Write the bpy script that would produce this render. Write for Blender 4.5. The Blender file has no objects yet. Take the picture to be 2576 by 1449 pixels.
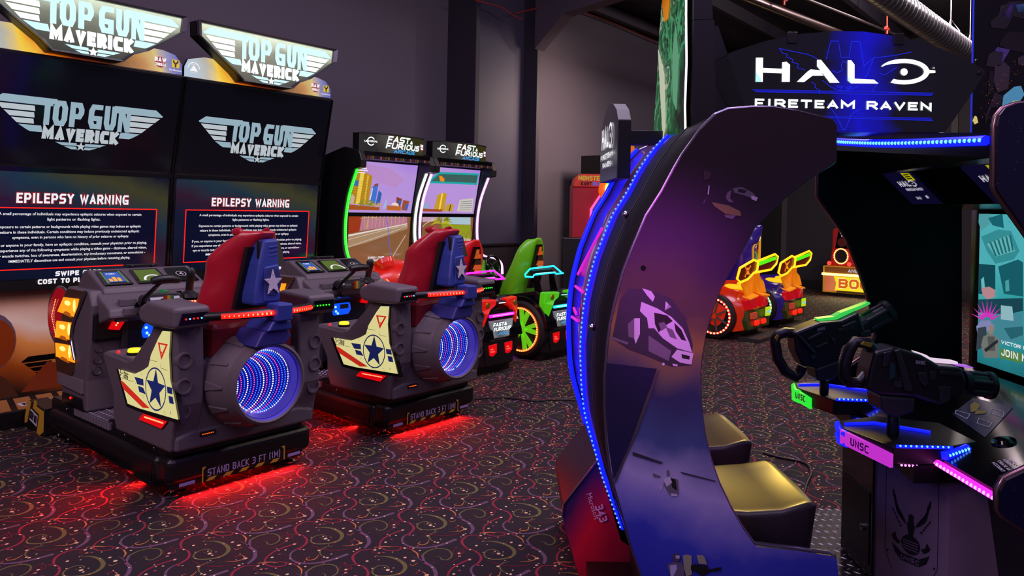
import bpy, bmesh, math, random
from mathutils import Vector, Matrix
import numpy as np
random.seed(7)
C = bpy.context.scene.collection
SC = bpy.context.scene

# ---------------------------------------------------------------- camera
F_PX, CX, HY, ROLL, CAMH, YAW = 1905.0, 1288.0, 527.0, 0.02, 1.35, math.radians(39.0)
W_PX, H_PX = 2576, 1449
DX, DY = math.sin(YAW), math.cos(YAW)            # room X axis seen from the camera (right, forward)
cam_d = bpy.data.cameras.new('camera'); cam = bpy.data.objects.new('camera', cam_d); C.objects.link(cam)
cam_d.sensor_fit = 'HORIZONTAL'; cam_d.sensor_width = 36.0
cam_d.lens = F_PX / W_PX * 36.0
cam_d.shift_y = -(H_PX / 2 - HY) / W_PX
cam_d.clip_start = 0.02; cam_d.clip_end = 100
# camera looks along forward = (DY, DX) in room coordinates (X along the wall, Y into the wall)
rot = Matrix(((DX, 0, -DY), (-DY, 0, -DX), (0, 1, 0))).to_4x4()
# the shifted frame turns about the horizon centre
cam.matrix_world = Matrix.Translation((0, 0, CAMH)) @ rot @ Matrix.Rotation(ROLL, 4, 'Z')
SC.camera = cam
SC.view_settings.view_transform = 'Standard'
SC.view_settings.look = 'None'
SC.view_settings.exposure = 0.0
SC.view_settings.gamma = 1.0
SC.view_settings.use_curve_mapping = False

# ---------------------------------------------------------------- world, room lamps and added fill lights
wd = bpy.data.worlds.new('world'); SC.world = wd; wd.use_nodes = True
wd.node_tree.nodes['Background'].inputs[0].default_value = (0.42, 0.30, 0.50, 1)
wd.node_tree.nodes['Background'].inputs[1].default_value = 0.22

def lamp(name, kind, loc, col, power, size=0.3, size_y=None, target=None, spot=None, blend=0.6):
    d = bpy.data.lights.new(name, kind); d.color = col; d.energy = power
    if kind == 'AREA':
        d.size = size
        if size_y: d.shape = 'RECTANGLE'; d.size_y = size_y
    else: d.shadow_soft_size = size
    if name.startswith('underglow'): d.spread = math.radians(125)
    if kind == 'SPOT' and spot: d.spot_size = math.radians(spot); d.spot_blend = blend
    o = bpy.data.objects.new(name, d); C.objects.link(o); o.location = loc
    if target is not None:
        o.rotation_euler = (Vector(target) - Vector(loc)).to_track_quat('-Z', 'Y').to_euler()
    return o

def cw(lat, dep, z): # a spot named from where the photographer stands -> room coordinates
    return (DX * lat + DY * dep, -DY * lat + DX * dep, z)

lamp('ceiling_lamp_hall', 'AREA', (1.0, -0.5, 4.0), (0.70, 0.50, 1.0), 75, 3.0, 3.0)
lamp('ceiling_lamp_side', 'AREA', (-1.2, 2.6, 3.6), (1.0, 0.72, 0.88), 95, 2.0, 2.0, (1.6, 3.6, .4))
lamp('ceiling_lamp_row', 'AREA', (3.5, 2.4, 4.1), (0.86, 0.70, 1.0), 110, 2.5, 2.0)
lamp('ceiling_lamp_far', 'AREA', (9.5, 1.5, 4.1), (1.0, 0.78, 0.80), 150, 2.5, 2.5)
lamp('wall_washer_lamp', 'SPOT', (7.6, 3.9, 2.9), (1.0, 0.74, 0.55), 300, 0.3, None, (7.7, 5.75, 2.0), 110, 1.0)
lamp('aisle_lamp', 'SPOT', cw(1.75, 4.6, 1.9), (1.0, 0.66, 0.10), 130, 0.12, None, cw(0.78, 2.65, 0.5), 26, 0.7)
lamp('roof_fill_1', 'POINT', cw(2.2, 5.2, 3.5), (1.0, .86, .74), 60, .1)  # unseen point lights, added to brighten the roof foil and duct
lamp('roof_fill_3', 'POINT', cw(5.5, 9.0, 4.0), (1.0, .86, .78), 120, .1)
lamp('roof_fill_2', 'POINT', cw(3.6, 4.4, 3.3), (1.0, .86, .74), 70, .1)
lamp('magenta_fill_spot', 'SPOT', cw(0.25, 0.9, 1.7), (0.75, 0.05, 1.0), 110, 0.1, None, cw(0.46, 2.1, 1.16), 26, 1.0)  # added spot, stands in for a pink reflection on the side panel
lamp('amber_lamp', 'SPOT', cw(0.1, 0.7, 2.2), (1.0, 0.68, 0.2), 60, 0.1, None, cw(0.46, 2.1, 0.98), 24, 1.0)  # added spot in place of the yellow reflection on that panel
lamp('blue_fill_spot', 'SPOT', cw(-0.6, 1.0, 1.2), (0.2, 0.22, 1.0), 34, 0.2, None, cw(0.62, 2.1, 0.42), 40, 1.0)  # added spot that lifts the blue lower print, no fixture here
lamp('red_lamp', 'SPOT', cw(-1.0, 2.2, 0.8), (1.0, 0.02, 0.08), 60, 0.1, None, cw(0.34, 2.8, 0.15), 20, 1.0)  # added spot that reddens the splayed foot, no fixture here

# ---------------------------------------------------------------- pixel rays (the photo's measured geometry)
def _ray(px, py):
    u = px - CX; v = HY - py; c, s = math.cos(ROLL), math.sin(ROLL)
    return ((u * c - v * s) / F_PX, 1.0, (u * s + v * c) / F_PX)
def _room(r, k): return Vector((k * (r[0] * DX + r[1] * DY), k * (-r[0] * DY + r[1] * DX), k * r[2] + CAMH))
def onX(p, x): r = _ray(*p); return _room(r, x / (r[0] * DX + r[1] * DY))
def onY(p, y): r = _ray(*p); return _room(r, y / (-r[0] * DY + r[1] * DX))
def onZ(p, z): r = _ray(*p); return _room(r, (z - CAMH) / r[2])
def onF(p, d): r = _ray(*p); return Vector((r[0] * d, d, r[2] * d + CAMH))     # (lat, dep, z) in the shooter's frame
def crop(x0, y0, s): return lambda *q: [(x0 + a * s, y0 + b * s) for a, b in q]

# ---------------------------------------------------------------- materials
def lin(c):
    if isinstance(c, str):
        c = tuple(int(c[i:i + 2], 16) / 255 for i in (0, 2, 4))
    return tuple(x / 12.92 if x <= 0.04045 else ((x + 0.055) / 1.055) ** 2.4 for x in c[:3]) + (1,)
_M = {}
def mat(name, col='101010', rough=0.5, metal=0.0, em=None, es=0.0, noise=0, var=0.0, bump=0.0, coat=0.0, alpha=None, spec=0.5, trans=0):
    if name in _M: return _M[name]
    m = bpy.data.materials.new(name); m.use_nodes = True; nt = m.node_tree; b = nt.nodes['Principled BSDF']
    b.inputs['Base Color'].default_value = lin(col); b.inputs['Roughness'].default_value = rough
    b.inputs['Metallic'].default_value = metal; b.inputs['Specular IOR Level'].default_value = spec
    if coat: b.inputs['Coat Weight'].default_value = coat; b.inputs['Coat Roughness'].default_value = 0.08
    if em: b.inputs['Emission Color'].default_value = lin(em); b.inputs['Emission Strength'].default_value = es
    if alpha is not None: b.inputs['Alpha'].default_value = alpha
    if trans: b.inputs['Transmission Weight'].default_value = trans
    if noise:
        tc = nt.nodes.new('ShaderNodeTexCoord'); n = nt.nodes.new('ShaderNodeTexNoise'); n.inputs['Scale'].default_value = noise
        n.inputs['Detail'].default_value = 4; nt.links.new(tc.outputs['Object'], n.inputs['Vector'])
        if var:
            mx = nt.nodes.new('ShaderNodeMix'); mx.data_type = 'RGBA'; mx.blend_type = 'MULTIPLY'; mx.inputs[0].default_value = 1
            mr = nt.nodes.new('ShaderNodeMapRange'); mr.inputs['To Min'].default_value = 1 - var; mr.inputs['To Max'].default_value = 1 + var
            nt.links.new(n.outputs['Fac'], mr.inputs['Value']); nt.links.new(mr.outputs[0], mx.inputs[7])
            mx.inputs[6].default_value = lin(em if em else col)
            nt.links.new(mx.outputs[2], b.inputs['Emission Color' if em else 'Base Color'])
        if bump:
            bp = nt.nodes.new('ShaderNodeBump'); bp.inputs['Strength'].default_value = bump; bp.inputs['Distance'].default_value = 0.01
            nt.links.new(n.outputs['Fac'], bp.inputs['Height']); nt.links.new(bp.outputs[0], b.inputs['Normal'])
    _M[name] = m; return m

def grad(name, axis, stops, emit=1.0, rough=0.25, scale=1.0, offset=0.0, noise=0.0, nscale=3.0, base_lit=False):
    """printed or displayed colour bands along an object axis (a screen image or a print)"""
    if name in _M: return _M[name]
    m = bpy.data.materials.new(name); m.use_nodes = True; nt = m.node_tree; b = nt.nodes['Principled BSDF']
    tc = nt.nodes.new('ShaderNodeTexCoord'); dp = nt.nodes.new('ShaderNodeVectorMath'); dp.operation = 'DOT_PRODUCT'
    dp.inputs[1].default_value = axis; nt.links.new(tc.outputs['Object'], dp.inputs[0])
    ma = nt.nodes.new('ShaderNodeMath'); ma.operation = 'MULTIPLY_ADD'; ma.inputs[1].default_value = scale; ma.inputs[2].default_value = offset
    nt.links.new(dp.outputs['Value'], ma.inputs[0]); last = ma.outputs[0]
    if noise:
        n = nt.nodes.new('ShaderNodeTexNoise'); n.inputs['Scale'].default_value = nscale; n.inputs['Detail'].default_value = 5
        nt.links.new(tc.outputs['Object'], n.inputs['Vector'])
        a2 = nt.nodes.new('ShaderNodeMath'); a2.operation = 'MULTIPLY_ADD'; a2.inputs[1].default_value = noise
        nt.links.new(n.outputs['Fac'], a2.inputs[0]); nt.links.new(last, a2.inputs[2]); last = a2.outputs[0]
    cr = nt.nodes.new('ShaderNodeValToRGB'); el = cr.color_ramp.elements
    while len(el) < len(stops): el.new(0.5)
    for e, (p, c) in zip(el, stops): e.position = p; e.color = lin(c)
    nt.links.new(last, cr.inputs[0])
    b.inputs['Roughness'].default_value = rough
    if emit:
        b.inputs['Base Color'].default_value = (0.005, 0.005, 0.006, 1)
        nt.links.new(cr.outputs[0], b.inputs['Emission Color']); b.inputs['Emission Strength'].default_value = emit
    else: nt.links.new(cr.outputs[0], b.inputs['Base Color'])
    _M[name] = m; return m

def glow(name, col, s): return mat(name, '050505', 0.4, em=col, es=s)

black = mat('black_metal', '0b0a0d', 0.42)
blackg = mat('black_gloss', '08080b', 0.16, coat=0.3)
black_soft = mat('black_vinyl', '0d0b0d', 0.38, noise=30, bump=0.08)
grey = mat('grey_plastic', '5a5058', 0.55, noise=180, bump=0.05)
greyd = mat('dark_grey_plastic', '2e2a30', 0.5, noise=160, bump=0.05)
chrome = mat('chrome', 'c8c8cc', 0.16, 1.0)
steel = mat('tread_steel', 'b8b0bc', 0.3, .7)
redshell = mat('red_shell', 'b0182c', 0.3, coat=0.2)
redseat = mat('red_seat', 'a01222', 0.35)
blueshell = mat('blue_shell', '2b3a8c', 0.42)
silver = mat('silver_paint', 'cfc6d2', 0.35, 0.2)
white_ink = mat('white_ink', 'd8cfdc', 0.5)
lilac_ink = mat('lilac_ink', '9d86c4', 0.5)
yellow_ink = mat('yellow_ink', 'c99a2a', 0.5)
red_led = glow('red_led', 'ff1408', 2.6); red_bead = glow('red_bead', 'ff7a50', 3.5)
red_lens = mat('red_lens', '6a0508', 0.2, em='e00610', es=0.9)
blue_led = glow('blue_led', '0a14ff', 2.2); blue_bead = glow('blue_bead', '4f9bff', 3.2)
pink_led = glow('pink_led', 'e020c8', 2.0); pink_bead = glow('pink_bead', 'ff7ae8', 3.0)
green_led = glow('green_led', '2cff28', 2.2)
cyan_led = glow('cyan_led', '18c8e8', 1.8)
white_led = glow('white_led', 'fff0ff', 2.2)
amber_led = glow('amber_led', 'ff8a10', 1.5); amber_hot = glow('amber_hot', 'ffe060', 3.0); amber_dim = glow('amber_dim', 'b85808', 0.8)
yellow_led = glow('yellow_led', 'ffd21e', 1.8)
orange_led = glow('orange_led', 'ff5a12', 2.2)
white_sign = glow('white_sign', 'f4ffff', 1.5); pale_sign = glow('pale_sign', 'bfe4ee', 1.25)
white_text = glow('white_text', 'f2eef4', 1.0)
ltext = glow('pale_blue_text', 'a6c4d4', 0.75); lwhite = glow('pale_grey_text', 'c8d3da', 0.8)

# ---------------------------------------------------------------- mesh builder
class MB:
    def __init__(s): s.v = []; s.f = []; s.m = []; s.mats = []; s.sm = []
    def mi(s, m):
        if m not in s.mats: s.mats.append(m)
        return s.mats.index(m)
    def add(s, vs, fs, m, smooth=False):
        b = len(s.v); s.v += [tuple(x) for x in vs]; i = s.mi(m)
        for f in fs: s.f.append(tuple(b + k for k in f)); s.m.append(i); s.sm.append(smooth)
    def poly(s, pts, m): s.add(pts, [tuple(range(len(pts)))], m)
    def prism(s, pts, vec, m, mside=None, mback=None):
        n = len(pts); vec = Vector(vec); a = [Vector(p) for p in pts]; b = [p + vec for p in a]
        s.add(a, [tuple(range(n))], m); s.add(b, [tuple(range(n - 1, -1, -1))], mback or m)
        s.add(a + b, [(i, i + n, (i + 1) % n + n, (i + 1) % n) for i in range(n)], mside or m)
    def box(s, lo, hi, m, M=None):
        x0, y0, z0 = lo; x1, y1, z1 = hi
        v = [Vector(p) for p in ((x0, y0, z0), (x1, y0, z0), (x1, y1, z0), (x0, y1, z0), (x0, y0, z1), (x1, y0, z1), (x1, y1, z1), (x0, y1, z1))]
        if M: v = [M @ p for p in v]
        s.add(v, [(0, 3, 2, 1), (4, 5, 6, 7), (0, 1, 5, 4), (1, 2, 6, 5), (2, 3, 7, 6), (3, 0, 4, 7)], m)
    def tube(s, path, r, m, n=8, closed=False, cap=True):
        P = [Vector(p) for p in path]; k = len(P); rings = []
        rr = r if isinstance(r, (list, tuple)) else [r] * k
        up = Vector((0.13, 0.31, 0.94)).normalized(); prev = None
        for i in range(k):
            a = P[(i - 1) % k] if (closed or i > 0) else P[i]; b = P[(i + 1) % k] if (closed or i < k - 1) else P[i]
            t = (b - a).normalized() if (b - a).length > 1e-9 else Vector((0, 0, 1))
            if prev is None:
                u = t.cross(up)
                if u.length < 1e-3: u = t.cross(Vector((1, 0, 0)))
                u.normalize()
            else:
                u = (prev - t * prev.dot(t)); u.normalize()
            prev = u; w = t.cross(u)
            rings.append([P[i] + (u * math.cos(2 * math.pi * j / n) + w * math.sin(2 * math.pi * j / n)) * rr[i] for j in range(n)])
        vs = [p for q in rings for p in q]; fs = []
        for i in range(k if closed else k - 1):
            i2 = (i + 1) % k
            fs += [(i * n + j, i * n + (j + 1) % n, i2 * n + (j + 1) % n, i2 * n + j) for j in range(n)]
        s.add(vs, fs, m, True)
        if cap and not closed:
            s.add(rings[0], [tuple(range(n - 1, -1, -1))], m); s.add(rings[-1], [tuple(range(n))], m)
    def lathe(s, prof, o, axis, m, n=32, smooth=True):
        """prof: (radius, along) pairs, m: one material or one per segment"""
        o = Vector(o); ax = Vector(axis).normalized(); u = ax.orthogonal().normalized(); w = ax.cross(u)
        ring = lambda r, h: [o + ax * h + (u * math.cos(2 * math.pi * j / n) + w * math.sin(2 * math.pi * j / n)) * r for j in range(n)]
        for i in range(len(prof) - 1):
            a, b = ring(*prof[i]), ring(*prof[i + 1]); mm = m[i] if isinstance(m, list) else m
            s.add(a + b, [(j, (j + 1) % n, n + (j + 1) % n, n + j) for j in range(n)], mm, smooth)
    def disc(s, o, nrm, r, m, n=16, r2=None, u=None):
        o = Vector(o); ax = Vector(nrm).normalized(); u = Vector(u).normalized() if u else ax.orthogonal().normalized(); w = ax.cross(u)
        s.add([o + u * math.cos(2 * math.pi * j / n) * r + w * math.sin(2 * math.pi * j / n) * (r2 or r) for j in range(n)], [tuple(range(n))], m)
    def ball(s, o, r, m, n=10, k=6, sc=(1, 1, 1)):
        o = Vector(o); vs = []; fs = []
        for i in range(k + 1):
            th = math.pi * i / k
            for j in range(n):
                ph = 2 * math.pi * j / n
                vs.append(o + Vector((r * sc[0] * math.sin(th) * math.cos(ph), r * sc[1] * math.sin(th) * math.sin(ph), r * sc[2] * math.cos(th))))
        for i in range(k):
            fs += [(i * n + j, (i + 1) * n + j, (i + 1) * n + (j + 1) % n, i * n + (j + 1) % n) for j in range(n)]
        s.add(vs, fs, m, True)
    def grid(s, rows, m, smooth=True):
        h = len(rows); w = len(rows[0])
        s.add([p for r in rows for p in r], [(i * w + j, i * w + j + 1, (i + 1) * w + j + 1, (i + 1) * w + j) for i in range(h - 1) for j in range(w - 1)], m, smooth)
    def beads(s, path, step, r, m, up=None, n=6):
        P = [Vector(p) for p in path]; d = 0.0; nxt = step / 2
        for a, b in zip(P, P[1:]):
            L = (b - a).length
            while nxt <= d + L and L > 0:
                s.ball(a + (b - a) * ((nxt - d) / L), r, m, n, 4); nxt += step
            d += L

def star_pts(cx, cy, r, k=5, inner=0.40, rot=90):
    return [(cx + (r if i % 2 == 0 else r * inner) * math.cos(math.radians(rot + i * 180 / k)), cy + (r if i % 2 == 0 else r * inner) * math.sin(math.radians(rot + i * 180 / k))) for i in range(2 * k)]

class Fr:
    """a flat 2-D sheet in space: origin, right, up; points lift off along the normal"""
    def __init__(s, o, u, v): s.o = Vector(o); s.u = Vector(u); s.v = Vector(v); s.n = s.u.cross(s.v).normalized()
    def __call__(s, x, y, h=0.0): return s.o + s.u * x + s.v * y + s.n * h
    def pts(s, q, h=0.0): return [s(x, y, h) for x, y in q]
    def sub(s, x, y, k=1.0, shear=0.0): return Fr(s(x, y), s.u * k, (s.v + s.u * shear) * k)

def ribbon2(pts, t, closed=False):
    """mitred stroke of width t (a number, or one per point) along 2-D points -> quads"""
    n = len(pts); L = []; R = []
    tt = t if isinstance(t, (list, tuple)) else [t] * n
    for i in range(n):
        p = pts[i]; a = pts[i - 1] if (closed or i > 0) else None; b = pts[(i + 1) % n] if (closed or i < n - 1) else None
        def nd(q, r):
            dx, dy = r[0] - q[0], r[1] - q[1]; l = math.hypot(dx, dy) or 1e-9; return dx / l, dy / l
        if a is None: d1 = d2 = nd(p, b)
        elif b is None: d1 = d2 = nd(a, p)
        else: d1 = nd(a, p); d2 = nd(p, b)
        nx, ny = -(d1[1] + d2[1]), d1[0] + d2[0]; l = math.hypot(nx, ny)
        if l < 1e-4: nx, ny, l = -d1[1], d1[0], 1
        nx /= l; ny /= l; k = nx * -d1[1] + ny * d1[0]; k = max(k, 0.42); h = tt[i] / 2 / k
        L.append((p[0] + nx * h, p[1] + ny * h)); R.append((p[0] - nx * h, p[1] - ny * h))
    out = []
    for i in range(n if closed else n - 1):
        j = (i + 1) % n; out.append([R[i], R[j], L[j], L[i]])
    return out

c_ = 0.22
_oct = [(c_, 0), (1 - c_, 0), (1, c_), (1, 1 - c_), (1 - c_, 1), (c_, 1), (0, 1 - c_), (0, c_)]
GL = {
 'A': [[(0, 0), (.5, 1), (1, 0)], [(.2, .3), (.8, .3)]], 'B': [[(0, 0), (0, 1), (1 - c_, 1), (1, .8), (1 - c_ / 2, .52), (0, .52)], [(1 - c_ / 2, .52), (1, .3), (1 - c_, 0), (0, 0)]],
 'C': [[(1, 0), (c_, 0), (0, c_), (0, 1 - c_), (c_, 1), (1, 1)]],
 'D': [[(0, 0), (0, 1), (1 - c_, 1), (1, 1 - c_), (1, c_), (1 - c_, 0), (0, 0)]], 'E': [[(1, 0), (0, 0), (0, 1), (1, 1)], [(0, .52), (.85, .52)]],
 'F': [[(0, 0), (0, 1), (1, 1)], [(0, .44), (.8, .44)]], 'G': [[(.6, .42), (1, .42), (1, 0), (c_, 0), (0, c_), (0, 1 - c_), (c_, 1), (1, 1)]],
 'H': [[(0, 0), (0, 1)], [(1, 0), (1, 1)], [(0, .5), (1, .5)]], 'I': [[(.5, 0), (.5, 1)]], 'J': [[(1, 1), (1, c_), (1 - c_, 0), (c_, 0), (0, c_)]],
 'K': [[(0, 0), (0, 1)], [(1, 1), (.1, .5), (1, 0)]], 'L': [[(0, 1), (0, 0), (1, 0)]], 'M': [[(0, 0), (0, 1), (.5, .3), (1, 1), (1, 0)]],
 'N': [[(0, 0), (0, 1), (1, 0), (1, 1)]], 'O': [_oct + ['c']], 'P': [[(0, 0), (0, 1), (1 - c_, 1), (1, 1 - c_), (1, .62), (1 - c_, .42), (0, .42)]],
 'Q': [_oct + ['c'], [(.6, .3), (1, 0)]], 'R': [[(0, 0), (0, 1), (1 - c_, 1), (1, 1 - c_), (1, .65), (1 - c_, .45), (0, .45)], [(.5, .45), (1, 0)]],
 'S': [[(0, 0), (1 - c_, 0), (1, c_ * .8), (1, .4), (1 - c_ * .6, .51), (c_ * .6, .51), (0, .62), (0, 1 - c_ * .8), (c_, 1), (1, 1)]],
 'T': [[(0, 1), (1, 1)], [(.5, 0), (.5, 1)]], 'U': [[(0, 1), (0, c_), (c_, 0), (1 - c_, 0), (1, c_), (1, 1)]], 'V': [[(0, 1), (.5, 0), (1, 1)]],
 'W': [[(0, 1), (.25, 0), (.5, .8), (.75, 0), (1, 1)]], 'X': [[(0, 0), (1, 1)], [(0, 1), (1, 0)]], 'Y': [[(0, 1), (.5, .5), (1, 1)], [(.5, .5), (.5, 0)]], 'Z': [[(0, 1), (1, 1), (0, 0), (1, 0)]],
 '0': [_oct + ['c']], '1': [[(.25, .8), (.55, 1), (.55, 0)]], '2': [[(0, .8), (c_, 1), (1 - c_, 1), (1, 1 - c_), (1, .6), (0, 0), (1, 0)]], '3': [[(0, 1), (1 - c_, 1), (1, .8), (.85, .52), (.3, .52)], [(.85, .52), (1, .25), (1 - c_, 0), (0, 0)]],
 '4': [[(.75, 0), (.75, 1), (0, .3), (1, .3)]], '5': [[(1, 1), (0, 1), (0, .55), (1 - c_, .55), (1, .35), (1, c_), (1 - c_, 0), (0, 0)]], '6': [[(1, 1), (c_, 1), (0, .75), (0, c_), (c_, 0), (1 - c_, 0), (1, c_), (1, .4), (1 - c_, .55), (0, .5)]],
 '8': [[(.2, .52), (0, .7), (0, .85), (c_, 1), (1 - c_, 1), (1, .85), (1, .7), (.8, .52), (1, .35), (1, c_), (1 - c_, 0), (c_, 0), (0, c_), (0, .35), (.2, .52), (.8, .52)]],
 '(': [[(.7, 1.1), (.35, .8), (.35, .2), (.7, -.1)]], ')': [[(.3, 1.1), (.65, .8), (.65, .2), (.3, -.1)]], ':': [[(.5, .15), (.5, .3)], [(.5, .65), (.5, .8)]], '-': [[(.15, .5), (.85, .5)]], '!': [[(.5, .35), (.5, 1)], [(.5, 0), (.5, .15)]], '.': [[(.5, 0), (.5, .12)]], '&': [[(1, 0), (.2, .75), (.35, 1), (.6, .95), (.65, .75), (0, .3), (.2, 0), (.6, 0), (1, .45)]], "'": [[(.5, .8), (.5, 1)]],
}
WID = {'I': .42, 'M': 1.25, 'W': 1.35, ' ': .55, '1': .6, '(': .5, ')': .5, ':': .4, '!': .45, '.': .35, "'": .3, 'E': .88, 'F': .85, 'L': .85, 'J': .8}
def glyph(mb, ch, fr, x, y, w, h, t, m, hgt):
    for st in GL.get(ch, []):
        cl = st[-1] == 'c'; q = st[:-1] if cl else st
        q = [(x + t / 2 + a * (w - t), y + t / 2 + b * (h - t)) for a, b in q]
        if not cl:      # square caps
            def ext(p, r):
                l = math.hypot(p[0] - r[0], p[1] - r[1]) or 1e-9; e = t / 2 if ch not in 'AVWMN&' else t * .35
                return (p[0] + (p[0] - r[0]) / l * e, p[1] + (p[1] - r[1]) / l * e)
            if len(q) > 1:
                q = [ext(q[0], q[1])] + q[1:-1] + [ext(q[-1], q[-2])]
        for quad in ribbon2(q, t, cl): mb.poly(fr.pts(quad, hgt), m)
def stext(mb, s, fr, x, y, w, h, t, m, gap=0.14, hgt=0.0015, align='l'):
    """block lettering fitted into width w, height h, stroke t"""
    ws = [WID.get(c, 1.0) for c in s]; tot = sum(ws) + gap * (len(s) - 1); k = w / tot
    if align == 'c': x -= w / 2
    for c, q in zip(s, ws):
        if c != ' ': glyph(mb, c, fr, x, y, q * k, h, t, m, hgt)
        x += (q + gap) * k
def ftext(mb, s, fr, x, y, size, m, w=None, align='l', hgt=0.0015, bold=0.0, sx=1.0):
    cu = bpy.data.curves.new('t', 'FONT'); cu.body = s; cu.size = 1; cu.resolution_u = 2; cu.offset = bold
    o = bpy.data.objects.new('t', cu); me = bpy.data.meshes.new_from_object(o)
    if len(me.vertices):
        xs = [v.co.x for v in me.vertices]; x0, x1 = min(xs), max(xs)
        k = size; kx = size * sx if w is None else w / max(x1 - x0, 1e-6)
        wid = (x1 - x0) * kx; ox = x if align == 'l' else x - wid / 2
        mb.add([fr(ox + (v.co.x - x0) * kx, y + v.co.y * k, hgt) for v in me.vertices], [tuple(p.vertices) for p in me.polygons], m)
    bpy.data.meshes.remove(me); bpy.data.objects.remove(o); bpy.data.curves.remove(cu)

# ---------------------------------------------------------------- objects
def thing(name, label, cat, loc=(0, 0, 0), rz=0.0, group=None):
    o = bpy.data.objects.new(name, None); C.objects.link(o); o.empty_display_size = 0.1
    o.location = loc; o.rotation_euler = (0, 0, rz); o['label'] = label; o['category'] = cat
    if group: o['group'] = group
    o['_inv'] = [x for r in (Matrix.Translation(loc) @ Matrix.Rotation(rz, 4, 'Z')).inverted() for x in r]
    return o
def inv_of(p):
    while p is not None and '_inv' not in p: p = p.parent
    q = list(p['_inv']); return Matrix([q[i * 4:i * 4 + 4] for i in range(4)])
def part(name, mb, parent=None, bevel=0.0, local=False, subsurf=0, label=None, seg=2, solid=0.0):
    me = bpy.data.meshes.new(name)
    M = inv_of(parent) if (parent is not None and not local) else None
    vs = [M @ Vector(v) for v in mb.v] if M else mb.v
    me.from_pydata([tuple(v) for v in vs], [], mb.f); me.update()
    for m in mb.mats: me.materials.append(m)
    me.polygons.foreach_set('material_index', mb.m); me.polygons.foreach_set('use_smooth', mb.sm)
    o = bpy.data.objects.new(name, me); C.objects.link(o)
    if parent is not None: o.parent = parent
    if bevel or subsurf or solid:
        bm = bmesh.new(); bm.from_mesh(me); bmesh.ops.remove_doubles(bm, verts=bm.verts, dist=1e-5)
        bmesh.ops.recalc_face_normals(bm, faces=bm.faces); bm.to_mesh(me); bm.free()
    if solid:
        md = o.modifiers.new('solid', 'SOLIDIFY'); md.thickness = solid; md.offset = -1
    if subsurf:
        md = o.modifiers.new('sub', 'SUBSURF'); md.levels = md.render_levels = subsurf
        for p in me.polygons: p.use_smooth = True
    if bevel:
        md = o.modifiers.new('bevel', 'BEVEL'); md.width = bevel; md.segments = seg; md.limit_method = 'ANGLE'; md.angle_limit = math.radians(35)
        md.harden_normals = False
    if label: o['label'] = label
    return o
def dup(root, loc, label):
    r = root.copy(); C.objects.link(r); r.location = loc; r['label'] = label
    for ch in list(root.children):
        c = ch.copy(); C.objects.link(c); c.parent = r
        for g in list(ch.children):
            d = g.copy(); C.objects.link(d); d.parent = c
    return r
def single(name, mb, label, cat, group=None, **k):
    o = part(name, mb, None, **k); o['label'] = label; o['category'] = cat
    if group: o['group'] = group
    return o
def struct(name, mb, **k):
    o = part(name, mb, None, **k); o['kind'] = 'structure'; return o
def curve(pts, k=6):
    """smooth points through a polyline (Catmull-Rom)"""
    P = [Vector(p) for p in pts]; out = []
    for i in range(len(P) - 1):
        a = P[max(i - 1, 0)]; b = P[i]; c = P[i + 1]; d = P[min(i + 2, len(P) - 1)]
        for j in range(k):
            t = j / k
            out.append(0.5 * ((2 * b) + (c - a) * t + (2 * a - 5 * b + 4 * c - d) * t * t + (3 * b - a - 3 * c + d) * t ** 3))
    return out + [P[-1]]

# ================================================================ THE ROOM
WALL_Y, BACK_X = 5.78, 14.6
wallm = mat('wall_paint', '4a4353', 0.75, noise=1.2, var=0.06)
backm = mat('back_wall_paint', '2b2830', 0.7)
beamm = mat('beam_paint', '3d3545', 0.6)
colm = mat('column_paint', '221c2c', 0.6)
foil = mat('foil_insulation', '454248', 0.30, 0.5, noise=2.6, bump=1.0)

b = MB(); b.box((-4, WALL_Y, 0), (BACK_X + .2, WALL_Y + .2, 5.2), wallm); struct('wall_left', b)
b = MB(); b.box((BACK_X, -7, 0), (BACK_X + .2, WALL_Y, 5.2), backm); struct('wall_back', b)
b = MB(); b.box((BACK_X - .03, -6, 0), (BACK_X, WALL_Y - .01, .14), mat('base_rubber', '100e12', 0.5)); struct('baseboard_back', b)
b = MB()
for y in (5.02, 5.6, 2.2): b.box((BACK_X - .06, y, 0.14), (BACK_X, y + .1, 3.2), mat('door_trim', '4a4548', 0.6))
b.box((BACK_X - .05, 5.12, .14), (BACK_X - .01, 5.6, 3.2), mat('door_dark', '0d0c0f', 0.6)); struct('trim_2', b)
# sloping roof underside with sagging foil
rows = []; rng = random.Random(3)
for i in range(44):
    y = WALL_Y - i * .3; r = []
    for j in range(66):
        x = -3.5 + j * .28; sag = .05 * math.sin(i * math.pi / 2.2) + rng.uniform(-.02, .02)
        r.append((x, y, 4.22 + (WALL_Y - y) * .075 + sag))
    rows.append(r)
b = MB(); b.grid(rows, foil); struct('ceiling', b)
for i, (y, dz) in enumerate(((4.3, 0), (2.9, 0), (1.5, 0), (0.1, 0), (-1.4, 0))):
    z = 4.14 + (WALL_Y - y) * .075; b = MB()
    b.box((-2, y - .04, z - .16), (BACK_X, y + .04, z + .02), colm); struct('trim_%d' % (10 + i), b)
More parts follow.
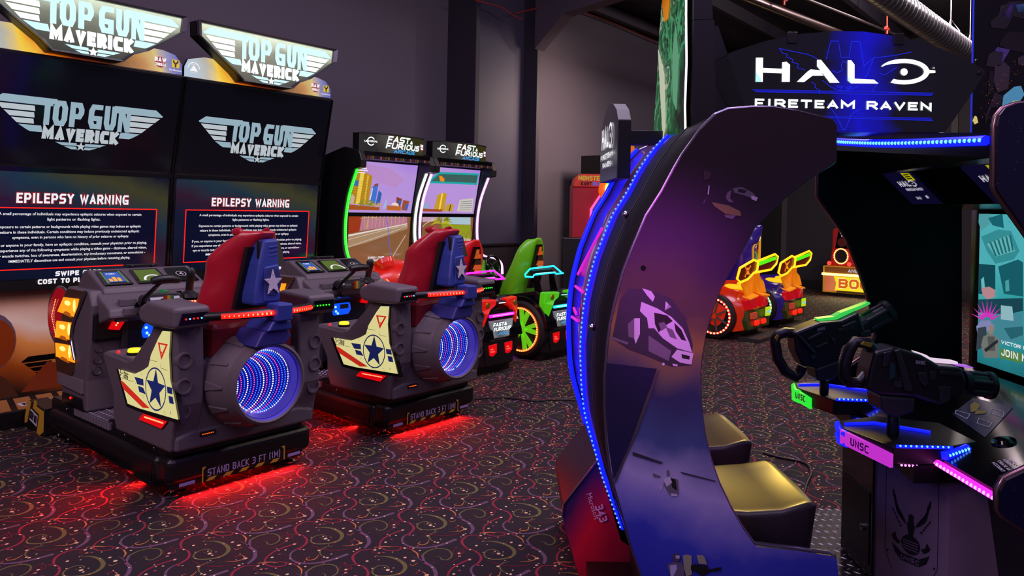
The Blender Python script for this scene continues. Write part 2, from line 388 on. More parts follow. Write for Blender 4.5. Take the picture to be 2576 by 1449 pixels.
# eave beam, rafter, column
b = MB(); p0 = onY((1480, 4), 5.62); zt = p0.z
b.box((5.0, 5.58, zt - .10), (BACK_X, 5.66, zt + .02), beamm); b.box((5.0, 5.62, zt + .02), (BACK_X, 5.78, zt + .06), beamm)
struct('trim_3', b)
q0 = onY((1176, 300), 5.5); q1 = onY((1265, 300), 5.72)
cxm = (q0.x + q1.x) / 2
b = MB()
b.box((q0.x - .04, 5.36, 0), (q0.x + .02, 5.78, 4.2), colm)
b.box((q0.x + .02, 5.5, 0), (q1.x + .1, 5.54, 4.2), mat('column_web', '33304a', 0.6))
b.box((q1.x + .1, 5.30, 0), (q1.x + .16, 5.78, 4.2), colm)
struct('trim_4', b, bevel=.004)
r0 = onY((1285, 40), 5.3)
b = MB(); hx = q1.x + .13
b.prism([(hx - .09, 5.3, 3.2), (hx - .09, 5.3, 3.9), (hx - .09, 0.5, 4.35), (hx - .09, 0.5, 4.05), (hx - .09, 4.9, 3.55)], (.18, 0, 0), beamm); struct('trim_5', b)

# ---------------------------------------------------------------- patterned carpet
carp = mat('carpet_ground', '110613', 0.95, noise=260, var=0.5, bump=0.25)
cm = {'o': mat('carpet_olive', '5e562c', .95), 'r': mat('carpet_red', '861830', .95), 'p': mat('carpet_purple', '5e4058', .95),
      'g': mat('carpet_orange', 'b86a38', .95), 't': mat('carpet_tan', 'dcb690', .95), 'k': mat('carpet_pink', '8a3050', .95), 'm': mat('carpet_dark_red', '701028', .95)}
cc = crop(760, 1040, 700 / 2480)
def cl(*q): return [(onZ(p, 0).x - 2.343, onZ(p, 0).y - 2.393) for p in cc(*q)]
strokes = [
 ('o', cl((1035, 905), (1120, 905), (1200, 922), (1260, 952), (1278, 985), (1250, 1018), (1180, 1035), (1100, 1040), (1045, 1030), (1024, 1005), (1050, 976), (1100, 965), (1143, 975), (1140, 988), (1108, 994), (1090, 985)), [.001, .010, .016, .019, .017, .014, .011, .009, .008, .007, .006, .006, .005, .004, .003, .002]),
 ('o', cl((1510, 905), (1545, 912), (1555, 925), (1600, 928), (1632, 900), (1600, 862), (1520, 850), (1440, 868), (1395, 905)), [.002, .004, .007, .007, .007, .007, .007, .008, .009]),
 ('p', cl((1400, 895), (1425, 945), (1485, 975), (1520, 1020), (1515, 1050), (1498, 1075)), [.009, .013, .016, .018, .015, .011]),
 ('p', cl((1330, 908), (1370, 920), (1425, 945)), [.002, .004, .006]),
 ('r', cl((1040, 885), (1000, 876), (1030, 858), (930, 860), (875, 885), (860, 915), (885, 950), (915, 962)), [.002, .003, .004, .008, .012, .014, .010, .003]),
 ('r', cl((850, 960), (930, 968), (975, 990), (995, 1028), (965, 1065), (925, 1085)), [.003, .007, .010, .013, .012, .009]),
 ('p', cl((925, 1085), (895, 1110), (895, 1145), (935, 1178), (1020, 1198), (1130, 1195), (1250, 1170), (1375, 1122)), [.008, .010, .010, .010, .011, .013, .016, .019]),
 ('r', cl((912, 1035), (800, 1075), (725, 1118), (692, 1165), (712, 1205), (790, 1226), (870, 1215), (875, 1195), (825, 1185), (770, 1195)), [.010, .011, .010, .009, .009, .009, .008, .006, .007, .009]),
 ('g', cl((800, 1190), (720, 1188), (640, 1200)), [.003, .010, .003]),
 ('r', cl((870, 1190), (930, 1200), (980, 1218)), [.004, .006, .006]),
 ('g', cl((980, 1218), (1025, 1250), (1035, 1288)), [.007, .009, .002]),
 ('g', cl((1305, 1055), (1380, 1055), (1435, 1042), (1438, 1022), (1415, 1012)), [.001, .005, .007, .006, .004]),
 ('r', cl((1440, 1025), (1400, 1008), (1365, 1020), (1385, 1030)), [.004, .005, .004, .002]),
 ('o', cl((1225, 1055), (1160, 1070), (1130, 1095), (1148, 1128), (1185, 1142)), [.002, .007, .009, .006, .002]),
 ('m', cl((1040, 1050), (1150, 1085), (1300, 1092), (1450, 1068)), [.002, .005, .006, .002]),
 ('g', cl((1060, 1145), (1035, 1160), (1060, 1172), (1110, 1162), (1132, 1128)), [.002, .005, .007, .007, .002]),
 ('m', cl((1640, 850), (1700, 860), (1725, 880), (1680, 895), (1635, 885), (1650, 862), (1700, 875), (1690, 910), (1640, 945), (1580, 965)), [.003, .004, .005, .005, .004, .003, .003, .005, .004, .002]),
 ('g', cl((1310, 960), (1340, 968), (1370, 950)), [.002, .004, .002]),
]
def sm2(q, k=4): return [(p.x, p.y) for p in curve([(a, b_, 0) for a, b_ in q], k)]
cell = {k: ([], []) for k in cm}
def cadd(k, quad):
    vs, fs = cell[k]; n0 = len(vs); vs.extend(quad); fs.append(tuple(range(n0, n0 + len(quad))))
for k, q, w in strokes:
    s = sm2(q); n = len(s); ww = [np.interp(i / (n - 1) * (len(w) - 1), range(len(w)), w) * (.78 if k in 'rgm' else .88) for i in range(n)]
    for quad in ribbon2(s, ww): cadd(k, quad)
LA, LB = (.012, .388), (.387, .165)
rng = random.Random(11)
for i in range(64):
    a, b2 = rng.random(), rng.random(); x, y = a * LA[0] + b2 * LB[0], a * LA[1] + b2 * LB[1]
    r = rng.choice((.003, .0034, .004, .005, .0065, .0085)); k = rng.choice('tttttgkk')
    cadd(k, [(x + r * math.cos(j * math.pi / 3), y + r * .9 * math.sin(j * math.pi / 3)) for j in range(6)])
cells = []
for i in range(-60, 70):
    for j in range(-12, 45):
        x, y = 2.343 + i * LA[0] + j * LB[0], 2.393 + i * LA[1] + j * LB[1]
        lat, dep = x * DX - y * DY, x * DY + y * DX
        if 1.9 < dep < 16 and abs(lat) < .72 * dep + 1.4 and y < WALL_Y - .4 and x < BACK_X - .4: cells.append((x, y))
b = MB(); b.poly([(-4, -7, 0), (BACK_X, -7, 0), (BACK_X, WALL_Y, 0), (-4, WALL_Y, 0)], carp)
cv = np.array(cells)
for h, (k, (vs, fs)) in enumerate(cell.items()):
    va = np.array(vs)
    for cx_, cy_ in cells:
        b.add([(p[0] + cx_, p[1] + cy_, .0006 + .0001 * h) for p in va], fs, cm[k])
struct('floor', b)

# ================================================================ FLIGHT GAME: SCREEN CABINETS
XC, PITCH = 2.045, 1.286
HW = .64
def top_logo(mb, fr, mw, mb_):
    """winged wordmark, x -1..1, y downwards positive in the table below"""
    P = lambda q: [(x, -y) for x, y in q]
    for sgn in (-1, 1):
        q = lambda pts: P([(x * sgn, y) for x, y in pts]) if sgn > 0 else P([(-x, y) for x, y in pts])
        f = lambda pts, m, h: mb.poly(fr.pts(q(pts) if sgn > 0 else q(pts)[::-1], h), m)
        f([(.36, 0), (.90, 0), (1.0, .075), (.985, .092), (.36, .092)], mb_, .003)
        e = lambda y: 1.0 - (y - .075) * 1.06
        for y0, y1 in ((.108, .172), (.188, .250), (.266, .326)):
            f([(.56, y0), (e(y0), y0), (e(y1), y1), (.55, y1)], mw, .003)
        f([(.47, .342), (e(.342), .342), (e(.40) - .03, .40), (.585, .42), (.45, .42)], mb_, .003)
    L = fr.sub(0, 0)
    top, bot, t = -.012, -.325, .064
    for ch, x, w, y0, y1 in (('T', -.52, .20, .0, bot), ('O', -.355, .165, top, bot), ('P', -.165, .165, top, bot), ('G', .055, .165, top, bot), ('U', .245, .15, top, bot)):
        glyph(mb, ch, fr, x, y1, w, y0 - y1, t, mb_, .0045)
    for q in ([(.42, -.005), (.42, -.335), (.475, -.335), (.475, -.005)], [(.42, -.005), (.475, -.005), (.575, -.335), (.52, -.335)], [(.52, 0), (.52, -.335), (.575, -.335), (.575, 0)]): mb.poly(fr.pts(q, .0045), mb_)
    stext(mb, 'MAVERICK', fr, -.455, -.505, .90, .165, .05, mw, .12, .0045)
    for sgn in (-1, 1):
        a = P([(sgn * .05, .525), (sgn * .30, .525), (sgn * .22, .56), (sgn * .05, .56)]); c2 = P([(sgn * .05, .57), (sgn * .20, .57), (sgn * .11, .605), (sgn * .04, .605)])
        for g in (a, c2): mb.poly(fr.pts(g if sgn < 0 else g[::-1], .003), mb_)
    mb.poly(fr.pts(star_pts(0, -.565, .062), .006), mw)

scr_dark = mat('screen_glass_dark', '0a0a10', 0.12, em='0c0d16', es=.35, coat=.2)
scr_warn = grad('screen_warning_and_reflections', (0.35, 0, 1.0), [(0.0, '0a1226'), (.22, '0c1838'), (.42, '14203e'), (.58, '3a1a34'), (.72, '1c3c50'), (.86, '4a4a2a'), (1.0, '101a2c')], .55, .14, .9, -.72, .35, 2.2)  # background bands also carry painted tints of coloured room reflections
warn_inset = mat('screen_warning_box', '04060e', .14, em='0a1030', es=.6)
kick_art = grad('kick_panel_print', (0.25, 0, 1.0), [(0, '1c0c06'), (.22, 'a04a10'), (.42, 'e89a48'), (.55, 'f0dcc0'), (.70, 'd8a080'), (.85, '5a4a70'), (1, '28285a')], 0, .35, 1.15, -.18, .30, 2.0)
marq_art = grad('marquee_print', (0, 0, 1.0), [(0, '26271f'), (.35, '4c4e42'), (.7, '7c806e'), (1, 'e4f0d4')], 1.0, .3, 2.6, -5.9, .15, 18)
back_art = grad('backer_print', (1.0, 0, .35), [(0, '9fb4c8'), (.14, 'a8a8a0'), (.22, 'e8c040'), (.32, 'd86a10'), (.42, '6a2408'), (.6, '3a1c10'), (.76, 'b07840'), (.86, 'c8b070'), (.94, '7a78a8'), (1, '2c3ca0')], 1.1, .35, .78, -.22, .18, 4)
paraA = ['A small percentage of individuals may experience epileptic seizures when exposed to certain', 'light patterns or flashing lights.']
paraB = ['Exposure to certain patterns or backgrounds while playing video games may induce an epileptic', 'seizure in these individuals. Certain conditions may induce previously undetected epileptic', 'symptoms, even in persons who have no history of prior seizures or epilepsy.']
paraC = ['If you, or anyone in your family, have an epileptic condition, consult your physician prior to playing.', 'If you experience any of the following symptoms while playing a video game - dizziness, altered vision,', 'eye or muscle twitches, loss of awareness, disorientation, any involuntary movement, or convulsions -', 'IMMEDIATELY discontinue use and consult your physician before resuming playing.']

def flight_cabinet():
    root = thing('flight_game_cabinet', 'tall black flight game screen cabinet with painted pilot artwork showing under its screen', 'arcade game cabinet', (XC, 5.45, 0), 0, 'flight game screen cabinets')
    x0, x1 = XC - HW, XC + HW
    b = MB()
    pr = [(5.36, .78), (5.315, 1.55), (5.17, 2.245), (5.62, 2.245), (5.62, 0.0), (5.46, 0.0), (5.46, .78)]
    b.prism([(x0, y, z) for y, z in pr], (x1 - x0, 0, 0), black); part('cabinet_body', b, root, .004)
    # lower screen
    def face(ya, za, yb, zb, xa, xb): # frame with origin bottom-left, seen from the player
        return Fr((xa, ya, za), (1, 0, 0), Vector((0, yb - ya, zb - za)).normalized())
    lo = face(5.36, .78, 5.315, 1.55, XC, 0); hi = face(5.315, 1.55, 5.17, 2.245, XC, 0)
    lo.n = -lo.n if lo.n.y > 0 else lo.n; hi.n = -hi.n if hi.n.y > 0 else hi.n
    b = MB(); b.poly(lo.pts([(-.615, .07), (.615, .07), (.615, .745), (-.615, .745)], .004), scr_warn)
    ls = part('lower_screen', b, root)
    b = MB()
    z2 = lambda z: (z - .78) / (5.36 - 5.315 + 1e-9) if False else (z - .78) * 1.0017
    q = [(-.535, z2(.915)), (.535, z2(.915)), (.535, z2(1.30)), (-.535, z2(1.30))]
    b.poly(lo.pts(q, .0055), warn_inset); part('warning_box', b, ls)
    b = MB()
    for r in ribbon2(q, .006, True): b.poly(lo.pts(r, .008), red_led)
    part('warning_frame', b, ls, label='thin glowing red frame line')
    b = MB()
    glowr = glow('red_text_halo', '8a1420', .8)
    stext(b, 'EPILEPSY WARNING', lo, -.342, z2(1.325), .684, .075, .024, glowr, .15, .006)
    stext(b, 'EPILEPSY WARNING', lo, -.338, z2(1.33), .676, .064, .0125, white_text, .18, .008)
    y = z2(1.255)
    for k, pa in enumerate((paraA, paraB, paraC)):
        for s in pa:
            w = {0: .86, 1: .86, 2: .955}[k] * len(s) / len((paraA, paraB, paraC)[k][0])
            ftext(b, s, lo, 0, y, .024, white_text, w, 'c', .008, .012); y -= .0335
        y -= .014
    stext(b, 'SWIPE CARD', lo, -.10, z2(.862), .285, .032, .0085, white_text, .16, .008)
    stext(b, 'COST TO PLAY: 1 SWIPE', lo, -.20, z2(.815), .52, .032, .0085, white_text, .16, .008)
    part('lettering', b, ls)
    b = MB(); b.poly(hi.pts([(-.62, .02), (.62, .02), (.62, .69), (-.62, .69)], .001), scr_dark); us = part('upper_screen', b, root)
    b = MB(); top_logo(b, hi.sub(.010, .445, .512), lwhite, ltext); part('logo', b, us)
    b = MB()
    b.prism(lo.pts([(-.64, .745), (.64, .745), (.64, .775), (-.64, .775)], .0), lo.n * .014, blackg)
    for s in (-1, 1): b.prism(lo.pts([(s * .628, .0), (s * .64, 0), (s * .64, .77), (s * .628, .77)]), lo.n * .012, blackg); b.prism(hi.pts([(s * .628, .0), (s * .64, 0), (s * .64, .7), (s * .628, .7)]), hi.n * .012, blackg)
    part('screen_bezel', b, root)
    # painted kick panel
    b = MB(); k = Fr((XC, 5.455, 0), (1, 0, 0), (0, 0, 1)); k.n = Vector((0, -1, 0))
    b.poly(k.pts([(-.62, .06), (.62, .06), (.62, .77), (-.62, .77)], .003), kick_art); kp = part('kick_panel', b, root, label='panel printed with an orange sunset and a dark round visor')
    b = MB(); ink = mat('print_brown', '4a2410', .4); ink2 = mat('print_tan', 'c09060', .4); ink3 = mat('print_dark', '161012', .4)
    helm = [(-.44 + .16 * math.cos(t / 20 * 2 * math.pi), .46 + .19 * math.sin(t / 20 * 2 * math.pi)) for t in range(20)]
    b.poly(k.pts(helm, .0045), mat('print_helmet', '6a5560', .3)); b.poly(k.pts([(x * .86 - .045, y * .86 + .052) for x, y in helm], .006), mat('print_visor', '8a3a14', .2))
    b.poly(k.pts([(-.62, .06), (-.62, .26), (-.44, .30), (-.33, .22), (-.26, .10), (-.25, .06)], .0045), ink)
    b.poly(k.pts([(-.25, .12), (.62, .12), (.62, .20), (.2, .21), (-.10, .30)], .0045), mat('print_rust', '7a2c0c', .4))
    part('artwork', b, kp)
    b = MB(); lg = k.sub(.15, .345, .40); kb = mat('print_black', '1a1416', .4); top_logo(b, lg, kb, kb); part('logo', b, kp, label='black printed winged logo')
    # header: printed backer and lit trapezoid sign
    b = MB()
    bk = [(-.638, 2.242), (-.638, 2.317), (-.612, 2.372), (-.49, 2.405), (.49, 2.405), (.58, 2.385), (.63, 2.325), (.632, 2.252)]
    b.prism([(XC + x, 5.19, z) for x, z in bk], (0, .03, 0), back_art, black); hb = part('header_backer', b, root, label='sunburst print behind the lit sign')
    b = MB(); f2 = Fr((XC, 5.188, 0), (1, 0, 0), (0, 0, 1)); f2.n = Vector((0, -1, 0))
    b.disc(f2(.475, 2.318, .002), (0, -1, 0), .038, mat('badge_red', '8c1018', .4, em='8c1018', es=.5), 20)
    stext(b, 'RAW', f2, .435, 2.32, .08, .03, .009, white_text, .15, .004); stext(b, 'THRILLS', f2, .44, 2.292, .072, .02, .005, white_text, .15, .004)
    part('maker_badge', b, hb, label='round red maker badge'); b = MB(); b.poly(f2.pts([(.555, 2.295), (.61, 2.295), (.61, 2.35), (.555, 2.35)], .002), glow('badge_yellow', 'e8c410', .8))
    for r in ribbon2([(.582, 2.297), (.582, 2.32), (.568, 2.335), (.568, 2.345)], .011): b.poly(f2.pts(r, .003), black)
    for r in ribbon2([(.582, 2.32), (.597, 2.335), (.597, 2.345)], .011): b.poly(f2.pts(r, .003), black)
    ftext(b, 'Play Mechanix', f2, .582, 2.272, .018, white_text, .088, 'c', .003, .01)
    part('maker_badge', b, hb, label='square yellow maker badge'); b = MB()
    for r in ribbon2([(-.57 + .042 * math.cos(t), 2.312 + .042 * math.sin(t)) for t in np.linspace(0, math.pi, 14)], .006): b.poly(f2.pts(r, .002), white_text)
    b.poly(f2.pts([(-.60, 2.292), (-.582, 2.318), (-.57, 2.335), (-.555, 2.315), (-.54, 2.292)], .002), white_text)
    ftext(b, 'Paramount', f2, -.57, 2.338, .012, white_text, .055, 'c', .003); ftext(b, 'Pictures', f2, -.57, 2.28, .011, white_text, .042, 'c', .003)
    part('maker_badge', b, hb, label='white mountain studio badge')
    mq = [(-.605, 2.637), (.60, 2.637), (.59, 2.535), (.335, 2.372), (.238, 2.315), (.175, 2.262), (-.235, 2.262), (-.29, 2.315), (-.29, 2.37), (-.36, 2.372), (-.60, 2.535)]
    mq = [(-.605, 2.637), (.60, 2.637), (.59, 2.535), (.335, 2.355), (.238, 2.315), (.175, 2.258), (-.245, 2.258), (-.30, 2.315), (-.355, 2.355), (-.60, 2.535)]
    b = MB(); b.prism([(XC + x, 5.10, z) for x, z in mq], (0, .09, 0), black)
    sh = part('lit_sign', b, root)
    b = MB(); mqi = [(x * .955, 2.45 + (z - 2.45) * .93) for x, z in mq]; b.poly([(XC + x, 5.098, z) for x, z in mqi], marq_art); part('sign_face', b, sh)
    b = MB(); f3 = Fr((XC, 5.097, 0), (1, 0, 0), (0, 0, 1)); f3.n = Vector((0, -1, 0)); top_logo(b, f3.sub(0, 2.607, .555), white_sign, pale_sign); part('logo', b, sh)
    b = MB(); bz = []
    n = len(mq)
    for i in range(n):
        a, c = mq[i], mq[(i + 1) % n]; ai, ci = mqi[i], mqi[(i + 1) % n]
        b.prism([(XC + a[0], 5.06, a[1]), (XC + c[0], 5.06, c[1]), (XC + ci[0], 5.075, ci[1]), (XC + ai[0], 5.075, ai[1])], (0, .03, 0), mat('sign_rim', '57525a', .3, .6))
    part('sign_rim', b, sh)
    # floor plinth with warning print
    b = MB(); b.box((x0, 5.075, 0), (x1, 5.455, .10), black); pl = part('plinth', b, root, .004)
    b = MB()
    for i in range(9):
        xx = x0 + .01 + i * .125
        b.poly([(xx, 5.09, .1015), (xx + .09, 5.09, .1015), (xx + .16, 5.40, .1015), (xx + .07, 5.40, .1015)], mat('print_amber', 'a8703a', .5))
    fk = Fr((XC - .32, 5.18, .1015), (1, 0, 0), (0, 1, 0))
    b.poly(fk.pts([(-.02, -.02), (.20, -.02), (.20, .07), (-.02, .07)], .001), white_ink); stext(b, 'KEEP OFF', fk, 0, 0, .18, .05, .01, black, .16, .003)
    part('floor_print', b, pl)
    return root
cab1 = flight_cabinet()

# the little barrier that joins platform and cabinet
b = MB()
def barrier():
    r = thing('warning_barrier', 'yellow and black KEEP OFF barrier lying at the foot of the painted cabinet', 'safety barrier', (1.72, 4.98, 0))
    b = MB(); b.prism([(1.685, 4.76, .01), (1.685, 5.06, .01), (1.70, 5.03, .165), (1.70, 4.80, .150)], (.10, 0, 0), black); part('barrier_body', b, r, .004)
    f = Fr((1.685, 5.06, .01), (0, -1, 0), Vector((.015, 0, .155)).normalized())
    b = MB(); pl_ = lambda q, m, h=.004: b.prism(f.pts(q, h), f.n * -.003, m)
    pl_([(.01, .06), (.03, .155), (.075, .15), (.05, .03), (.02, .02)], yellow_ink); pl_([(.12, .17), (.155, .165), (.16, .14), (.27, .13), (.30, .02), (.26, -.005), (.21, .0), (.21, .03), (.09, .055), (.09, .10), (.115, .13)], yellow_ink)
    part('yellow_plate', b, r)
    b = MB(); b.poly(f.pts([(.085, .045), (.215, .02), (.215, .105), (.085, .13)], .006), black); b.poly(f.pts([(.092, .055), (.208, .033), (.208, .096), (.092, .118)], .007), white_ink)
    stext(b, 'KEEP OFF', Fr(f(.098, .066), f.u - f.v * .18, f.v), 0, 0, .103, .042, .0075, black, .16, .009); part('sign', b, r)
    return r
bar1 = barrier()

# ================================================================ FLIGHT GAME: MOTION SEATS
spl = lambda q, k=5: curve(q, k)
panel_lit = grad('cream_lit_print', (0, 1.0, .6), [(0, 'd8cf8e'), (.5, 'f2ecb0'), (1, 'e2d89a')], 1.0, .3, 1.0, -3.2, .5, 9)
tread = mat('tread_plate', '7a6c88', .34, .55)
def motion_seat():
    XS = 2.055
    root = thing('motion_ride', 'grey motion seat on a black platform standing closest, beside the yellow barrier', 'motion ride seat', (XS, 4.1, 0), 0, 'flight game motion seats')
    # platform
    b = MB(); b.box((1.71, 3.325, .045), (2.40, 4.72, .225), black); pf = part('platform', b, root, .006)
    b = MB()
    for lo, hi in (((1.675, 3.30, .075), (2.445, 3.42, .20)), ((1.675, 3.42, .075), (1.76, 4.68, .185)), ((2.355, 3.42, .075), (2.445, 4.68, .185))): b.box(lo, hi, black_soft)
    part('bumper_skirt', b, pf, .035, seg=4)
    b = MB(); b.box((1.715, 3.36, .225), (2.395, 4.0, .24), black); b.box((1.715, 4.38, .20), (2.395, 4.715, .235), black)
    for y in (3.5, 3.8, 4.1, 4.5): b.ball((1.708, y, .205), .006, chrome, 8, 4)
    part('deck_edge', b, pf, .003)
    b = MB(); b.box((1.705, 3.95, .198), (2.39, 4.40, .232), tread)
    rng = random.Random(5)
    for i in range(16):
        for j in range(26):
            x, y = 1.72 + i * .042 + (j % 2) * .021, 3.96 + j * .0168; d = (1 if j % 2 else -1) * .6
            u = Vector((math.cos(d), math.sin(d), 0)) * .011; w = Vector((-u.y, u.x, 0)) * .25
            o = Vector((x, y, .2325)); b.add([o - u, o - w, o + u, o + w, o + Vector((0, 0, .003))], [(0, 1, 4), (1, 2, 4), (2, 3, 4), (3, 0, 4)], steel)
    for j in range(14): b.box((1.700, 3.96 + j * .031, .196), (1.706, 3.98 + j * .031, .232), steel)
    part('tread_plate', b, root)
    for x, y in ((1.74, 3.39), (2.37, 3.39), (1.74, 4.55), (2.37, 4.55), (1.74, 4.68)):
        b = MB(); b.lathe([(0, .004), (.036, .004), (.036, .012), (.02, .022), (.012, .024), (.012, .07)], (x, y, 0), (0, 0, 1), chrome, 16); b.lathe([(.001, 0), (.034, 0), (.036, .004)], (x, y, 0), (0, 0, 1), black, 16); part('levelling_foot', b, root)
    for x, y in ((1.80, 3.44), (2.31, 3.44), (1.80, 4.2)):
        b = MB(); b.lathe([(.03, 0.0), (.03, .05)], (x, y, 0), (0, 0, 1), black, 12); b.disc((x, y, .001), (0, 0, -1), .03, black); part('post', b, root)
    # rear sign strip
    b = MB(); f = Fr((XS, 3.299, 0), (1, 0, 0), (0, 0, 1)); f.n = Vector((0, -1, 0))
    b.prism(f.pts([(-.21, .058), (.225, .055), (.225, .128), (-.21, .125)], .001), (0, -.002, 0), blackg)
    stext(b, 'STAND BACK 3 FT (1M)', f, -.195, .082, .39, .033, .0050, mat('lilac_bright', 'b8a4dc', .5), .2, .005)
    for i in range(5): b.poly(f.pts([(-.205 + i * .085, .06), (-.165 + i * .085, .06), (-.145 + i * .085, .076), (-.185 + i * .085, .076)], .004), yellow_ink)
    for s in (-1, 1): b.poly(f.pts([(s * .215, .06), (s * .222, .06), (s * .222, .13), (s * .20, .13), (s * .215, .115)], .004), yellow_ink)
    for s in (-1, 1): b.poly(f.pts([(s * .285 - .045, .066), (s * .285 + .03, .066), (s * .285 + .03, .082), (s * .285 - .045, .082)], .003), lilac_ink)
    part('warning_sign', b, root, label='STAND BACK 3 FT (1M) strip with hazard stripes')
    # glowing tape under the platform
    b = MB()
    for lo, hi in (((1.85, 3.42, .038), (2.26, 3.435, .046)), ((1.80, 3.6, .038), (1.815, 4.4, .046)), ((2.30, 3.6, .038), (2.315, 4.4, .046))): b.box(lo, hi, glow('red_under_tape', 'ff0a08', 9.0))
    part('underglow_tape', b, root)
    # pod: side walls, rear wall
    sp = [(3.285, .235), (3.82, .235), (3.855, .30), (3.86, .40), (3.955, .54), (3.985, .575), (3.975, .595), (3.72, .585), (3.66, .60), (3.48, .755), (3.46, .80), (3.25, .80), (3.235, .62), (3.235, .45), (3.27, .33)]
    for s, x in ((-1, 1.672), (1, 2.308)):
        b = MB(); b.prism([(x, y, z) for y, z in sp], (.13, 0, 0), grey); w = part('side_wall', b, root, .012)
        b = MB()
        for z in (.42, .535, .65):
            xx = x + (0.01 if s < 0 else .12)
            b.lathe([(.042, -.028), (.036, .004), (.028, .004), (.026, -.005), (0, -.005)], (x + (.035 if s < 0 else .095), 3.232 + (.01 if z < .45 else 0), z), (0, -1, 0), grey, 20)
        part('scallop', b, w)
    b = MB()
    rw = [(1.79, .235), (2.32, .235), (2.32, .64), (2.24, .60), (2.18, .63), (1.93, .63), (1.87, .60), (1.79, .655)]
    b.prism([(x, 3.27, z) for x, z in rw], (0, .10, 0), greyd if False else grey)
    b.prism([(1.69, 3.262, .235), (2.42, 3.262, .235), (2.42, 3.262, .30), (2.33, 3.262, .32), (1.77, 3.262, .32), (1.69, 3.262, .30)], (0, .05, 0), grey)
    rear = part('rear_wall', b, root, .012)
    b = MB(); b.box((1.80, 3.257, .285), (1.875, 3.263, .305), black)
    for i in range(6): b.ball((1.812 + i * .010, 3.256, .295), .0028, orange_led, 6, 4)
    part('indicator_strip', b, rear)
    b = MB(); b.box((1.69, 3.40, .24), (2.42, 3.81, .40), greyd); b.box((1.79, 3.36, .40), (2.31, 3.9, .52), greyd); part('pod_floor', b, root, .01)
    # side light box with aircraft print (near side)
    c3 = crop(0, 860, .33385); c2 = crop(360, 820, .20702); XP = 1.668
    out = c2((240, 60), (338, 68), (320, 350), (335, 650), (390, 900), (432, 1140)) + c3((1050, 500), (965, 465), (895, 205), (1020, 240), (1085, 210)) + c2((70, 490), (100, 350), (190, 150))
    P3 = [onX(p, XP) for p in out]; ctr = sum(P3, Vector()) / len(P3)
    b = MB(); b.prism([ctr + (p - ctr) * 1.09 + Vector((.002, 0, 0)) for p in P3], (.02, 0, 0), blackg); lb = part('light_box', b, root, label='backlit cream side panel printed with star and stripes')
    b = MB(); b.poly([p + Vector((-.002, 0, 0)) for p in P3], panel_lit); part('lit_panel', b, lb)
    navy = mat('print_navy', '1c2c6e', .4, em='1c2c6e', es=.35); redp = mat('print_red', 'c02418', .4, em='d02c1c', es=.6); inkl = mat('print_ink', '2a2a22', .4)
    b = MB(); fs = Fr((XP, 0, 0), (0, -1, 0), (0, 0, 1)); fs.n = Vector((-1, 0, 0))
    tp = lambda q: [(-onX(p, XP).y, onX(p, XP).z) for p in q]
    A, B_, Lp, Rp = tp(c3((1150, 188), (1230, 532), (1085, 300), (1276, 430)))
    cx0, cz0 = (Lp[0] + Rp[0]) / 2, (A[1] + B_[1]) / 2; rr = .105
    rr = max((A[1] - B_[1]) / 2, .06)
    b.poly(fs.pts(star_pts(cx0, cz0, rr * .98, 5, .42), .004), navy)
    for r in ribbon2([(cx0 + rr * math.cos(t), cz0 + rr * math.sin(t)) for t in np.linspace(0, 2 * math.pi, 41)[:-1]], .007, True): b.poly(fs.pts(r, .004), navy)
    for q in (c3((1018, 262), (1085, 280), (1088, 330), (1040, 318)), c3((1045, 330), (1085, 345), (1105, 395), (1055, 375)), c3((1262, 335), (1300, 345), (1306, 395), (1268, 385)), c3((1275, 405), (1308, 415), (1316, 470), (1282, 460))): b.poly(fs.pts(tp(q), .0035), navy)
    b.poly(fs.pts(tp(c3((912, 288), (935, 300), (1135, 500), (1080, 495), (935, 355))), .0035), redp)
    tri = tp(c2((188, 197), (310, 222), (230, 415))); tri2 = tp(c2((215, 222), (285, 236), (232, 355)))
    b.poly(fs.pts(tri, .0035), redp); b.poly(fs.pts(tri2, .0045), panel_lit); b.poly(fs.pts(tp(c2((228, 310), (248, 312), (238, 345))), .0055), redp)
    q0 = tp(c3((910, 250)))[0]; stext(b, '5-1286', Fr(fs(*q0), fs.u - fs.v * .12, fs.v), 0, 0, .085, .03, .005, inkl, .2, .004)
    rng = random.Random(2)
    for i in range(26):
        y, z = -rng.uniform(3.30, 3.80), rng.uniform(.40, .56); b.disc(fs(y, z, .003), (-1, 0, 0), .0025, inkl, 6)
    for l in ([(1120, 130), (1190, 150)], [(1215, 165), (1215, 195), (1265, 215)], [(905, 265), (1010, 300)]):
        for r in ribbon2(tp(c3(*l)), .0018): b.poly(fs.pts(r, .003), inkl)
    part('side_print', b, lb)
    b = MB(); P4 = [onX(p, XP - .004) for p in c3((1060, 560), (1080, 540), (1260, 600), (1215, 655), (1045, 585))]
    b.prism(P4, (.02, 0, 0), red_lens, black); bd = [onX(p, XP - .006) for p in c3((1085, 565), (1225, 612))]; b.beads(bd, .012, .0035, red_bead); part('side_marker_lamp', b, root, label='red side lamp under the cream panel')
    # shelf in front of the pod with the start button
    b = MB(); b.box((1.68, 3.62, .575), (2.43, 3.97, .60), grey); sh = part('shelf', b, root, .01)
    b = MB(); b.lathe([(0, .030), (.026, .030), (.031, .024), (.031, .012)], (1.735, 3.775, .60), (0, 0, 1), yellow_led, 20); b.lathe([(.034, 0), (.036, .012), (.031, .014)], (1.735, 3.775, .60), (0, 0, 1), black, 20); part('start_button', b, sh, label='round yellow push button')
    b = MB(); b.ball((1.70, 3.87, .604), .009, red_led, 8, 4); part('indicator_lamp', b, sh)
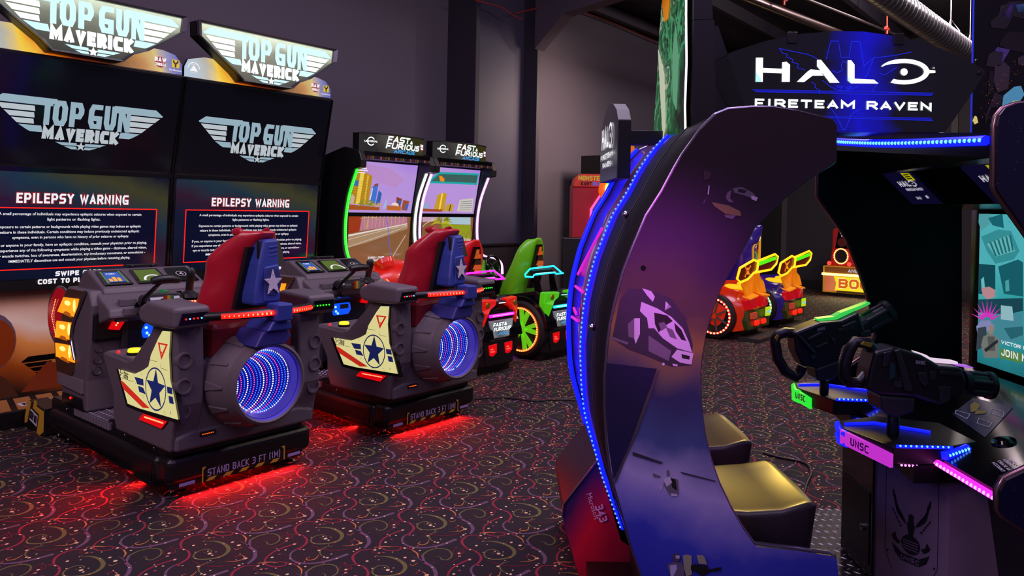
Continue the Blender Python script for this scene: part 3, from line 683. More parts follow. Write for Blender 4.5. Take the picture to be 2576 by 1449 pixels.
    # armrests with small rear lamps
    for s in (-1, 1):
        xa = XS + s * .345
        b = MB(); prof = [(3.175, .80), (3.175, .895), (3.42, .905), (3.50, .875), (3.52, .84), (3.49, .80), (3.40, .792)]
        b.prism([(xa - .085, y, z) for y, z in prof], (.17, 0, 0), grey); ar = part('armrest', b, root, .022, seg=4)
        b = MB(); b.prism([(xa - .065, 3.172, .818), (xa + .07, 3.172, .82), (xa + .07, 3.172, .868), (xa - .05, 3.172, .868)], (0, .01, 0), blackg)
        for i in range(5): b.ball((xa - .035 + i * .018, 3.168, .843), .004, (blue_bead if i in (1, 4) else red_led) if s < 0 else green_led, 6, 4)
        part('tail_lamp', b, ar)
    # bowed rear bumper bar with LEDs
    arc = [(XS + x, 3.20 - .15 * (1 - (x / .30) ** 2), .842 + .012 * (1 - (x / .3) ** 2)) for x in np.linspace(-.285, .285, 25)]
    b = MB(); b.tube(arc, .020, black, 8); rb = part('rear_bar', b, root)
    b = MB(); out_ = [(x, y - .016, z) for x, y, z in arc]
    b.tube(out_[2:12], .0125, red_led, 8); b.tube(out_[14:-2], .0125, red_led, 8)
    b.beads([(x, y - .007, z) for x, y, z in out_[2:12]], .020, .0075, red_bead); b.beads([(x, y - .007, z) for x, y, z in out_[14:-2]], .020, .0075, red_bead)
    part('led_strip', b, rb)
    b = MB(); b.box((XS - .035, 2.995, .815), (XS + .045, 3.10, .895), blueshell); b.prism([(XS - .07, 3.02, .77), (XS + .06, 3.02, .77), (XS + .05, 3.02, .815), (XS - .04, 3.02, .815)], (0, .2, 0), blueshell)
    b.prism([(XS - .12, 3.04, .70), (XS + .04, 3.04, .70), (XS + .07, 3.04, .735), (XS + .05, 3.04, .775), (XS - .08, 3.04, .77)], (0, .2, 0), mat('blue_shell_low', '2a2a78', .5)); part('spine_bracket', b, rb, .008)
    # high-back bucket seat: red shell
    b = MB()
    H = [(.60, .15, 3.45), (.70, .17, 3.40), (.80, .18, 3.36), (.88, .18, 3.335), (.98, .165, 3.31), (1.03, .165, 3.30), (1.085, .175, 3.30), (1.13, .15, 3.27), (1.18, .115, 3.23), (1.212, .088, 3.20), (1.224, .075, 3.20), (1.226, .07, 3.24), (1.205, .065, 3.29)]
    rows = []
    for z, w, y in H:
        fw = .14 - max(0, z - .88) * .16 if y < 3.195 or z < 1.2 else .04
        rows.append([(XS - w, y + fw, z), (XS - w - .012, y + fw * .5, z), (XS - w, y + .02, z), (XS - w * .62, y - .045, z), (XS - w * .30, y - .075, z), (XS, y - .06, z), (XS + w * .30, y - .075, z), (XS + w * .62, y - .045, z), (XS + w, y + .02, z), (XS + w + .012, y + fw * .5, z), (XS + w, y + fw, z)])
    b.grid(rows, redshell); part('backrest_shell', b, root, 0, subsurf=1, solid=.03)
    b = MB(); b.prism([(XS - .07, 3.10, 1.06), (XS + .07, 3.10, 1.06), (XS + .055, 3.13, 1.18), (XS - .055, 3.13, 1.18)], (0, .02, 0), black); b.prism([(XS - .13, 3.20, .86), (XS + .06, 3.20, .86), (XS + .05, 3.17, 1.15), (XS - .085, 3.17, 1.15)], (0, .03, 0), black); part('headrest_slot', b, root)
    b = MB(); rows = [[(XS - .15, 3.40, z), (XS - .10, 3.36, z), (XS, 3.345, z), (XS + .10, 3.36, z), (XS + .15, 3.40, z)] for z in (.60, .8, 1.0, 1.1)]
    b.grid(rows, redseat); part('back_pad', b, root, 0, subsurf=1, solid=.05)
    b = MB(); b.box((XS - .20, 3.38, .52), (XS + .20, 3.84, .62), redseat); part('seat_cushion', b, root, .03, seg=4)
    b = MB(); b.box((XS - .22, 3.24, .62), (XS + .22, 3.40, .80), mat('red_shell_low', '6e0c18', .4)); part('seat_back_base', b, root, .03)
    # blue spine with silver star
    b = MB(); sp2 = [(-.09, .885), (.03, .885), (.05, .915), (.046, 1.06), (.042, 1.09), (.042, 1.19), (-.03, 1.185), (-.062, 1.075), (-.086, .94)]
    b.prism([(XS - .01 + x, 3.085 + (z - .9) * .07, z) for x, z in sp2], (.0, .12, 0), blueshell); bs = part('spine_shell', b, root, .012)
    b = MB(); sp3 = [(-.05, .90), (.034, .90), (.036, 1.05), (.028, 1.07), (-.042, 1.06)]
    b.prism([(XS - .005 + x, 3.078 + (z - .9) * .07, z) for x, z in sp3], (0, .02, 0), blueshell); part('spine_plate', b, bs, .006)
    b = MB(); fst = Fr((XS - .012, 3.076 + .09 * .07, .992), (1, 0, 0), Vector((0, .07, 1)).normalized()); fst.n = -fst.n if fst.n.y > 0 else fst.n
    b.prism(fst.pts([(.046 * math.cos(t), .064 * math.sin(t)) for t in np.linspace(0, 2 * math.pi, 28)[:-1]], .001), (0, -.002, 0), mat('blue_disc', '1d2868', .5))
    part('star_badge_disc', b, bs)
    b = MB(); b.prism([fst(x, y * 1.25, .004) for x, y in star_pts(0, -.004, .05)], (0, -.006, 0), silver)
    for x, y in star_pts(0, -.004, .032, 5)[::2]: b.ball(fst(x, y * 1.25, .011), .003, chrome, 6, 4)
    part('star_badge', b, bs, label='silver five-pointed star')
    b = MB(); b.lathe([(0, 0), (.03, 0), (.03, .03), (.018, .034), (0, .034)], (XS + .03, 3.15, 1.135), (1, 0, 0), black, 14); part('knob', b, bs)
    b = MB()
    for z in (1.105, 1.125, 1.145): b.prism([(XS - .02, 3.099, z), (XS + .026, 3.099, z + .005), (XS + .026, 3.099, z + .015), (XS - .02, 3.099, z + .008)], (0, .02, 0), blueshell)
    part('rib', b, bs, .002)
    # jet nozzle
    ex, ez = XS - .018, .520
    b = MB(); b.lathe([(.235, .0), (.222, .08), (.195, .17), (.19, .215), (.178, .222), (.17, .215), (.168, .15)], (ex, 3.29, ez), (0, -1, 0), [grey, grey, grey, grey, grey, mat('ring_blue', '5d55c8', .35)], 48)
    nz = part('nozzle', b, root)
    b = MB()
    for k in range(12):
        t0 = 2 * math.pi * k / 12; q = []
        pr2 = [(.228, .05, .10), (.203, .15, .03)]
        pts = []
        for r, h, dt in pr2:
            for e in (-1, 1): pts.append((ex + (r + .006) * math.cos(t0 + e * dt), 3.29 - h, ez + (r + .006) * math.sin(t0 + e * dt)))
        b = MB(); b.prism([pts[0], pts[1], pts[3], pts[2]], ((ex - pts[0][0]) * .1, 0, (ez - pts[0][2]) * .1), grey); part('nozzle_petal', b, nz, .003)
    b = MB(); b.lathe([(.172, .216), (.166, .19), (.163, .195), (.150, .16), (.142, .13)], (ex, 3.29, ez), (0, -1, 0), [mat('ring_blue', '5d55c8', .35), glow('ring_violet', '4a3cc8', .55), glow('ring_violet', '4a3cc8', .55), mat('ring_blue', '5d55c8', .35)], 48)
    for k in range(8): b.lathe([(0, 0), (.006, 0), (.006, .012)], (ex + .145 * math.cos(k * .785 + .3), 3.15, ez + .145 * math.sin(k * .785 + .3)), (0, -1, 0), black, 8)
    part('nozzle_ring', b, nz)
    b = MB(); b.disc((ex, 3.145, ez), (0, -1, 0), .15, glow('mirror_blue', '0a12b8', .55), 48)
    wm, bm_, pm = glow('bead_white', 'f4f4ff', 2.6), glow('bead_blue', '3060ff', 2.4), glow('bead_pink', 'e04898', 1.8)
    for k in range(19):           # receding mirror rings of tiny lamps
        r = .1455 * (1 - .012 * k); off = -.0150 * k; n = 78
        m = (wm, bm_, bm_, pm, bm_, wm, bm_, pm)[k % 8] if k else wm
        for j in range(n):
            t = 2 * math.pi * j / n; x, z = r * math.cos(t) + off, r * math.sin(t)
            if math.hypot(x, z) < .1475: b.disc((ex + x, 3.1435 - k * .00002, ez + z), (0, -1, 0), .0040 * max(.6, .985 ** k), m, 6)
    part('mirror_lamp', b, nz, label='round blue and white LED mirror lamp')
    # ------------- cockpit console
    cp = [(4.20, .235), (4.72, .235), (4.72, .86), (4.66, .905), (4.30, .905), (4.16, .86), (4.02, .79), (4.0, .745), (4.10, .70), (4.16, .70)]
    b = MB()
    cprof = [(4.23, .235), (4.56, .235), (4.56, .40), (4.64, .60), (4.60, .80), (4.48, .875), (4.23, .875), (4.19, .80), (4.21, .60), (4.24, .40)]
    b.prism([(1.70, y, z) for y, z in cprof], (.17, 0, 0), grey); cs = part('console_pillar', b, root, .012)
    b = MB(); b.prism([(2.24, y, z) for y, z in cprof], (.17, 0, 0), grey); part('console_pillar', b, root, .012)
    b = MB(); b.prism([(1.735, y, z) for y, z in [(4.05, .745), (4.07, .79), (4.19, .845), (4.24, .87), (4.60, .87), (4.66, .80), (4.64, .72), (4.2, .70)]], (.64, 0, 0), grey)
    b.prism([(1.765, y, z) for y, z in [(4.20, .85), (4.218, .884), (4.415, .971), (4.47, .965), (4.56, .86)]], (.58, 0, 0), grey)
    ds = part('dashboard', b, root, .012)
    b = MB(); b.box((1.86, 4.30, .235), (2.25, 4.62, .72), mat('leg_well', '0d0d18', .5)); part('leg_well', b, root)
    b = MB(); b.box((1.635 + .075, 4.186, .612), (1.86, 4.21, .762), black); part('speaker_grille', b, cs, .01)
    for z in (.57, .51, .45):
        b = MB(); b.lathe([(.026, 0), (.022, .006), (.014, -.004), (0, -.004)], (1.75, 4.215 + (.6 - z) * .12, z), (0, -1, 0), greyd, 18); part('round_boss', b, cs)
    b = MB(); b.box((1.86, 4.185, .30), (2.25, 4.30, .74), mat('deep_blue_panel', '10142e', .45)); b.box((1.855, 4.18, .26), (1.885, 4.30, .74), greyd); part('front_panel', b, root, .004)
    bl = glow('card_blue', '0a50ff', 1.1); b = MB(); b.prism([(1.965, 4.178, .60), (2.10, 4.178, .60), (2.12, 4.178, .635), (2.11, 4.178, .685), (1.975, 4.178, .685), (1.955, 4.178, .64)], (0, .03, 0), bl); cr_ = part('card_reader', b, root, .012, label='glowing blue card reader')
    b = MB(); b.box((2.02, 4.170, .645), (2.085, 4.18, .675), blackg)
    for x, z in ((1.98, .66), (1.985, .63), (2.0, .615)): b.ball((x, 4.176, z), .008, glow('cyan_spot', '7ad8ff', 2.5), 8, 4)
    part('card_slot', b, cr_)
    # red slanted marker lamps under the dash
    for s in (-1, 1):
        xx = 1.835 if s < 0 else 2.245
        b = MB(); b.prism([(xx - .06, 4.155, .675), (xx - .005, 4.155, .665), (xx + .05, 4.135, .775), (xx - .015, 4.135, .78)], (0, .02, 0), red_lens, red_lens); ml = part('marker_lamp', b, root, .004)
        b = MB(); b.beads([(xx - .03, 4.15, .69), (xx + .015, 4.13, .765)], .0125, .005, red_bead); part('lamp_bead', b, ml)
    # side column: amber lamps, red round lens
    b = MB(); cth = [onX(p, 1.694) for p in crop(100, 640, .17945)((385, 480), (620, 520), (560, 720), (480, 950), (440, 1160), (480, 1400), (470, 1640), (420, 1740), (240, 1640), (210, 1400), (205, 1160), (235, 930), (290, 700))]
    b.prism(cth, (.008, 0, 0), mat('brass_panel', '5a3a24', .35, .4)); sc_ = part('side_column', b, root)
    for k, (A4, hot) in enumerate(((((330, 600), (540, 625), (490, 880), (245, 800)), (430, 730)), (((235, 930), (450, 960), (430, 1200), (210, 1160)), (340, 1060)), (((215, 1240), (440, 1280), (480, 1520), (225, 1430)), (350, 1390)))):
        qq = [onX(p, 1.690) for p in crop(100, 640, .17945)(*A4)]
        b = MB(); b.prism(qq, (.006, 0, 0), amber_led); lmp = part('amber_lamp', b, sc_, label='amber side lamp')
        hc = onX(crop(100, 640, .17945)(hot)[0], 1.688); b = MB()
        u = (qq[1] - qq[0]); 
        c0 = (qq[0] + qq[1] + qq[2] + qq[3]) / 4
        b.ball(c0 + (qq[1] - c0) * .45 + (qq[2] - c0) * .25, .020, amber_hot, 10, 6, (.25, .7, 1.7)); b.ball(c0 + (qq[0] - c0) * .15 + Vector((0, 0, .01)), .024, amber_hot, 10, 6, (.25, 1.6, .55)); part('bulb_glow', b, lmp)
        b = MB(); b.prism([c0 + (qq[3] - c0) * .2 + Vector((-.002, 0, -.02)), c0 + (qq[2] - c0) * .3 + Vector((-.002, 0, -.02)), c0 + (qq[2] - c0) * .55 + Vector((-.002, 0, -.03)), c0 + (qq[3] - c0) * .5 + Vector((-.002, 0, -.025))], (.003, 0, 0), amber_dim); part('fin', b, lmp)
    b = MB(); rim = [onX(p, 1.690) for p in crop(100, 640, .17945)((640, 520), (545, 760), (470, 960), (440, 1150), (455, 1290), (490, 1480))]; b.tube(spl(rim), .008, chrome, 8); part('chrome_rim', b, sc_)
    rc = onX((160, 806), 1.72); b = MB(); b.lathe([(0, .03), (.12, .024), (.163, 0)], (1.72, 4.64, .70), (-1, 0, 0), mat('red_dome', '5a040a', .15, em='b00412', es=.5), 32); rl = part('round_lens', b, root, label='round red lens with silver rim')
    b = MB(); b.tube([(1.718, 4.64 + .165 * math.cos(t), .70 + .165 * math.sin(t)) for t in np.linspace(0, 2 * math.pi, 33)[:-1]], .007, chrome, 8, True); part('lens_rim', b, rl)
    b = MB(); b.beads([(1.688, 4.63, .80), (1.687, 4.68, .70), (1.688, 4.62, .60)], .010, .003, red_bead); part('lens_bead', b, rl)
    b = MB(); b.prism([(1.692, 4.27, .40), (1.692, 4.60, .40), (1.685, 4.58, .34), (1.685, 4.26, .33)], (.02, 0, 0), mat('grey_plastic_light', '6a6068', .5)); b.prism([(1.692, 4.28, .30), (1.692, 4.52, .30), (1.692, 4.54, .24), (1.692, 4.26, .24)], (.02, 0, 0), blackg)
    b.box((1.688, 4.36, .275), (1.694, 4.44, .30), black); b.ball((1.688, 4.40, .288), .008, red_led, 8, 4); part('column_foot', b, sc_, .004)
    # dash details
    b = MB(); dsh = lambda x, t: Vector((x, 4.20 + .42 * t, .872 + .095 * t))
    gf0 = Fr((0, 4.218, .885), (1, 0, 0), Vector((0, .197, .087)).normalized())
    class _G:
        def __call__(s, x, y, h=0): return gf0(x, .022 + (y - .07) * .62, h)
        def pts(s, q, h=0): return [s(x, y, h) for x, y in q]
    gf = _G()
    for x0_, x1_, m in ((1.785, 1.935, 'a'), (1.965, 2.14, 'b'), (2.165, 2.315, 'c')):
        b = MB(); b.prism(gf.pts([(x0_, .07), (x1_, .07), (x1_ - .01, .33), (x0_ + .01, .33)], .004), (0, 0, .004), blackg)
        g = part('gauge_panel', b, ds, label={'a': 'lit fuel gauge', 'b': 'green radar display', 'c': 'black panel with round emblem'}[m])
        b2 = MB()
        if m == 'a':
            b2.poly(gf.pts([(x0_ + .03, .11), (x1_ - .03, .11), (x1_ - .035, .29), (x0_ + .035, .29)], .010), glow('gauge_blue', '3a6ad8', .7))
            for i, h in enumerate((.05, .08, .065)): b2.poly(gf.pts([(x0_ + .038 + i * .023, .12), (x0_ + .056 + i * .023, .12), (x0_ + .056 + i * .023, .12 + h), (x0_ + .038 + i * .023, .12 + h)], .011), glow('gauge_amber', 'ffb030', 1.0))
            stext(b2, 'FUEL', gf, x0_ + .045, .245, .05, .022, .004, white_text, .2, .0115)
            for s in (-1, 1): b2.poly(gf.pts([((x0_ + x1_) / 2 + s * .052 - .006, .09), ((x0_ + x1_) / 2 + s * .052 + .006, .09), ((x0_ + x1_) / 2 + s * .048 + .005, .31), ((x0_ + x1_) / 2 + s * .048 - .005, .31)], .010), glow('gauge_side', '8aa070', .5))
        elif m == 'b':
            b2.poly(gf.pts([(x0_ + .015, .10), (x1_ - .015, .10), (x1_ - .025, .31), (x0_ + .025, .31)], .010), glow('radar_green', '708830', .55))
            for r in ribbon2([(x0_ + .10 + .055 * math.cos(t), .10 + .10 * math.sin(t)) for t in np.linspace(.1, 3.0, 14)], .014): b2.poly(gf.pts(r, .011), white_text)
        else:
            for r in ribbon2([((x0_ + x1_) / 2 + .028 * math.cos(t), .20 + .045 * math.sin(t)) for t in np.linspace(0, 6.28, 25)[:-1]], .005, True): b2.poly(gf.pts(r, .010), silver)
            glyph(b2, '4', gf, (x0_ + x1_) / 2 - .012, .175, .026, .055, .008, silver, .010)
        gp = b2; o = part('gauge_face', gp, root); bpy.data.objects.remove(o) if False else None
        o.parent = ds
    b = MB(); b.box((1.80, 4.085, .80), (1.885, 4.12, .835), grey); b.box((1.805, 4.05, .755), (1.90, 4.10, .79), grey); b.box((1.78, 4.08, .72), (1.84, 4.11, .745), grey); b.box((1.83, 4.062, .77), (1.875, 4.07, .785), black); b.ball((1.85, 4.06, .778), .006, red_led, 8, 4); part('side_module', b, ds, .004)
    # throttle
    b = MB(); b.lathe([(0, -.10), (.055, -.10), (.062, -.08), (.062, .08), (.055, .10), (0, .10)], (2.0, 4.06, .80), (1, 0, 0), mat('throttle_drum', '2a262c', .2, coat=.5), 28); th = part('throttle', b, root)
    b = MB()
    for i, c in enumerate(('8a2a14', 'b08a20', '2a6a4a')): b.box((1.985 + i * .018, 3.993, .80), (2.003 + i * .018, 4.0, .85), mat('band_' + c, c, .4))
    part('throttle_scale', b, th)
    b = MB(); b.tube(spl([(1.885, 4.03, .79), (1.875, 3.99, .84), (1.90, 3.93, .90), (1.92, 3.90, .935)]), .011, blackg, 8); b.lathe([(.03, -.02), (.03, .02)], (1.885, 4.04, .79), (1, 0, 0), black, 14); part('throttle_arm', b, th)
    b = MB(); b.tube([(1.865, 3.885, .945), (1.90, 3.88, .95), (1.96, 3.878, .952), (2.0, 3.88, .945), (2.015, 3.885, .94)], [.018, .024, .023, .021, .012], black, 12); part('throttle_grip', b, th)
    b = MB(); b.lathe([(0, .022), (.022, .020), (.026, .010), (.030, 0)], (2.07, 4.17, .84), (0, -.2, 1), mat('green_button', '0a5a2a', .2, em='0c6a34', es=.4), 20); part('green_button', b, ds)
    b = MB(); b.box((2.055, 4.075, .795), (2.125, 4.10, .86), blackg); 
    for x in (2.07, 2.092): b.box((x, 4.068, .805), (x + .014, 4.077, .85), red_led)
    part('rocker_switch', b, ds)
    # joystick tray
    b = MB(); b.prism([(2.07, 4.16, .815), (2.10, 3.965, .80), (2.28, 3.965, .80), (2.40, 4.16, .815), (2.30, 4.30, .83), (2.15, 4.30, .83)], (0, 0, .015), blackg); tr = part('joystick_tray', b, root, .004)
    b = MB(); pth = [(2.068, 4.15, .822), (2.098, 3.962, .808), (2.282, 3.962, .808), (2.402, 4.15, .822)]; b.tube(pth, .010, red_led, 8); b.beads([(x, y - .006, z + .006) for x, y, z in pth], .016, .006, red_bead); part('led_strip', b, tr)
    b = MB(); b.lathe([(.05, 0), (.045, .02), (.022, .035), (.018, .05)], (2.16, 4.06, .825), (0, 0, 1), black, 20); b.tube([(2.16, 4.06, .86), (2.158, 4.05, .90), (2.155, 4.035, .94), (2.152, 4.03, .975), (2.15, 4.035, .985)], [.020, .021, .022, .025, .018], black, 12); part('joystick', b, tr)
    b = MB(); b.box((2.0, 4.42, .965), (2.02, 4.45, .985), black); b.box((2.12, 4.42, .965), (2.14, 4.45, .985), black); b.box((1.98, 4.43, .975), (2.16, 4.47, .99), black); part('dash_hood', b, ds, .003)
    return root
seat1 = motion_seat()
for k, sx in enumerate((0, PITCH)):
    lamp('underglow_lamp_%d' % (k * 3), 'AREA', (2.06 + sx, 3.34, .042), (1, .01, .01), 7, .6, .03, (2.06 + sx, 3.285, 0))
    lamp('underglow_lamp_%d' % (k * 3 + 1), 'AREA', (1.72 + sx, 3.65, .042), (1, .01, .01), 5, .03, .6, (1.665 + sx, 3.65, 0))
    lamp('underglow_lamp_%d' % (k * 3 + 2), 'AREA', (2.39 + sx, 3.95, .042), (1, .01, .01), 3.5, .03, .9, (2.43 + sx, 3.95, 0))
cab2 = dup(cab1, (XC + PITCH, 5.45, 0), 'second tall black flight game screen cabinet, between the painted one and the racing screens')
seat2 = dup(seat1, (2.055 + PITCH, 4.1, 0), 'grey motion seat on a black platform standing just before the red racing seat')

def hit(p, fr):
    """where the ray through a photo point meets a flat sheet -> the sheet's 2-D coordinates"""
    r = _ray(*p); d = _room(r, 1) - Vector((0, 0, CAMH)); o = Vector((0, 0, CAMH))
    t = (fr.o - o).dot(fr.n) / d.dot(fr.n); q = o + d * t - fr.o
    return (q.dot(fr.u) / fr.u.length_squared, q.dot(fr.v) / fr.v.length_squared)
class ArcFr:
    """a sheet bent round a vertical axis"""
    def __init__(s, cx, cy, R, z): s.c = (cx, cy); s.R = R; s.z = z
    def __call__(s, x, y, h=0.0):
        a = x / s.R; return Vector((s.c[0] + (s.R + h) * math.sin(a), s.c[1] - (s.R + h) * math.cos(a), s.z + y))
    def pts(s, q, h=0.0): return [s(x, y, h) for x, y in q]
class Shear:
    def __init__(s, fr, k, y0=0): s.f = fr; s.k = k; s.y0 = y0
    def __call__(s, x, y, h=0.0): return s.f(x + s.k * (y - s.y0), y, h)
    def pts(s, q, h=0.0): return [s(x, y, h) for x, y in q]

# ================================================================ STREET RACING GAME
FW, FX = .88, 4.12
G = lambda c, s=.95: glow('pix_' + c + str(s), c, s)
cF = crop(840, 310, .25532)
sky1 = grad('screen_sky', (0.25, 0, 1.0), [(0, 'b490d8'), (.35, '9c74e0'), (.6, 'a882ec'), (.8, '7c60e0'), (1, '6c54d8')], 1.0, .12, 2.0, -3.6, .35, 5)
road1 = grad('screen_road', (0.15, 0, 1.0), [(0, '8a5a38'), (.4, 'a87a50'), (.7, 'c09068'), (1, 'b08078')], .95, .12, 2.2, -2.9, .25, 14)
def racing_cabinet(k):
    x0 = FX + FW * k; x1 = x0 + FW - .004; xc = (x0 + x1) / 2
    root = thing('racing_game_cabinet', ('racing screen cabinet edged with green lights, beside the flight game screens', 'racing screen cabinet edged with pink lights, beside the dark wall column')[k], 'arcade game cabinet', (xc, 5.35, 0), 0, 'street racing screen cabinets')
    # side cheeks following the light line
    ledp = [p + Vector((0, .075, 0)) for p in spl([(0, 4.985, 1.665), (0, 5.07, 1.48), (0, 5.108, 1.34), (0, 5.125, 1.205), (0, 5.12, 1.05), (0, 5.085, .93), (0, 5.02, .868), (0, 4.86, .845), (0, 4.79, .80), (0, 4.775, .70)], 5)]
    for s, xx in ((0, x0), (1, x1 - .06)):
        b = MB(); pr = [(5.0, 1.82), (4.965, 1.74), (4.97, 1.68)] + [(p.y, p.z) for p in ledp] + [(4.80, .55), (5.0, .45), (5.05, 0), (5.62, 0), (5.62, 1.55), (5.45, 1.80), (5.2, 1.86)]
        b.prism([(xx, y, z) for y, z in pr], (.06, 0, 0), black); ck = part('side_cheek', b, root, .006)
        m = ((green_led, glow('led_pale', 'e8ffe8', 2.0)), (glow('led_pinkwhite', 'ffb8ff', 2.0), glow('led_violet', 'f0b0ff', 2.0)))[k][s]
        mb2 = ((glow('bead_green', '7aff6a', 3), white_led), (pink_bead, pink_bead))[k][s]
        b = MB(); pth = [(xx + .03, p.y - .008, p.z) for p in (ledp if (s == 1 or True) else ledp)]
        b.tube(pth, .013, m, 8); b.beads([(x, y - .011, z) for x, y, z in pth], .018, .005, mb2); part('led_strip', b, ck)
    b = MB(); b.box((x0 + .06, 5.30, 0), (x1 - .06, 5.62, 1.75), black); b.box((x0 + .06, 4.98, 1.755), (x1 - .06, 5.4, 1.82), blackg); part('cabinet_body', b, root)
    b = MB(); rng = random.Random(k)
    for i in range(26): b.prism([(x0 + .07 + i * .029, 4.978, 1.757), (x0 + .092 + i * .029, 4.978, 1.757), (x0 + .092 + i * .029, 4.978, 1.782), (x0 + .07 + i * .029, 4.978, 1.782)], (0, .003, 0), mat('chip%d' % (i % 6), ('8a3a20', '6a6a70', 'a08030', '30405a', '702030', '908890')[i % 6], .2, .5))
    part('top_trim', b, root)
    up = Fr((xc, 5.215, 1.285), (1, 0, 0), Vector((0, -.085, .46)).normalized()); lw = Fr((xc, 5.245, .835), (1, 0, 0), Vector((0, -.03, .435)).normalized())
    hw = .372
    b = MB(); b.poly(up.pts([(-hw, .012), (hw, .012), (hw, .465), (-hw, .465)]), sky1); u_ = part('upper_screen', b, root)
    b = MB(); b.poly(lw.pts([(-hw, .0), (hw, .0), (hw, .428), (-hw, .428)]), road1); l_ = part('lower_screen', b, root)
    b = MB(); b.box((x0 + .06, 5.19, 1.267), (x1 - .06, 5.25, 1.297), blackg)
    for s in (-1, 1): b.box((xc + s * hw - (0 if s > 0 else .03), 5.20, .83), (xc + s * hw + (.03 if s > 0 else 0), 5.3, 1.285), blackg); b.prism([up(s * hw, 0, .004), up(s * (hw + .03), 0, .004), up(s * (hw + .03), .47, .004), up(s * hw, .47, .004)], (0, .06, 0), blackg)
    part('screen_bezel', b, root)
    b = MB(); d = [0]
    def D(q, m, fr=None):
        fr = fr or up; d[0] += 1; r = []
        H = .465 if fr is up else .428
        for p in cF(*q):
            x, y = hit(p, fr); r.append((min(max(x, -hw), hw), min(max(y, .012 if fr is up else 0), H)))
        b.poly(fr.pts(r, .0008 + d[0] * .00012), m)
    def R(q, t, m, fr=None, closed=False):
        fr = fr or up; d[0] += 1
        for g in ribbon2([hit(p, fr) for p in cF(*q)], t, closed): 
            b.poly(fr.pts([(min(max(x, -hw), hw), y) for x, y in g], .0008 + d[0] * .00012), m)
    def palm(cx, cy, r, m, fr):
        for a in range(-10, 200, 24):
            t = math.radians(a); e = (cx + r * math.cos(t), cy - r * .75 * math.sin(t) + r * .12)
            D([(cx - 4, cy), ((cx + e[0]) / 2, (cy + e[1]) / 2 - r * .26), e, ((cx + e[0]) / 2 + 3, (cy + e[1]) / 2 - r * .10)], m, fr)
    if k == 0:
        D([(245, 380), (560, 450), (700, 560), (600, 640), (400, 560), (230, 480)], G('c090d0', .9))
        D([(150, 560), (175, 480), (235, 455), (300, 480), (380, 520), (335, 800), (115, 790)], G('b8881c')); D([(262, 480), (300, 490), (250, 796), (212, 796)], G('f0d050')); D([(330, 510), (345, 515), (305, 800), (290, 800)], G('e0b83a'))
        for i in range(9): R([(140 + i * 2, 560 + i * 25), (345 - i * 3, 580 + i * 24)], .0015, G('8a6410'))
        D([(200, 565), (245, 560), (235, 622), (190, 612)], G('3a68b8')); D([(158, 720), (180, 698), (205, 725), (190, 795), (145, 790)], G('c8b098'))
        D([(380, 622), (437, 600), (402, 795), (343, 790)], G('3a74d0')); D([(398, 600), (437, 590), (434, 618), (392, 622)], G('8a4a40')); D([(440, 660), (470, 690), (448, 805), (408, 800)], G('3060b0')); D([(378, 640), (384, 640), (350, 790), (338, 790)], G('f0e0d0'))
        D([(520, 738), (522, 760), (503, 842), (478, 840)], G('a0c0e0')); D([(615, 725), (670, 745), (650, 826), (612, 790)], G('8a3c1c')); D([(630, 755), (665, 765), (655, 805), (628, 790)], G('3a58a0')); D([(680, 755), (740, 768), (715, 862), (662, 855)], G('a04a24')); D([(705, 790), (735, 797), (722, 850), (692, 845)], G('4060b0'))
        D([(104, 798), (450, 828), (442, 858), (98, 850)], G('a8521a')); D([(522, 808), (660, 820), (655, 862), (515, 855)], G('c0682a')); D([(560, 805), (575, 786), (605, 780), (630, 792), (638, 815)], G('e8d8c8'))
        palm(320, 810, 105, G('8a8a28'), up); palm(420, 815, 60, G('c8a040'), up)
        for cx_, cy_, s_ in ((260, 440, 1), (270, 460, 1), (255, 482, .8)): R([(cx_ - 40, cy_), (cx_ + 60 * s_, cy_ + 6)], .010 * s_, G('f0e8f8', 1.0))
        D([(104, 895), (272, 902), (246, 1062), (98, 1096)], G('9c3410'), lw); D([(272, 900), (716, 902), (716, 992), (246, 1062)], G('b87890'), lw)
        for i in range(11): R([(300 + i * 38, 905), (292 + i * 38, 1045 - i * 5)], .004, G('d0b070'), lw)
        palm(340, 930, 100, G('c8b040'), lw); palm(580, 925, 62, G('b8c050'), lw); R([(330, 940), (315, 1040)], .012, G('c8a858'), lw)
        D([(98, 1105), (716, 995), (716, 1040), (300, 1180), (98, 1230)], G('a88868'), lw); D([(98, 1100), (716, 985), (716, 994), (98, 1118)], G('e8d8d0'), lw); R([(98, 1150), (500, 1050), (716, 1005)], .003, G('f0e0d0'), lw)
        R([(98, 1225), (420, 1120), (716, 1015)], .008, G('c8b0a0'), lw); R([(440, 1210), (560, 1120), (690, 1020)], .004, G('7a5a48'), lw); R([(360, 1165), (530, 1120), (640, 1170), (430, 1205), (360, 1165)], .004, G('7a5840'), lw); R([(700, 1100), (560, 1330)], .01, G('c8a8a0'), lw)
        R([(510, 892), (530, 1080), (552, 1300)], .006, G('4858f0', 1.0), lw)  # blue stroke paints the reflection of a distant LED strip
        q = hit(cF((330, 1335))[0], lw); stext(b, 'SCREEN 1 SWIPE', lw, q[0], q[1], .19, .018, .004, white_text, .2, .006); stext(b, 'COST TO PLAY: 1 SWIPE', lw, q[0], q[1] - .026, .19, .018, .004, white_text, .2, .006)
    else:
        D([(1030, 480), (1428, 495), (1408, 608), (908, 588)], G('18a8a8')); D([(1040, 500), (1415, 513), (1400, 588), (955, 570)], G('38605a')); D([(1035, 515), (1060, 518), (1090, 550), (1085, 575), (1045, 570)], G('f08a18')); 
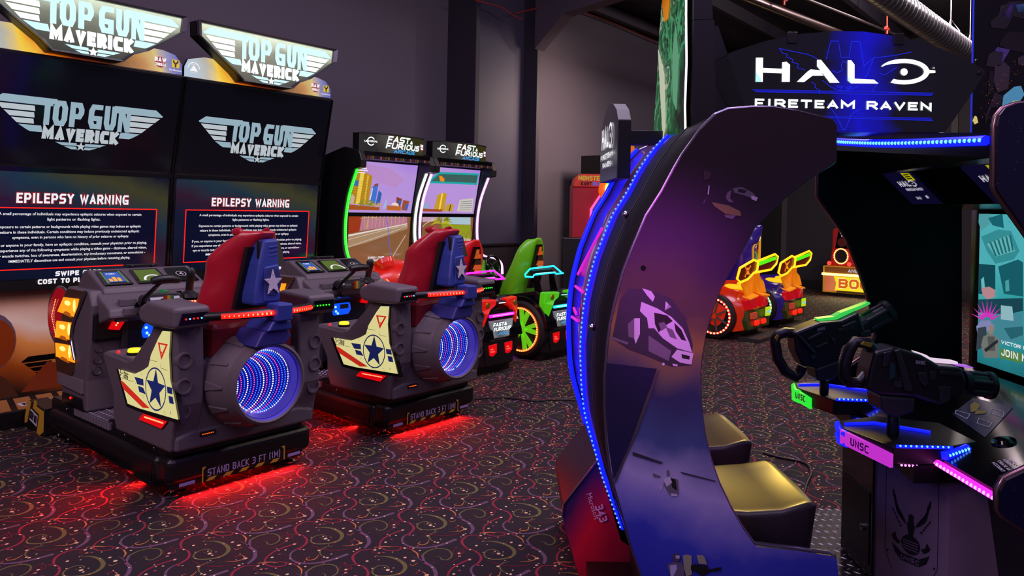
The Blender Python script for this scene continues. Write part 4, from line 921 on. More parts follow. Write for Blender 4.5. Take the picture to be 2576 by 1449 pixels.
        for a in range(13):
            t = math.radians(60 + a * 22); q = hit(cF((985 + 66 * math.cos(t), 720 - 96 * math.sin(t)))[0], up); b.disc(up(q[0], q[1], .003), up.n, .0035, G('ff80b0', 1.1), 6)
        D([(1020, 705), (1062, 688), (1112, 688), (1090, 870), (983, 850)], G('c89a28')); D([(1060, 690), (1075, 690), (1045, 860), (1030, 860)], G('f8d858')); D([(1110, 800), (1135, 795), (1182, 800), (1165, 872), (1094, 862)], G('c8a030')); D([(1145, 800), (1155, 800), (1140, 868), (1128, 868)], G('604818'))
        D([(1238, 755), (1375, 738), (1360, 872), (1213, 866)], G('d0c8b8'))
        for i in range(5): R([(1250 - i * 4, 775 + i * 20), (1362 - i * 2, 765 + i * 22)], .007, G('7888a0'))
        D([(850, 800), (885, 790), (930, 778), (938, 850), (838, 862)], G('98a8d0')); D([(875, 840), (1072, 850), (1060, 872), (868, 868)], G('a84a20'))
        D([(1070, 905), (1345, 910), (1345, 1000), (1060, 990)], G('a8c4d0'), lw); D([(1056, 990), (1345, 1005), (1345, 1140), (1080, 1090)], G('909a14'), lw); D([(818, 905), (1060, 905), (1056, 960), (818, 975)], G('c8a0b8'), lw); D([(1080, 1090), (1345, 1140), (1345, 1180), (1090, 1105)], G('c8b090'), lw)
        R([(818, 1040), (900, 990), (1000, 935)], .006, G('e0d0c8'), lw); palm(1060, 990, 120, G('b8b020'), lw); palm(1075, 960, 90, G('807a18'), lw); palm(850, 930, 40, G('b0b848'), lw); palm(1300, 1100, 70, G('908c20'), lw); R([(1300, 1100), (1290, 1200)], .008, G('6a5a20'), lw)
    part('picture', b, root).parent = u_
    # bowed header sign
    af = ArcFr(xc, 5.83, .85, 1.815)
    prn = grad('racing_header_print', (1, 0, .3), [(0, '14120f'), (.35, '3a3836'), (.5, '2c2a28'), (.68, '5a5650'), (.82, '5a3416'), (.92, '2c4a18'), (1, '3a3a12')], .65, .2, 1.15, .0, .30, 9)
    b = MB(); hw2 = .395
    pts = [af(x, 0) for x in np.linspace(-hw2, hw2, 15)]; rows = [[p + Vector((0, 0, z)) for p in pts] for z in (0, .165)]
    b.grid(rows, prn)
    bk2 = [Vector((xc + hw2 - .02, 5.16, 1.82)), Vector((xc - hw2 + .02, 5.16, 1.82))]
    loop = pts + bk2
    b.poly([p + Vector((0, 0, .165)) for p in loop], black); b.poly(loop[::-1], black)
    for a, c in ((pts[-1], bk2[0]), (bk2[0], bk2[1]), (bk2[1], pts[0])): b.poly([a, c, c + Vector((0, 0, .165)), a + Vector((0, 0, .165))], black)
    b.tube([p + Vector((0, -.002, .167)) for p in pts], .006, black, 6); hs = part('header_sign', b, root)
    b = MB(); sh = Shear(af, .28)
    stext(b, 'FAST', sh, -.165, .098, .26, .056, .0125, white_sign, .12, .002); stext(b, '&', sh, .105, .10, .035, .03, .007, white_sign, .1, .002); stext(b, 'FURIOUS', sh, -.165, .044, .43, .050, .0120, white_sign, .12, .002)
    stext(b, 'ARCADE', sh, -.07, .008, .27, .032, .0085, glow('arcade_blue', '2a98e0', 1.0), .14, .0025)
    ftext(b, 'UNIVERSAL', af, -.29, .088, .022, white_sign, .12, 'c', .003, .02)
    for r in ribbon2([(-.29 + .032 * math.cos(t), .096 + .034 * math.sin(t)) for t in np.linspace(.5, 5.6, 20)], .008): b.poly(af.pts(r, .002), white_sign)
    b.disc(af(.345, .085, .0015), af(.345, .085, 1) - af(.345, .085, 0), .034, mat('badge_red', '8c1018', .4, em='8c1018', es=.5), 18); stext(b, 'RAW', af, .315, .088, .06, .026, .008, white_sign, .15, .003); stext(b, 'THRILLS', af, .318, .066, .055, .015, .004, white_sign, .15, .003)
    part('lettering', b, hs)
    b = MB(); 
    for s in (-1, 1): b.box((xc + s * .26 - .03, 5.05, 1.79), (xc + s * .26 + .03, 5.15, 1.83), black)
    part('sign_bracket', b, root)
    # coloured dashboard with dials
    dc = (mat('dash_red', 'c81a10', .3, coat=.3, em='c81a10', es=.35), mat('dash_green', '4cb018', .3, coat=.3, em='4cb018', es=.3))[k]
    b = MB(); rows = []
    for t in np.linspace(0, 1, 9):
        x = xc + (t - .5) * .60; w = math.sin(t * math.pi)
        rows.append([(x, 4.98, .60), (x, 4.83 - .04 * w, .66), (x, 4.80 - .06 * w, .70 + .02 * w), (x, 4.90 - .04 * w, .80 + .075 * w), (x, 5.02, .815 + .075 * w), (x, 5.16, .79 + .03 * w), (x, 5.2, .70)])
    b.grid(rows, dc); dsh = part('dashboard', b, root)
    b = MB(); df = Fr((xc, 4.855, .772), (1, 0, 0), Vector((0, .10, .12)).normalized())
    for x, r in ((-.04, .036), (.055, .05)):
        b.lathe([(r, 0), (r, .012), (r * .85, .014), (0, .013)], df(x, .02, -.004), df.n, [chrome, chrome, white_text], 22)
        stext(b, '105' if x > 0 else '5', df, x - .015, .012, .03, .018, .004, black, .2, .0115)
    for x, m in ((-.08, glow('btn_orange', 'ff6a10', .8)), (-.02, glow('btn_blue', '1a70e0', .8))): b.lathe([(.027, 0), (.027, .012), (.02, .018), (0, .019)], df(x, -.065, -.004), df.n, [chrome, m, m], 18)
    part('dial', b, dsh)
    b = MB(); b.tube([(xc + .14 + .10 * math.cos(t), 4.74 + .02 * math.sin(t), .80 + .10 * math.sin(t)) for t in np.linspace(0, 6.283, 25)[:-1]], .014, blackg, 8, True)
    for a in (.5, 2.6, 4.7): b.tube([(xc + .14, 4.76, .80), (xc + .14 + .1 * math.cos(a), 4.74 + .02 * math.sin(a), .80 + .1 * math.sin(a))], .011, black, 6)
    b.tube([(xc + .14, 4.76, .80), (xc + .14, 4.92, .74)], .025, black, 8); part('steering_wheel', b, dsh)
    b = MB(); b.lathe([(.001, 0), (.07, .02), (.085, .06), (.09, .10)], (xc - .20, 4.88, .80), (0, .5, .8), dc, 18); part('air_scoop', b, dsh)
    b = MB(); b.box((x0 + .1, 4.92, 0), (x1 - .1, 5.3, .62), black); part('lower_body', b, root)
    return root
for k in (0, 1): racing_cabinet(k)

def racing_seat(k):
    X = 4.78 + FW * k
    col = ((mat('seat_red', 'd8141c', .32, coat=.2), 'c4101a'), (mat('seat_green', '6cc81c', .32, coat=.2), '3f9c12'))[k]; colm_ = col[0]
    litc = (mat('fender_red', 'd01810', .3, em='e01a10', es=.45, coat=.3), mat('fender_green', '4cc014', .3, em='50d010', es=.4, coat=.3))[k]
    neon, bead = ((pink_led, pink_bead), (cyan_led, glow('bead_cyan', '90f4ff', 2.5)))[k]
    root = thing('racing_ride', ('red racing seat with pink neon wing, just behind the further grey motion seat', 'green racing seat with cyan neon wing, beside a lit orange wheel')[k], 'racing ride seat', (X, 4.3, 0), 0, 'street racing seats')
    b = MB(); out = [(X - .23, 4.02), (X - .16, 3.97), (X + .16, 3.97), (X + .23, 4.02), (X + .25, 4.5), (X + .2, 4.66), (X - .2, 4.66), (X - .25, 4.5)]
    b.prism([(x, y, .07) for x, y in out], (0, 0, .43), black); b.prism([(X - .2, 4.0, .5), (X + .2, 4.0, .5), (X + .23, 4.1, .60), (X + .23, 4.5, .52), (X - .23, 4.5, .52), (X - .23, 4.1, .60)], (0, 0, .03), black)
    body = part('seat_body', b, root, .02)
    for s in (-1, 1):  # wheel arch skins
        b = MB(); arc = [(4.24 + .30 * math.cos(t), .27 + .30 * math.sin(t)) for t in np.linspace(.1, math.pi - .1, 14)]; inn = [(4.24 + .265 * math.cos(t), .27 + .265 * math.sin(t)) for t in np.linspace(math.pi - .1, .1, 14)]
        xx = X + s * .265; b.prism([(xx, y, z) for y, z in arc + inn], (-s * .16, 0, 0), blackg); part('wheel_arch', b, root, .006)
        # wheel
        xo = X + s * .255; w = MB(); w.lathe([(.19, -.02), (.20, .012), (.235, .018), (.262, .0), (.266, -.06), (.262, -.14), (.19, -.15)], (xo, 4.24, .266), (s, 0, 0), mat('tyre', '0b0a0c', .6), 40); wh = part('wheel', w, root)
        w = MB(); w.lathe([(.19, .0), (.17, -.04), (.16, -.1), (0, -.1)], (xo, 4.24, .266), (s, 0, 0), mat('rim_dark', '141210', .4), 32)
        limem = (mat('rim_red', 'c02a18', .3, em='c02a18', es=.5), mat('rim_lime', '62c81e', .3, em='6ad81e', es=.55))[k]
        for j in range(5):
            a = j * 2 * math.pi / 5 + .5
            for e in (-.22, .22):
                o = Vector((xo + s * .004, 4.24, .266)); d1 = Vector((0, math.cos(a + e * .2), math.sin(a + e * .2))) * .03; d2 = Vector((0, math.cos(a + e), math.sin(a + e))) * .185; n_ = Vector((0, -math.sin(a), math.cos(a))) * .020
                w.prism([o + d1 - n_ * .8, o + d1 + n_ * .8, o + d2 + n_, o + d2 - n_], (-s * .03, 0, 0), limem)
        w.lathe([(.045, -.01), (.04, .01), (0, .012)], (xo, 4.24, .266), (s, 0, 0), limem, 16); part('spoke_rim', w, wh)
        w = MB(); w.tube([(xo + s * .014, 4.24 + .193 * math.cos(t), .266 + .193 * math.sin(t)) for t in np.linspace(0, 6.2832, 41)[:-1]], .009, orange_led, 8, True)
        for t in np.linspace(0, 6.2832, 57)[:-1]: w.ball((xo + s * .022, 4.24 + .193 * math.cos(t), .266 + .193 * math.sin(t)), .0065, glow('bead_orange', 'ffa060', 2.8), 6, 4)
        part('light_ring', w, wh)
    # rear fascia
    rf = Fr((X, 3.965, 0), (1, 0, 0), (0, 0, 1)); rf.n = Vector((0, -1, 0))
    b = MB(); b.prism([(X - .215, 3.99, .30), (X + .215, 3.99, .30), (X + .225, 4.03, .60), (X - .225, 4.03, .60)], (0, .05, 0), blackg); b.prism(rf.pts([(-.17, .08), (.17, .08), (.205, .29), (-.205, .29)]), (0, .05, 0), black); fa = part('rear_fascia', b, root, .008)
    for s in (-1, 1):
        b = MB(); q = [(.235, .62), (.06, .615), (.075, .565), (.135, .54), (.165, .50), (.205, .36), (.235, .34), (.25, .52)]
        b.prism([(X + s * x, 3.955 + (.03 if x > .2 else 0), z) for x, z in q], (0, .07, 0), litc); cp_ = part('corner_panel', b, root, .012)
        b = MB(); b.lathe([(0, .008), (.022, .006), (.026, 0)], (X + s * .175, 3.957, .575), (0, -1, 0), mat('badge_gold', '9a7a20', .3, .5), 14); part('round_badge', b, cp_)
    b = MB(); b.tube([(X - .15, 3.955, .485), (X + .15, 3.955, .485)], .013, neon, 10); b.beads([(X - .13, 3.942, .487), (X + .13, 3.942, .487)], .016, .005, bead); b.prism(rf.pts([(-.17, .455), (.17, .455), (.165, .515), (-.165, .515)], .0), (0, .03, 0), blackg); part('light_bar', b, root)
    b = MB()
    for i in range(7): b.ball((X - .036 + i * .012, 3.952, .585), .004, white_led if k == 0 else glow('bead_cyan', '90f4ff', 2.5), 6, 4)
    b.prism(rf.pts([(-.055, .575), (.055, .575), (.05, .597), (-.05, .597)], .005), (0, .05, 0), black); part('vent_lamp', b, fa)
    plm = grad('plate_print', (1, 0, .4), [(0, '3a3e46'), (.4, '8a8e94'), (.6, '5a5e66'), (1, '9a9ea4')], .7, .3, 3, 0, .5, 18)
    b = MB(); b.prism(rf.pts([(-.155, .445), (.155, .445), (.135, .30), (-.10, .30)], .004), (0, .02, 0), silver); pl = part('licence_plate', b, root)
    b = MB(); b.poly(rf.pts([(-.147, .438), (.147, .438), (.128, .307), (-.094, .307)], .007), plm); ss = Shear(rf, .2, .37)
    stext(b, 'FAST&', ss, -.11, .395, .17, .030, .0065, white_sign, .12, .009); stext(b, 'FURIOUS', ss, -.095, .357, .215, .030, .0065, white_sign, .12, .009); stext(b, 'ARCADE', ss, -.03, .322, .13, .022, .005, glow('arcade_blue', '2a98e0', 1.0), .14, .009); part('plate_lettering', b, pl)
    for s in (-1, 1):
        b = MB(); b.prism(rf.pts([(s * .10 - .05, .25), (s * .10 + .055, .255), (s * .10 + .055, .18), (s * .10 + .01, .155), (s * .10 - .035, .165)], .003), (0, .02, 0), red_lens); rl = part('reflector_lamp', b, root, .004)
        b = MB()
        for i in range(5): b.ball(rf(s * .10 - .02 + (i % 3) * .018, .195 + (i // 3) * .02, .007), .006, glow('bead_red', 'ff4030', 2.5), 6, 4)
        part('lamp_bead', b, rl)
    # neon wing on two stays
    b = MB(); wz = .80; y0 = 4.17
    b.tube([(X - .30, y0, wz - .05), (X - .285, y0 + .015, wz - .03), (X - .18, y0 + .06, wz - .005), (X - .165, y0 + .05, wz + .012), (X + .20, y0 + .05, wz + .020), (X + .30, y0 + .03, wz - .045), (X + .285, y0 + .0, wz - .05), (X + .17, y0, wz - .05), (X + .15, y0, wz - .035), (X - .17, y0, wz - .04), (X - .19, y0, wz - .06)], .009, neon, 8, True)
    b.beads([(X - .16, y0 - .006, wz - .03), (X + .15, y0 - .006, wz - .03)], .014, .004, bead); wg = part('neon_wing', b, root)
    for s in (-1, 1):
        b = MB(); b.prism([(X + s * .12, 4.12, .60), (X + s * .12, 4.20, .60), (X + s * .12, 4.22, .76), (X + s * .12, 4.17, .76)], (.012, 0, 0), blackg); part('wing_stay', b, root)
    b = MB(); b.prism([(X - .15, 4.18, .758), (X + .16, 4.18, .765), (X + .15, 4.22, .80), (X - .15, 4.22, .795)], (0, .006, 0), blackg); part('wing_blade', b, root)
    # tall seat shell
    b = MB(); rows = []
    for z, w, y in ((.50, .19, 4.42), (.60, .20, 4.42), (.72, .20, 4.38), (.84, .19, 4.34), (.94, .185, 4.32), (1.0, .17, 4.31), (1.06, .11, 4.30), (1.085, .07, 4.29)):
        fw = .17 - (z - .5) * .22
        rows.append([(X - w, y + fw, z), (X - w - .01, y + fw * .5, z), (X - w, y, z), (X - w * .55, y - .05, z), (X - w * .28, y - .05, z), (X, y - .03, z), (X + w * .28, y - .05, z), (X + w * .55, y - .05, z), (X + w, y, z), (X + w + .01, y + fw * .5, z), (X + w, y + fw, z)])
    b.grid(rows, colm_); sl = part('seat_shell', b, root, 0, subsurf=1, solid=.03)
    b = MB(); b.prism([(X - .035, 4.235, 1.03), (X + .035, 4.235, 1.03), (X + .07, 4.25, .80), (X + .085, 4.30, .62), (X - .085, 4.30, .62), (X - .07, 4.25, .80)], (0, .02, 0), blackg); an = part('back_insert', b, root)
    b = MB(); fl = mat('print_flame', 'c85a20', .4, em='d06018', es=.35)
    for i, (z, w) in enumerate(((.99, .022), (.95, .04), (.90, .045), (.86, .055), (.82, .05))): b.prism([(X - w, 4.233, z - .02), (X + w, 4.233, z - .02), (X + w * .7, 4.226, z + .018), (X - w * .7, 4.226, z + .018)], (0, .004, 0), fl if i != 2 else mat('print_dark2', '3a2418', .4))
    part('artwork', b, an)
    b = MB(); b.box((X - .19, 4.36, .46), (X + .19, 4.64, .54), colm_); part('seat_cushion', b, root, .03)
    b = MB(); b.box((X - .22, 4.05, 0), (X + .22, 4.6, .07), black); part('base_foot', b, root)
    return root
for k in (0, 1): racing_seat(k)
lamp('seat_glow_lamp_1', 'AREA', (4.62, 4.10, .06), (.05, 1, .15), 1.6, .25, .1, (4.55, 3.95, 0))
lamp('seat_glow_lamp_2', 'AREA', (5.52, 4.35, .06), (.5, .05, 1), 1.6, .25, .1, (5.5, 4.0, 0))

# ================================================================ MONSTER KART CABINET (far, half hidden)
def kart_cabinet():
    o0 = onY((1440, 590), 4.75); xa = 0.0; root = thing('kart_game_cabinet', 'red kart game cabinet with rounded top standing before the brown lit wall', 'arcade game cabinet', (o0.x, o0.y, 0), -math.radians(90) + YAW)
    rd = mat('kart_red', 'a01828', .4, em='a01828', es=.10); rd2 = mat('kart_header_red', 'c0301e', .4, em='c0301e', es=.18)
    b = MB(); b.prism([(xa, 0.000, .5), (xa + .62, 0.000, .5), (xa + .62, 0.000, 1.64), (xa, 0.000, 1.64)], (0, .5, 0), rd); bd = part('cabinet_body', b, root, local=True)
    b = MB(); b.prism([(xa, -0.030, 1.62), (xa + .66, -0.030, 1.62), (xa + .66, -0.030, 1.76), (xa + .08, -0.030, 1.76), (xa + .02, -0.030, 1.715)], (0, .4, 0), rd2); hd = part('header', b, root, local=True)
    b = MB(); f = Fr((xa, -0.032, 0), (1, 0, 0), (0, 0, 1)); f.n = Vector((0, -1, 0))
    stext(b, 'MONSTER', f, .05, 1.685, .27, .055, .012, mat('kart_letter', 'b8a838', .4, em='b8a838', es=.3), .12, .002); stext(b, 'KART', f, .08, 1.632, .12, .04, .010, mat('kart_letter_dark', '3a0a10', .4), .12, .002); stext(b, 'DLX', f, .21, 1.632, .09, .04, .010, mat('kart_letter_blue', '3a60c8', .4, em='3a60c8', es=.5), .12, .002); part('lettering', b, hd, local=True)
    b = MB(); b.poly([(xa + .21, -0.010, .62), (xa + .62, -0.010, .62), (xa + .62, -0.010, 1.5), (xa + .30, -0.010, 1.5), (xa + .21, -0.010, 1.36)], grad('kart_screen', (0, 0, 1), [(0, '3a5a40'), (.4, '5a8a90'), (.7, '6a70c0'), (1, '5a50b0')], .5, .2, 1.2, -.7, .4, 9)); sc = part('screen', b, root, local=True)
    b = MB(); b.tube([(xa + .62, -0.015, 1.53), (xa + .30, -0.015, 1.53), (xa + .20, -0.015, 1.37), (xa + .20, -0.015, .75)], .014, glow('kart_pink', 'ff50a0', 1.8), 8); part('neon_edge', b, sc, local=True)
    b = MB(); b.ball((xa + .33, -0.150, 1.58), .10, mat('dome_orange', 'c85010', .3, em='f06018', es=.8), 16, 10, (.7, .7, 1)); dm = part('dome_lamp', b, root, local=True, label='rainbow lit dome lamp')
    b = MB(); b.ball((xa + .37, -0.190, 1.59), .08, glow('dome_green', '60e040', 1.2), 12, 8, (.7, .7, 1)); b.ball((xa + .345, -0.220, 1.58), .07, glow('dome_yellow', 'ffe060', 1.6), 12, 8, (.35, .6, 1)); part('lamp_stripe', b, dm, local=True)
    b = MB(); b.box((xa - .125, -0.300, 0), (xa + .62, -0.030, 1.06), black); bx = part('seat_box', b, root, bevel=.01, local=True)
    b = MB()
    for i in range(5): b.box((xa + .05 + i * .05, -0.303, .55), (xa + .07 + i * .05, -0.298, .85), greyd)
    part('vent_slat', b, bx, local=True)
    b = MB(); b.box((xa, 0.000, 0), (xa + .62, 0.500, .5), black); part('base', b, root, local=True)
kart_cabinet()
b = MB(); b.box((5.95, 5.35, 0), (6.75, 5.5, .95), mat('low_panel', '17131a', .6)); b.box((5.93, 5.33, .95), (6.77, 5.52, .97), black); single('low_partition', b, 'low black partition panel against the wall behind the green racing seat', 'partition')

# ================================================================ NEON PIRATE CARS seen through the opening
def neon_car(k):
    L = 1.2; X = 8.10 + L * k
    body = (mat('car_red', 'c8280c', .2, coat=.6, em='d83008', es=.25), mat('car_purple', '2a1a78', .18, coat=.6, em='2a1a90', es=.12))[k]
    root = thing('neon_race_car', ('glossy red ride-on car with skull wing and glowing red wheel ring', 'glossy purple ride-on car with skull wing, further along the wall')[k], 'racing ride seat', (X, 3.5, 0), 0, 'ride-on cars with skull wings')
    b = MB(); rows = []
    for y, w, z0, z1 in ((3.12, .30, .12, .50), (3.2, .34, .10, .56), (3.4, .36, .09, .60), (3.65, .35, .09, .58), (3.95, .30, .10, .46), (4.15, .24, .12, .36)):
        rows.append([(X - w, y, z0), (X - w - .02, y, (z0 + z1) / 2), (X - w + .03, y, z1 - .05), (X - w * .6, y, z1), (X, y, z1 - .10), (X + w * .6, y, z1), (X + w - .03, y, z1 - .05), (X + w + .02, y, (z0 + z1) / 2), (X + w, y, z0)])
    b.grid(rows, body); b.poly(rows[0], body); bo = part('car_body', b, root)
    b = MB(); b.prism([(X - .30, 3.07, .12), (X + .30, 3.07, .12), (X + .32, 3.08, .22), (X + .31, 3.10, .32), (X - .31, 3.10, .32), (X - .32, 3.08, .22)], (0, .10, 0), mat('bumper_olive', '3a4a1c', .35)); bu = part('bumper', b, root, .01)
    for s in (-1, 1):
        b = MB(); b.prism([(X + s * .06, 3.07, .34), (X + s * .30, 3.09, .34), (X + s * .32, 3.10, .44), (X + s * .08, 3.06, .46)], (0, .05, 0), mat('tail_red', '8a0818', .15, coat=.5, em='d00818', es=.6)); part('tail_lamp', b, root, .008)
        b = MB(); b.lathe([(.03, 0), (.028, .012), (0, .016)], (X + s * .10 - .03, 3.065, .185), (0, -1, 0), red_led, 14); b.lathe([(.03, 0), (.028, .012), (0, .016)], (X + s * .10 + .03, 3.065, .185), (0, -1, 0), red_led, 14); part('exhaust_lamp', b, root)
        # wheels with lit rings
        xo = X + s * .40; w = MB(); w.lathe([(.17, -.02), (.20, .01), (.235, .0), (.24, -.12), (.17, -.13)], (xo, 3.42, .25), (s, 0, 0), mat('tyre', '0b0a0c', .6), 32); wh = part('wheel', w, root)
        w = MB(); w.lathe([(.17, -.03), (0, -.05)], (xo, 3.42, .25), (s, 0, 0), mat('rim_dark', '141210', .4), 24)
        for j in range(7):
            a = j * .8976; o = Vector((xo - s * .015, 3.42, .25)); dv = Vector((0, math.cos(a), math.sin(a))); nv = Vector((0, -dv.z, dv.y)) * .011
            w.prism([o + dv * .03 - nv, o + dv * .03 + nv, o + dv * .16 + nv, o + dv * .16 - nv], (s * .01, 0, 0), mat('alloy', '8a8088', .3, .8))
        part('spoke_rim', w, wh)
        w = MB(); w.tube([(xo + s * .008, 3.42 + .185 * math.cos(t), .25 + .185 * math.sin(t)) for t in np.linspace(0, 6.2832, 31)[:-1]], .010, glow('ring_red', 'ff2018', 1.6) if k == 0 else glow('ring_mint', '90d890', 1.0), 6, True)
        for t in np.linspace(0, 6.2832, 31)[:-1]: w.ball((xo + s * .016, 3.42 + .185 * math.cos(t), .25 + .185 * math.sin(t)), .012, glow('ringb_red', 'ffa080', 2.4) if k == 0 else glow('ringb_mint', 'd8f8c0', 1.6), 6, 4)
        part('light_ring', w, wh)
        b = MB(); b.ball((X + s * .20, 3.30, .555), .10, amber_hot if False else glow('bulge_yellow', 'ffb810', 1.3), 14, 8, (.8, 1.5, .35)); part('fender_lamp', b, root)
    b = MB(); f = Fr((X + .20, 3.062, 0), (1, 0, 0), (0, 0, 1)); f.n = Vector((0, -1, 0)); b.prism(f.pts([(-.06, .235), (.07, .235), (.075, .33), (-.055, .33)]), (0, -.012, 0), glow('plate_lime', 'c8e010', .9)); lp = part('licence_plate', b, root)
    b = MB(); b.poly(f.pts([(-.035, .262), (.05, .262), (.05, .295), (-.035, .295)], .014), glow('plate_cyan', '80d8e8', .9)); part('plate_print', b, lp)
    b = MB(); b.prism([(X - .25, 3.06, .235), (X - .10, 3.055, .235), (X - .10, 3.055, .30), (X - .25, 3.06, .30)], (0, .02, 0), mat('badge_coral', 'c04830', .4, em='c04830', es=.3)); part('badge', b, bu)
    # amber lattice wings, skull wing, green blade
    ora = mat('amber_mesh', 'c87810', .35, em='e07808', es=.55)
    for s in (-1, 1):
        b = MB(); b.prism([(X + s * .06, 3.12, .50), (X + s * .28, 3.10, .48), (X + s * .30, 3.14, .60), (X + s * .17, 3.16, .68), (X + s * .06, 3.14, .62)], (0, .03, 0), ora); b.prism([(X + s * .05, 3.06, .46), (X + s * .28, 3.06, .44), (X + s * .29, 3.2, .47), (X + s * .07, 3.2, .50)], (0, 0, .02), ora); part('amber_fin', b, root, .008)
    wy = 3.10; b = MB(); wk = 1.17
    wing = [(X - .48, wy, .68), (X - .42, wy, .79), (X - .10, wy, .86), (X - .02, wy, .84), (X + .44, wy, .90), (X + .52, wy, .87), (X + .48, wy, .79), (X + .34, wy, .73), (X + .12, wy, .725), (X - .10, wy, .72), (X - .24, wy, .66), (X - .40, wy, .64)]
    wing = [(X + (x - X) * wk, y, z) for x, y, z in wing]
    b.prism(wing, (0, .02, 0), mat('wing_plate', '4a1408', .3, em='a02808', es=.15)); wg = part('skull_wing', b, root)
    b = MB(); b.tube(wing, .013, glow('wing_yellow', 'ffb010', 2.0), 8, True); b.tube([(X - .02, wy - .01, .84), (X - .04, wy - .01, .75), (X - .10, wy - .01, .72)], .012, glow('wing_yellow', 'ffb010', 2.0), 8); part('neon_edge', b, wg)
    b = MB(); b.prism([(X + .0, wy - .015, .79), (X + .52, wy - .015, .84), (X + .53, wy - .015, .875), (X + .0, wy - .015, .835)], (0, .01, 0), glow('wing_green', '50e010', 1.2)); part('green_blade', b, wg)
    b = MB(); bone = glow('bone_orange', 'ff8a20', 1.1); f2 = Fr((X - .29, wy - .002, .745), (1, 0, 0), (0, 0, 1)); f2.n = Vector((0, -1, 0))
    b.poly(f2.pts([(.035 * math.cos(t), .01 + .032 * math.sin(t)) for t in np.linspace(0, 6.28, 17)[:-1]], .004), bone); b.poly(f2.pts([(-.018, -.035), (.018, -.035), (.02, -.01), (-.02, -.01)], .004), bone)
    for s in (-1, 1):
        b.disc(f2(s * .014, .008, .006), (0, -1, 0), .009, mat('skull_eye', '4a0c08', .4), 8)
        for r in ribbon2([(s * .07, .05), (-s * .07, -.045)], .012): b.poly(f2.pts(r, .003), bone)
        for e in (-1, 1): b.disc(f2(s * .07, e * .05, .004), (0, -1, 0), .012, bone, 8)
    part('skull_emblem', b, wg)
    for s in (-1, 1):
        b = MB(); b.prism([(X + s * .10, 3.12, .50), (X + s * .10, 3.2, .50), (X + s * .06, 3.14, .72), (X + s * .06, 3.11, .72)], (.03, 0, 0), ora); part('wing_stay', b, root)
    # tall glossy seat
    b = MB(); rows = []
    for z, w, y in ((.45, .20, 3.80), (.58, .19, 3.72), (.72, .19, 3.66), (.86, .20, 3.66), (.95, .21, 3.66), (1.0, .19, 3.63), (1.03, .12, 3.60), (1.12, .11, 3.58), (1.2, .09, 3.57), (1.225, .05, 3.57)):
        rows.append([(X - w, y + .14, z), (X - w, y + .02, z), (X - w * .6, y - .05, z), (X, y - .06, z), (X + w * .6, y - .05, z), (X + w, y + .02, z), (X + w, y + .14, z)])
    b.grid(rows, body); st = part('seat_shell', b, root, 0, subsurf=1, solid=.03)
    b = MB(); b.tube(spl([(X + .02, 3.595, .98), (X - .06, 3.595, .95), (X - .05, 3.6, .80), (X + .0, 3.61, .62)]), [.012] * 16, glow('flame_line', 'f0a020', .7), 6); b.tube(spl([(X - .02, 3.59, .88), (X + .05, 3.59, .82), (X + .06, 3.6, .76)]), .008, glow('line_green', '40c040', .6), 6); part('flame_stripe', b, st)
    b = MB(); b.prism([(X + .13, 3.61, .58), (X + .19, 3.62, .58), (X + .20, 3.62, 1.06), (X + .17, 3.6, 1.12), (X + .13, 3.6, 1.06)], (0, .05, 0), grad('tower_print', (0, 0, 1), [(0, '8a20b0'), (.35, 'f0a8d0'), (.5, 'e87020'), (.7, '601810'), (1, '301020')], .9, .3, 1.7, -.95, .2, 6)); b.tube([(X + .13, 3.6, .60), (X + .13, 3.595, 1.06), (X + .17, 3.595, 1.125), (X + .205, 3.61, 1.06), (X + .20, 3.61, .60)], .008, glow('flame_line', 'f0a020', .7), 6); part('side_tower', b, root)
    b = MB(); b.box((X - .24, 3.18, 0), (X + .24, 4.1, .09), black); b.box((X - .30, 2.95, .004), (X + .30, 3.18, .04), mat('rubber_mat', '1e1a1c', .7)); part('base_mat', b, root)
    return root
for k in (0, 1): neon_car(k)
lamp('car_lamp', 'SPOT', (8.8, 2.0, 3.0), (1.0, .8, .6), 70, .15, None, (8.7, 3.4, .5), 55, .7)
# their tall screen unit: only the header and flame ornament show above the bracket
fo = onY((1594, 325), 4.75); b = MB(); root = thing('flame_top_cabinet', 'tall game cabinet topped by an orange flame, mostly hidden behind the small hanging sign', 'arcade game cabinet', (fo.x + .1, 5.0, 0))
b.box((fo.x - .18, 4.85, 0), (fo.x + .5, 5.4, 2.05), black); part('cabinet_body', b, root)
b = MB(); b.box((fo.x - .17, 4.78, 1.72), (fo.x + .48, 4.85, 2.02), grad('pink_panel', (1, 0, 1), [(0, '701090'), (.5, 'e020d0'), (1, '5a10a0')], 1.0, .2, 3, -18, .6, 30)); part('pink_header', b, root)
b = MB(); b.prism([(fo.x + x, 4.80, 2.05 + z) for x, z in ((-.13, 0), (-.15, .06), (-.10, .12), (-.08, .08), (-.03, .15), (-.02, .26), (.04, .18), (.06, .10), (.10, .14), (.14, .06), (.12, 0))], (0, .05, 0), glow('flame_orange', 'f07818', .7)); part('flame_ornament', b, root)

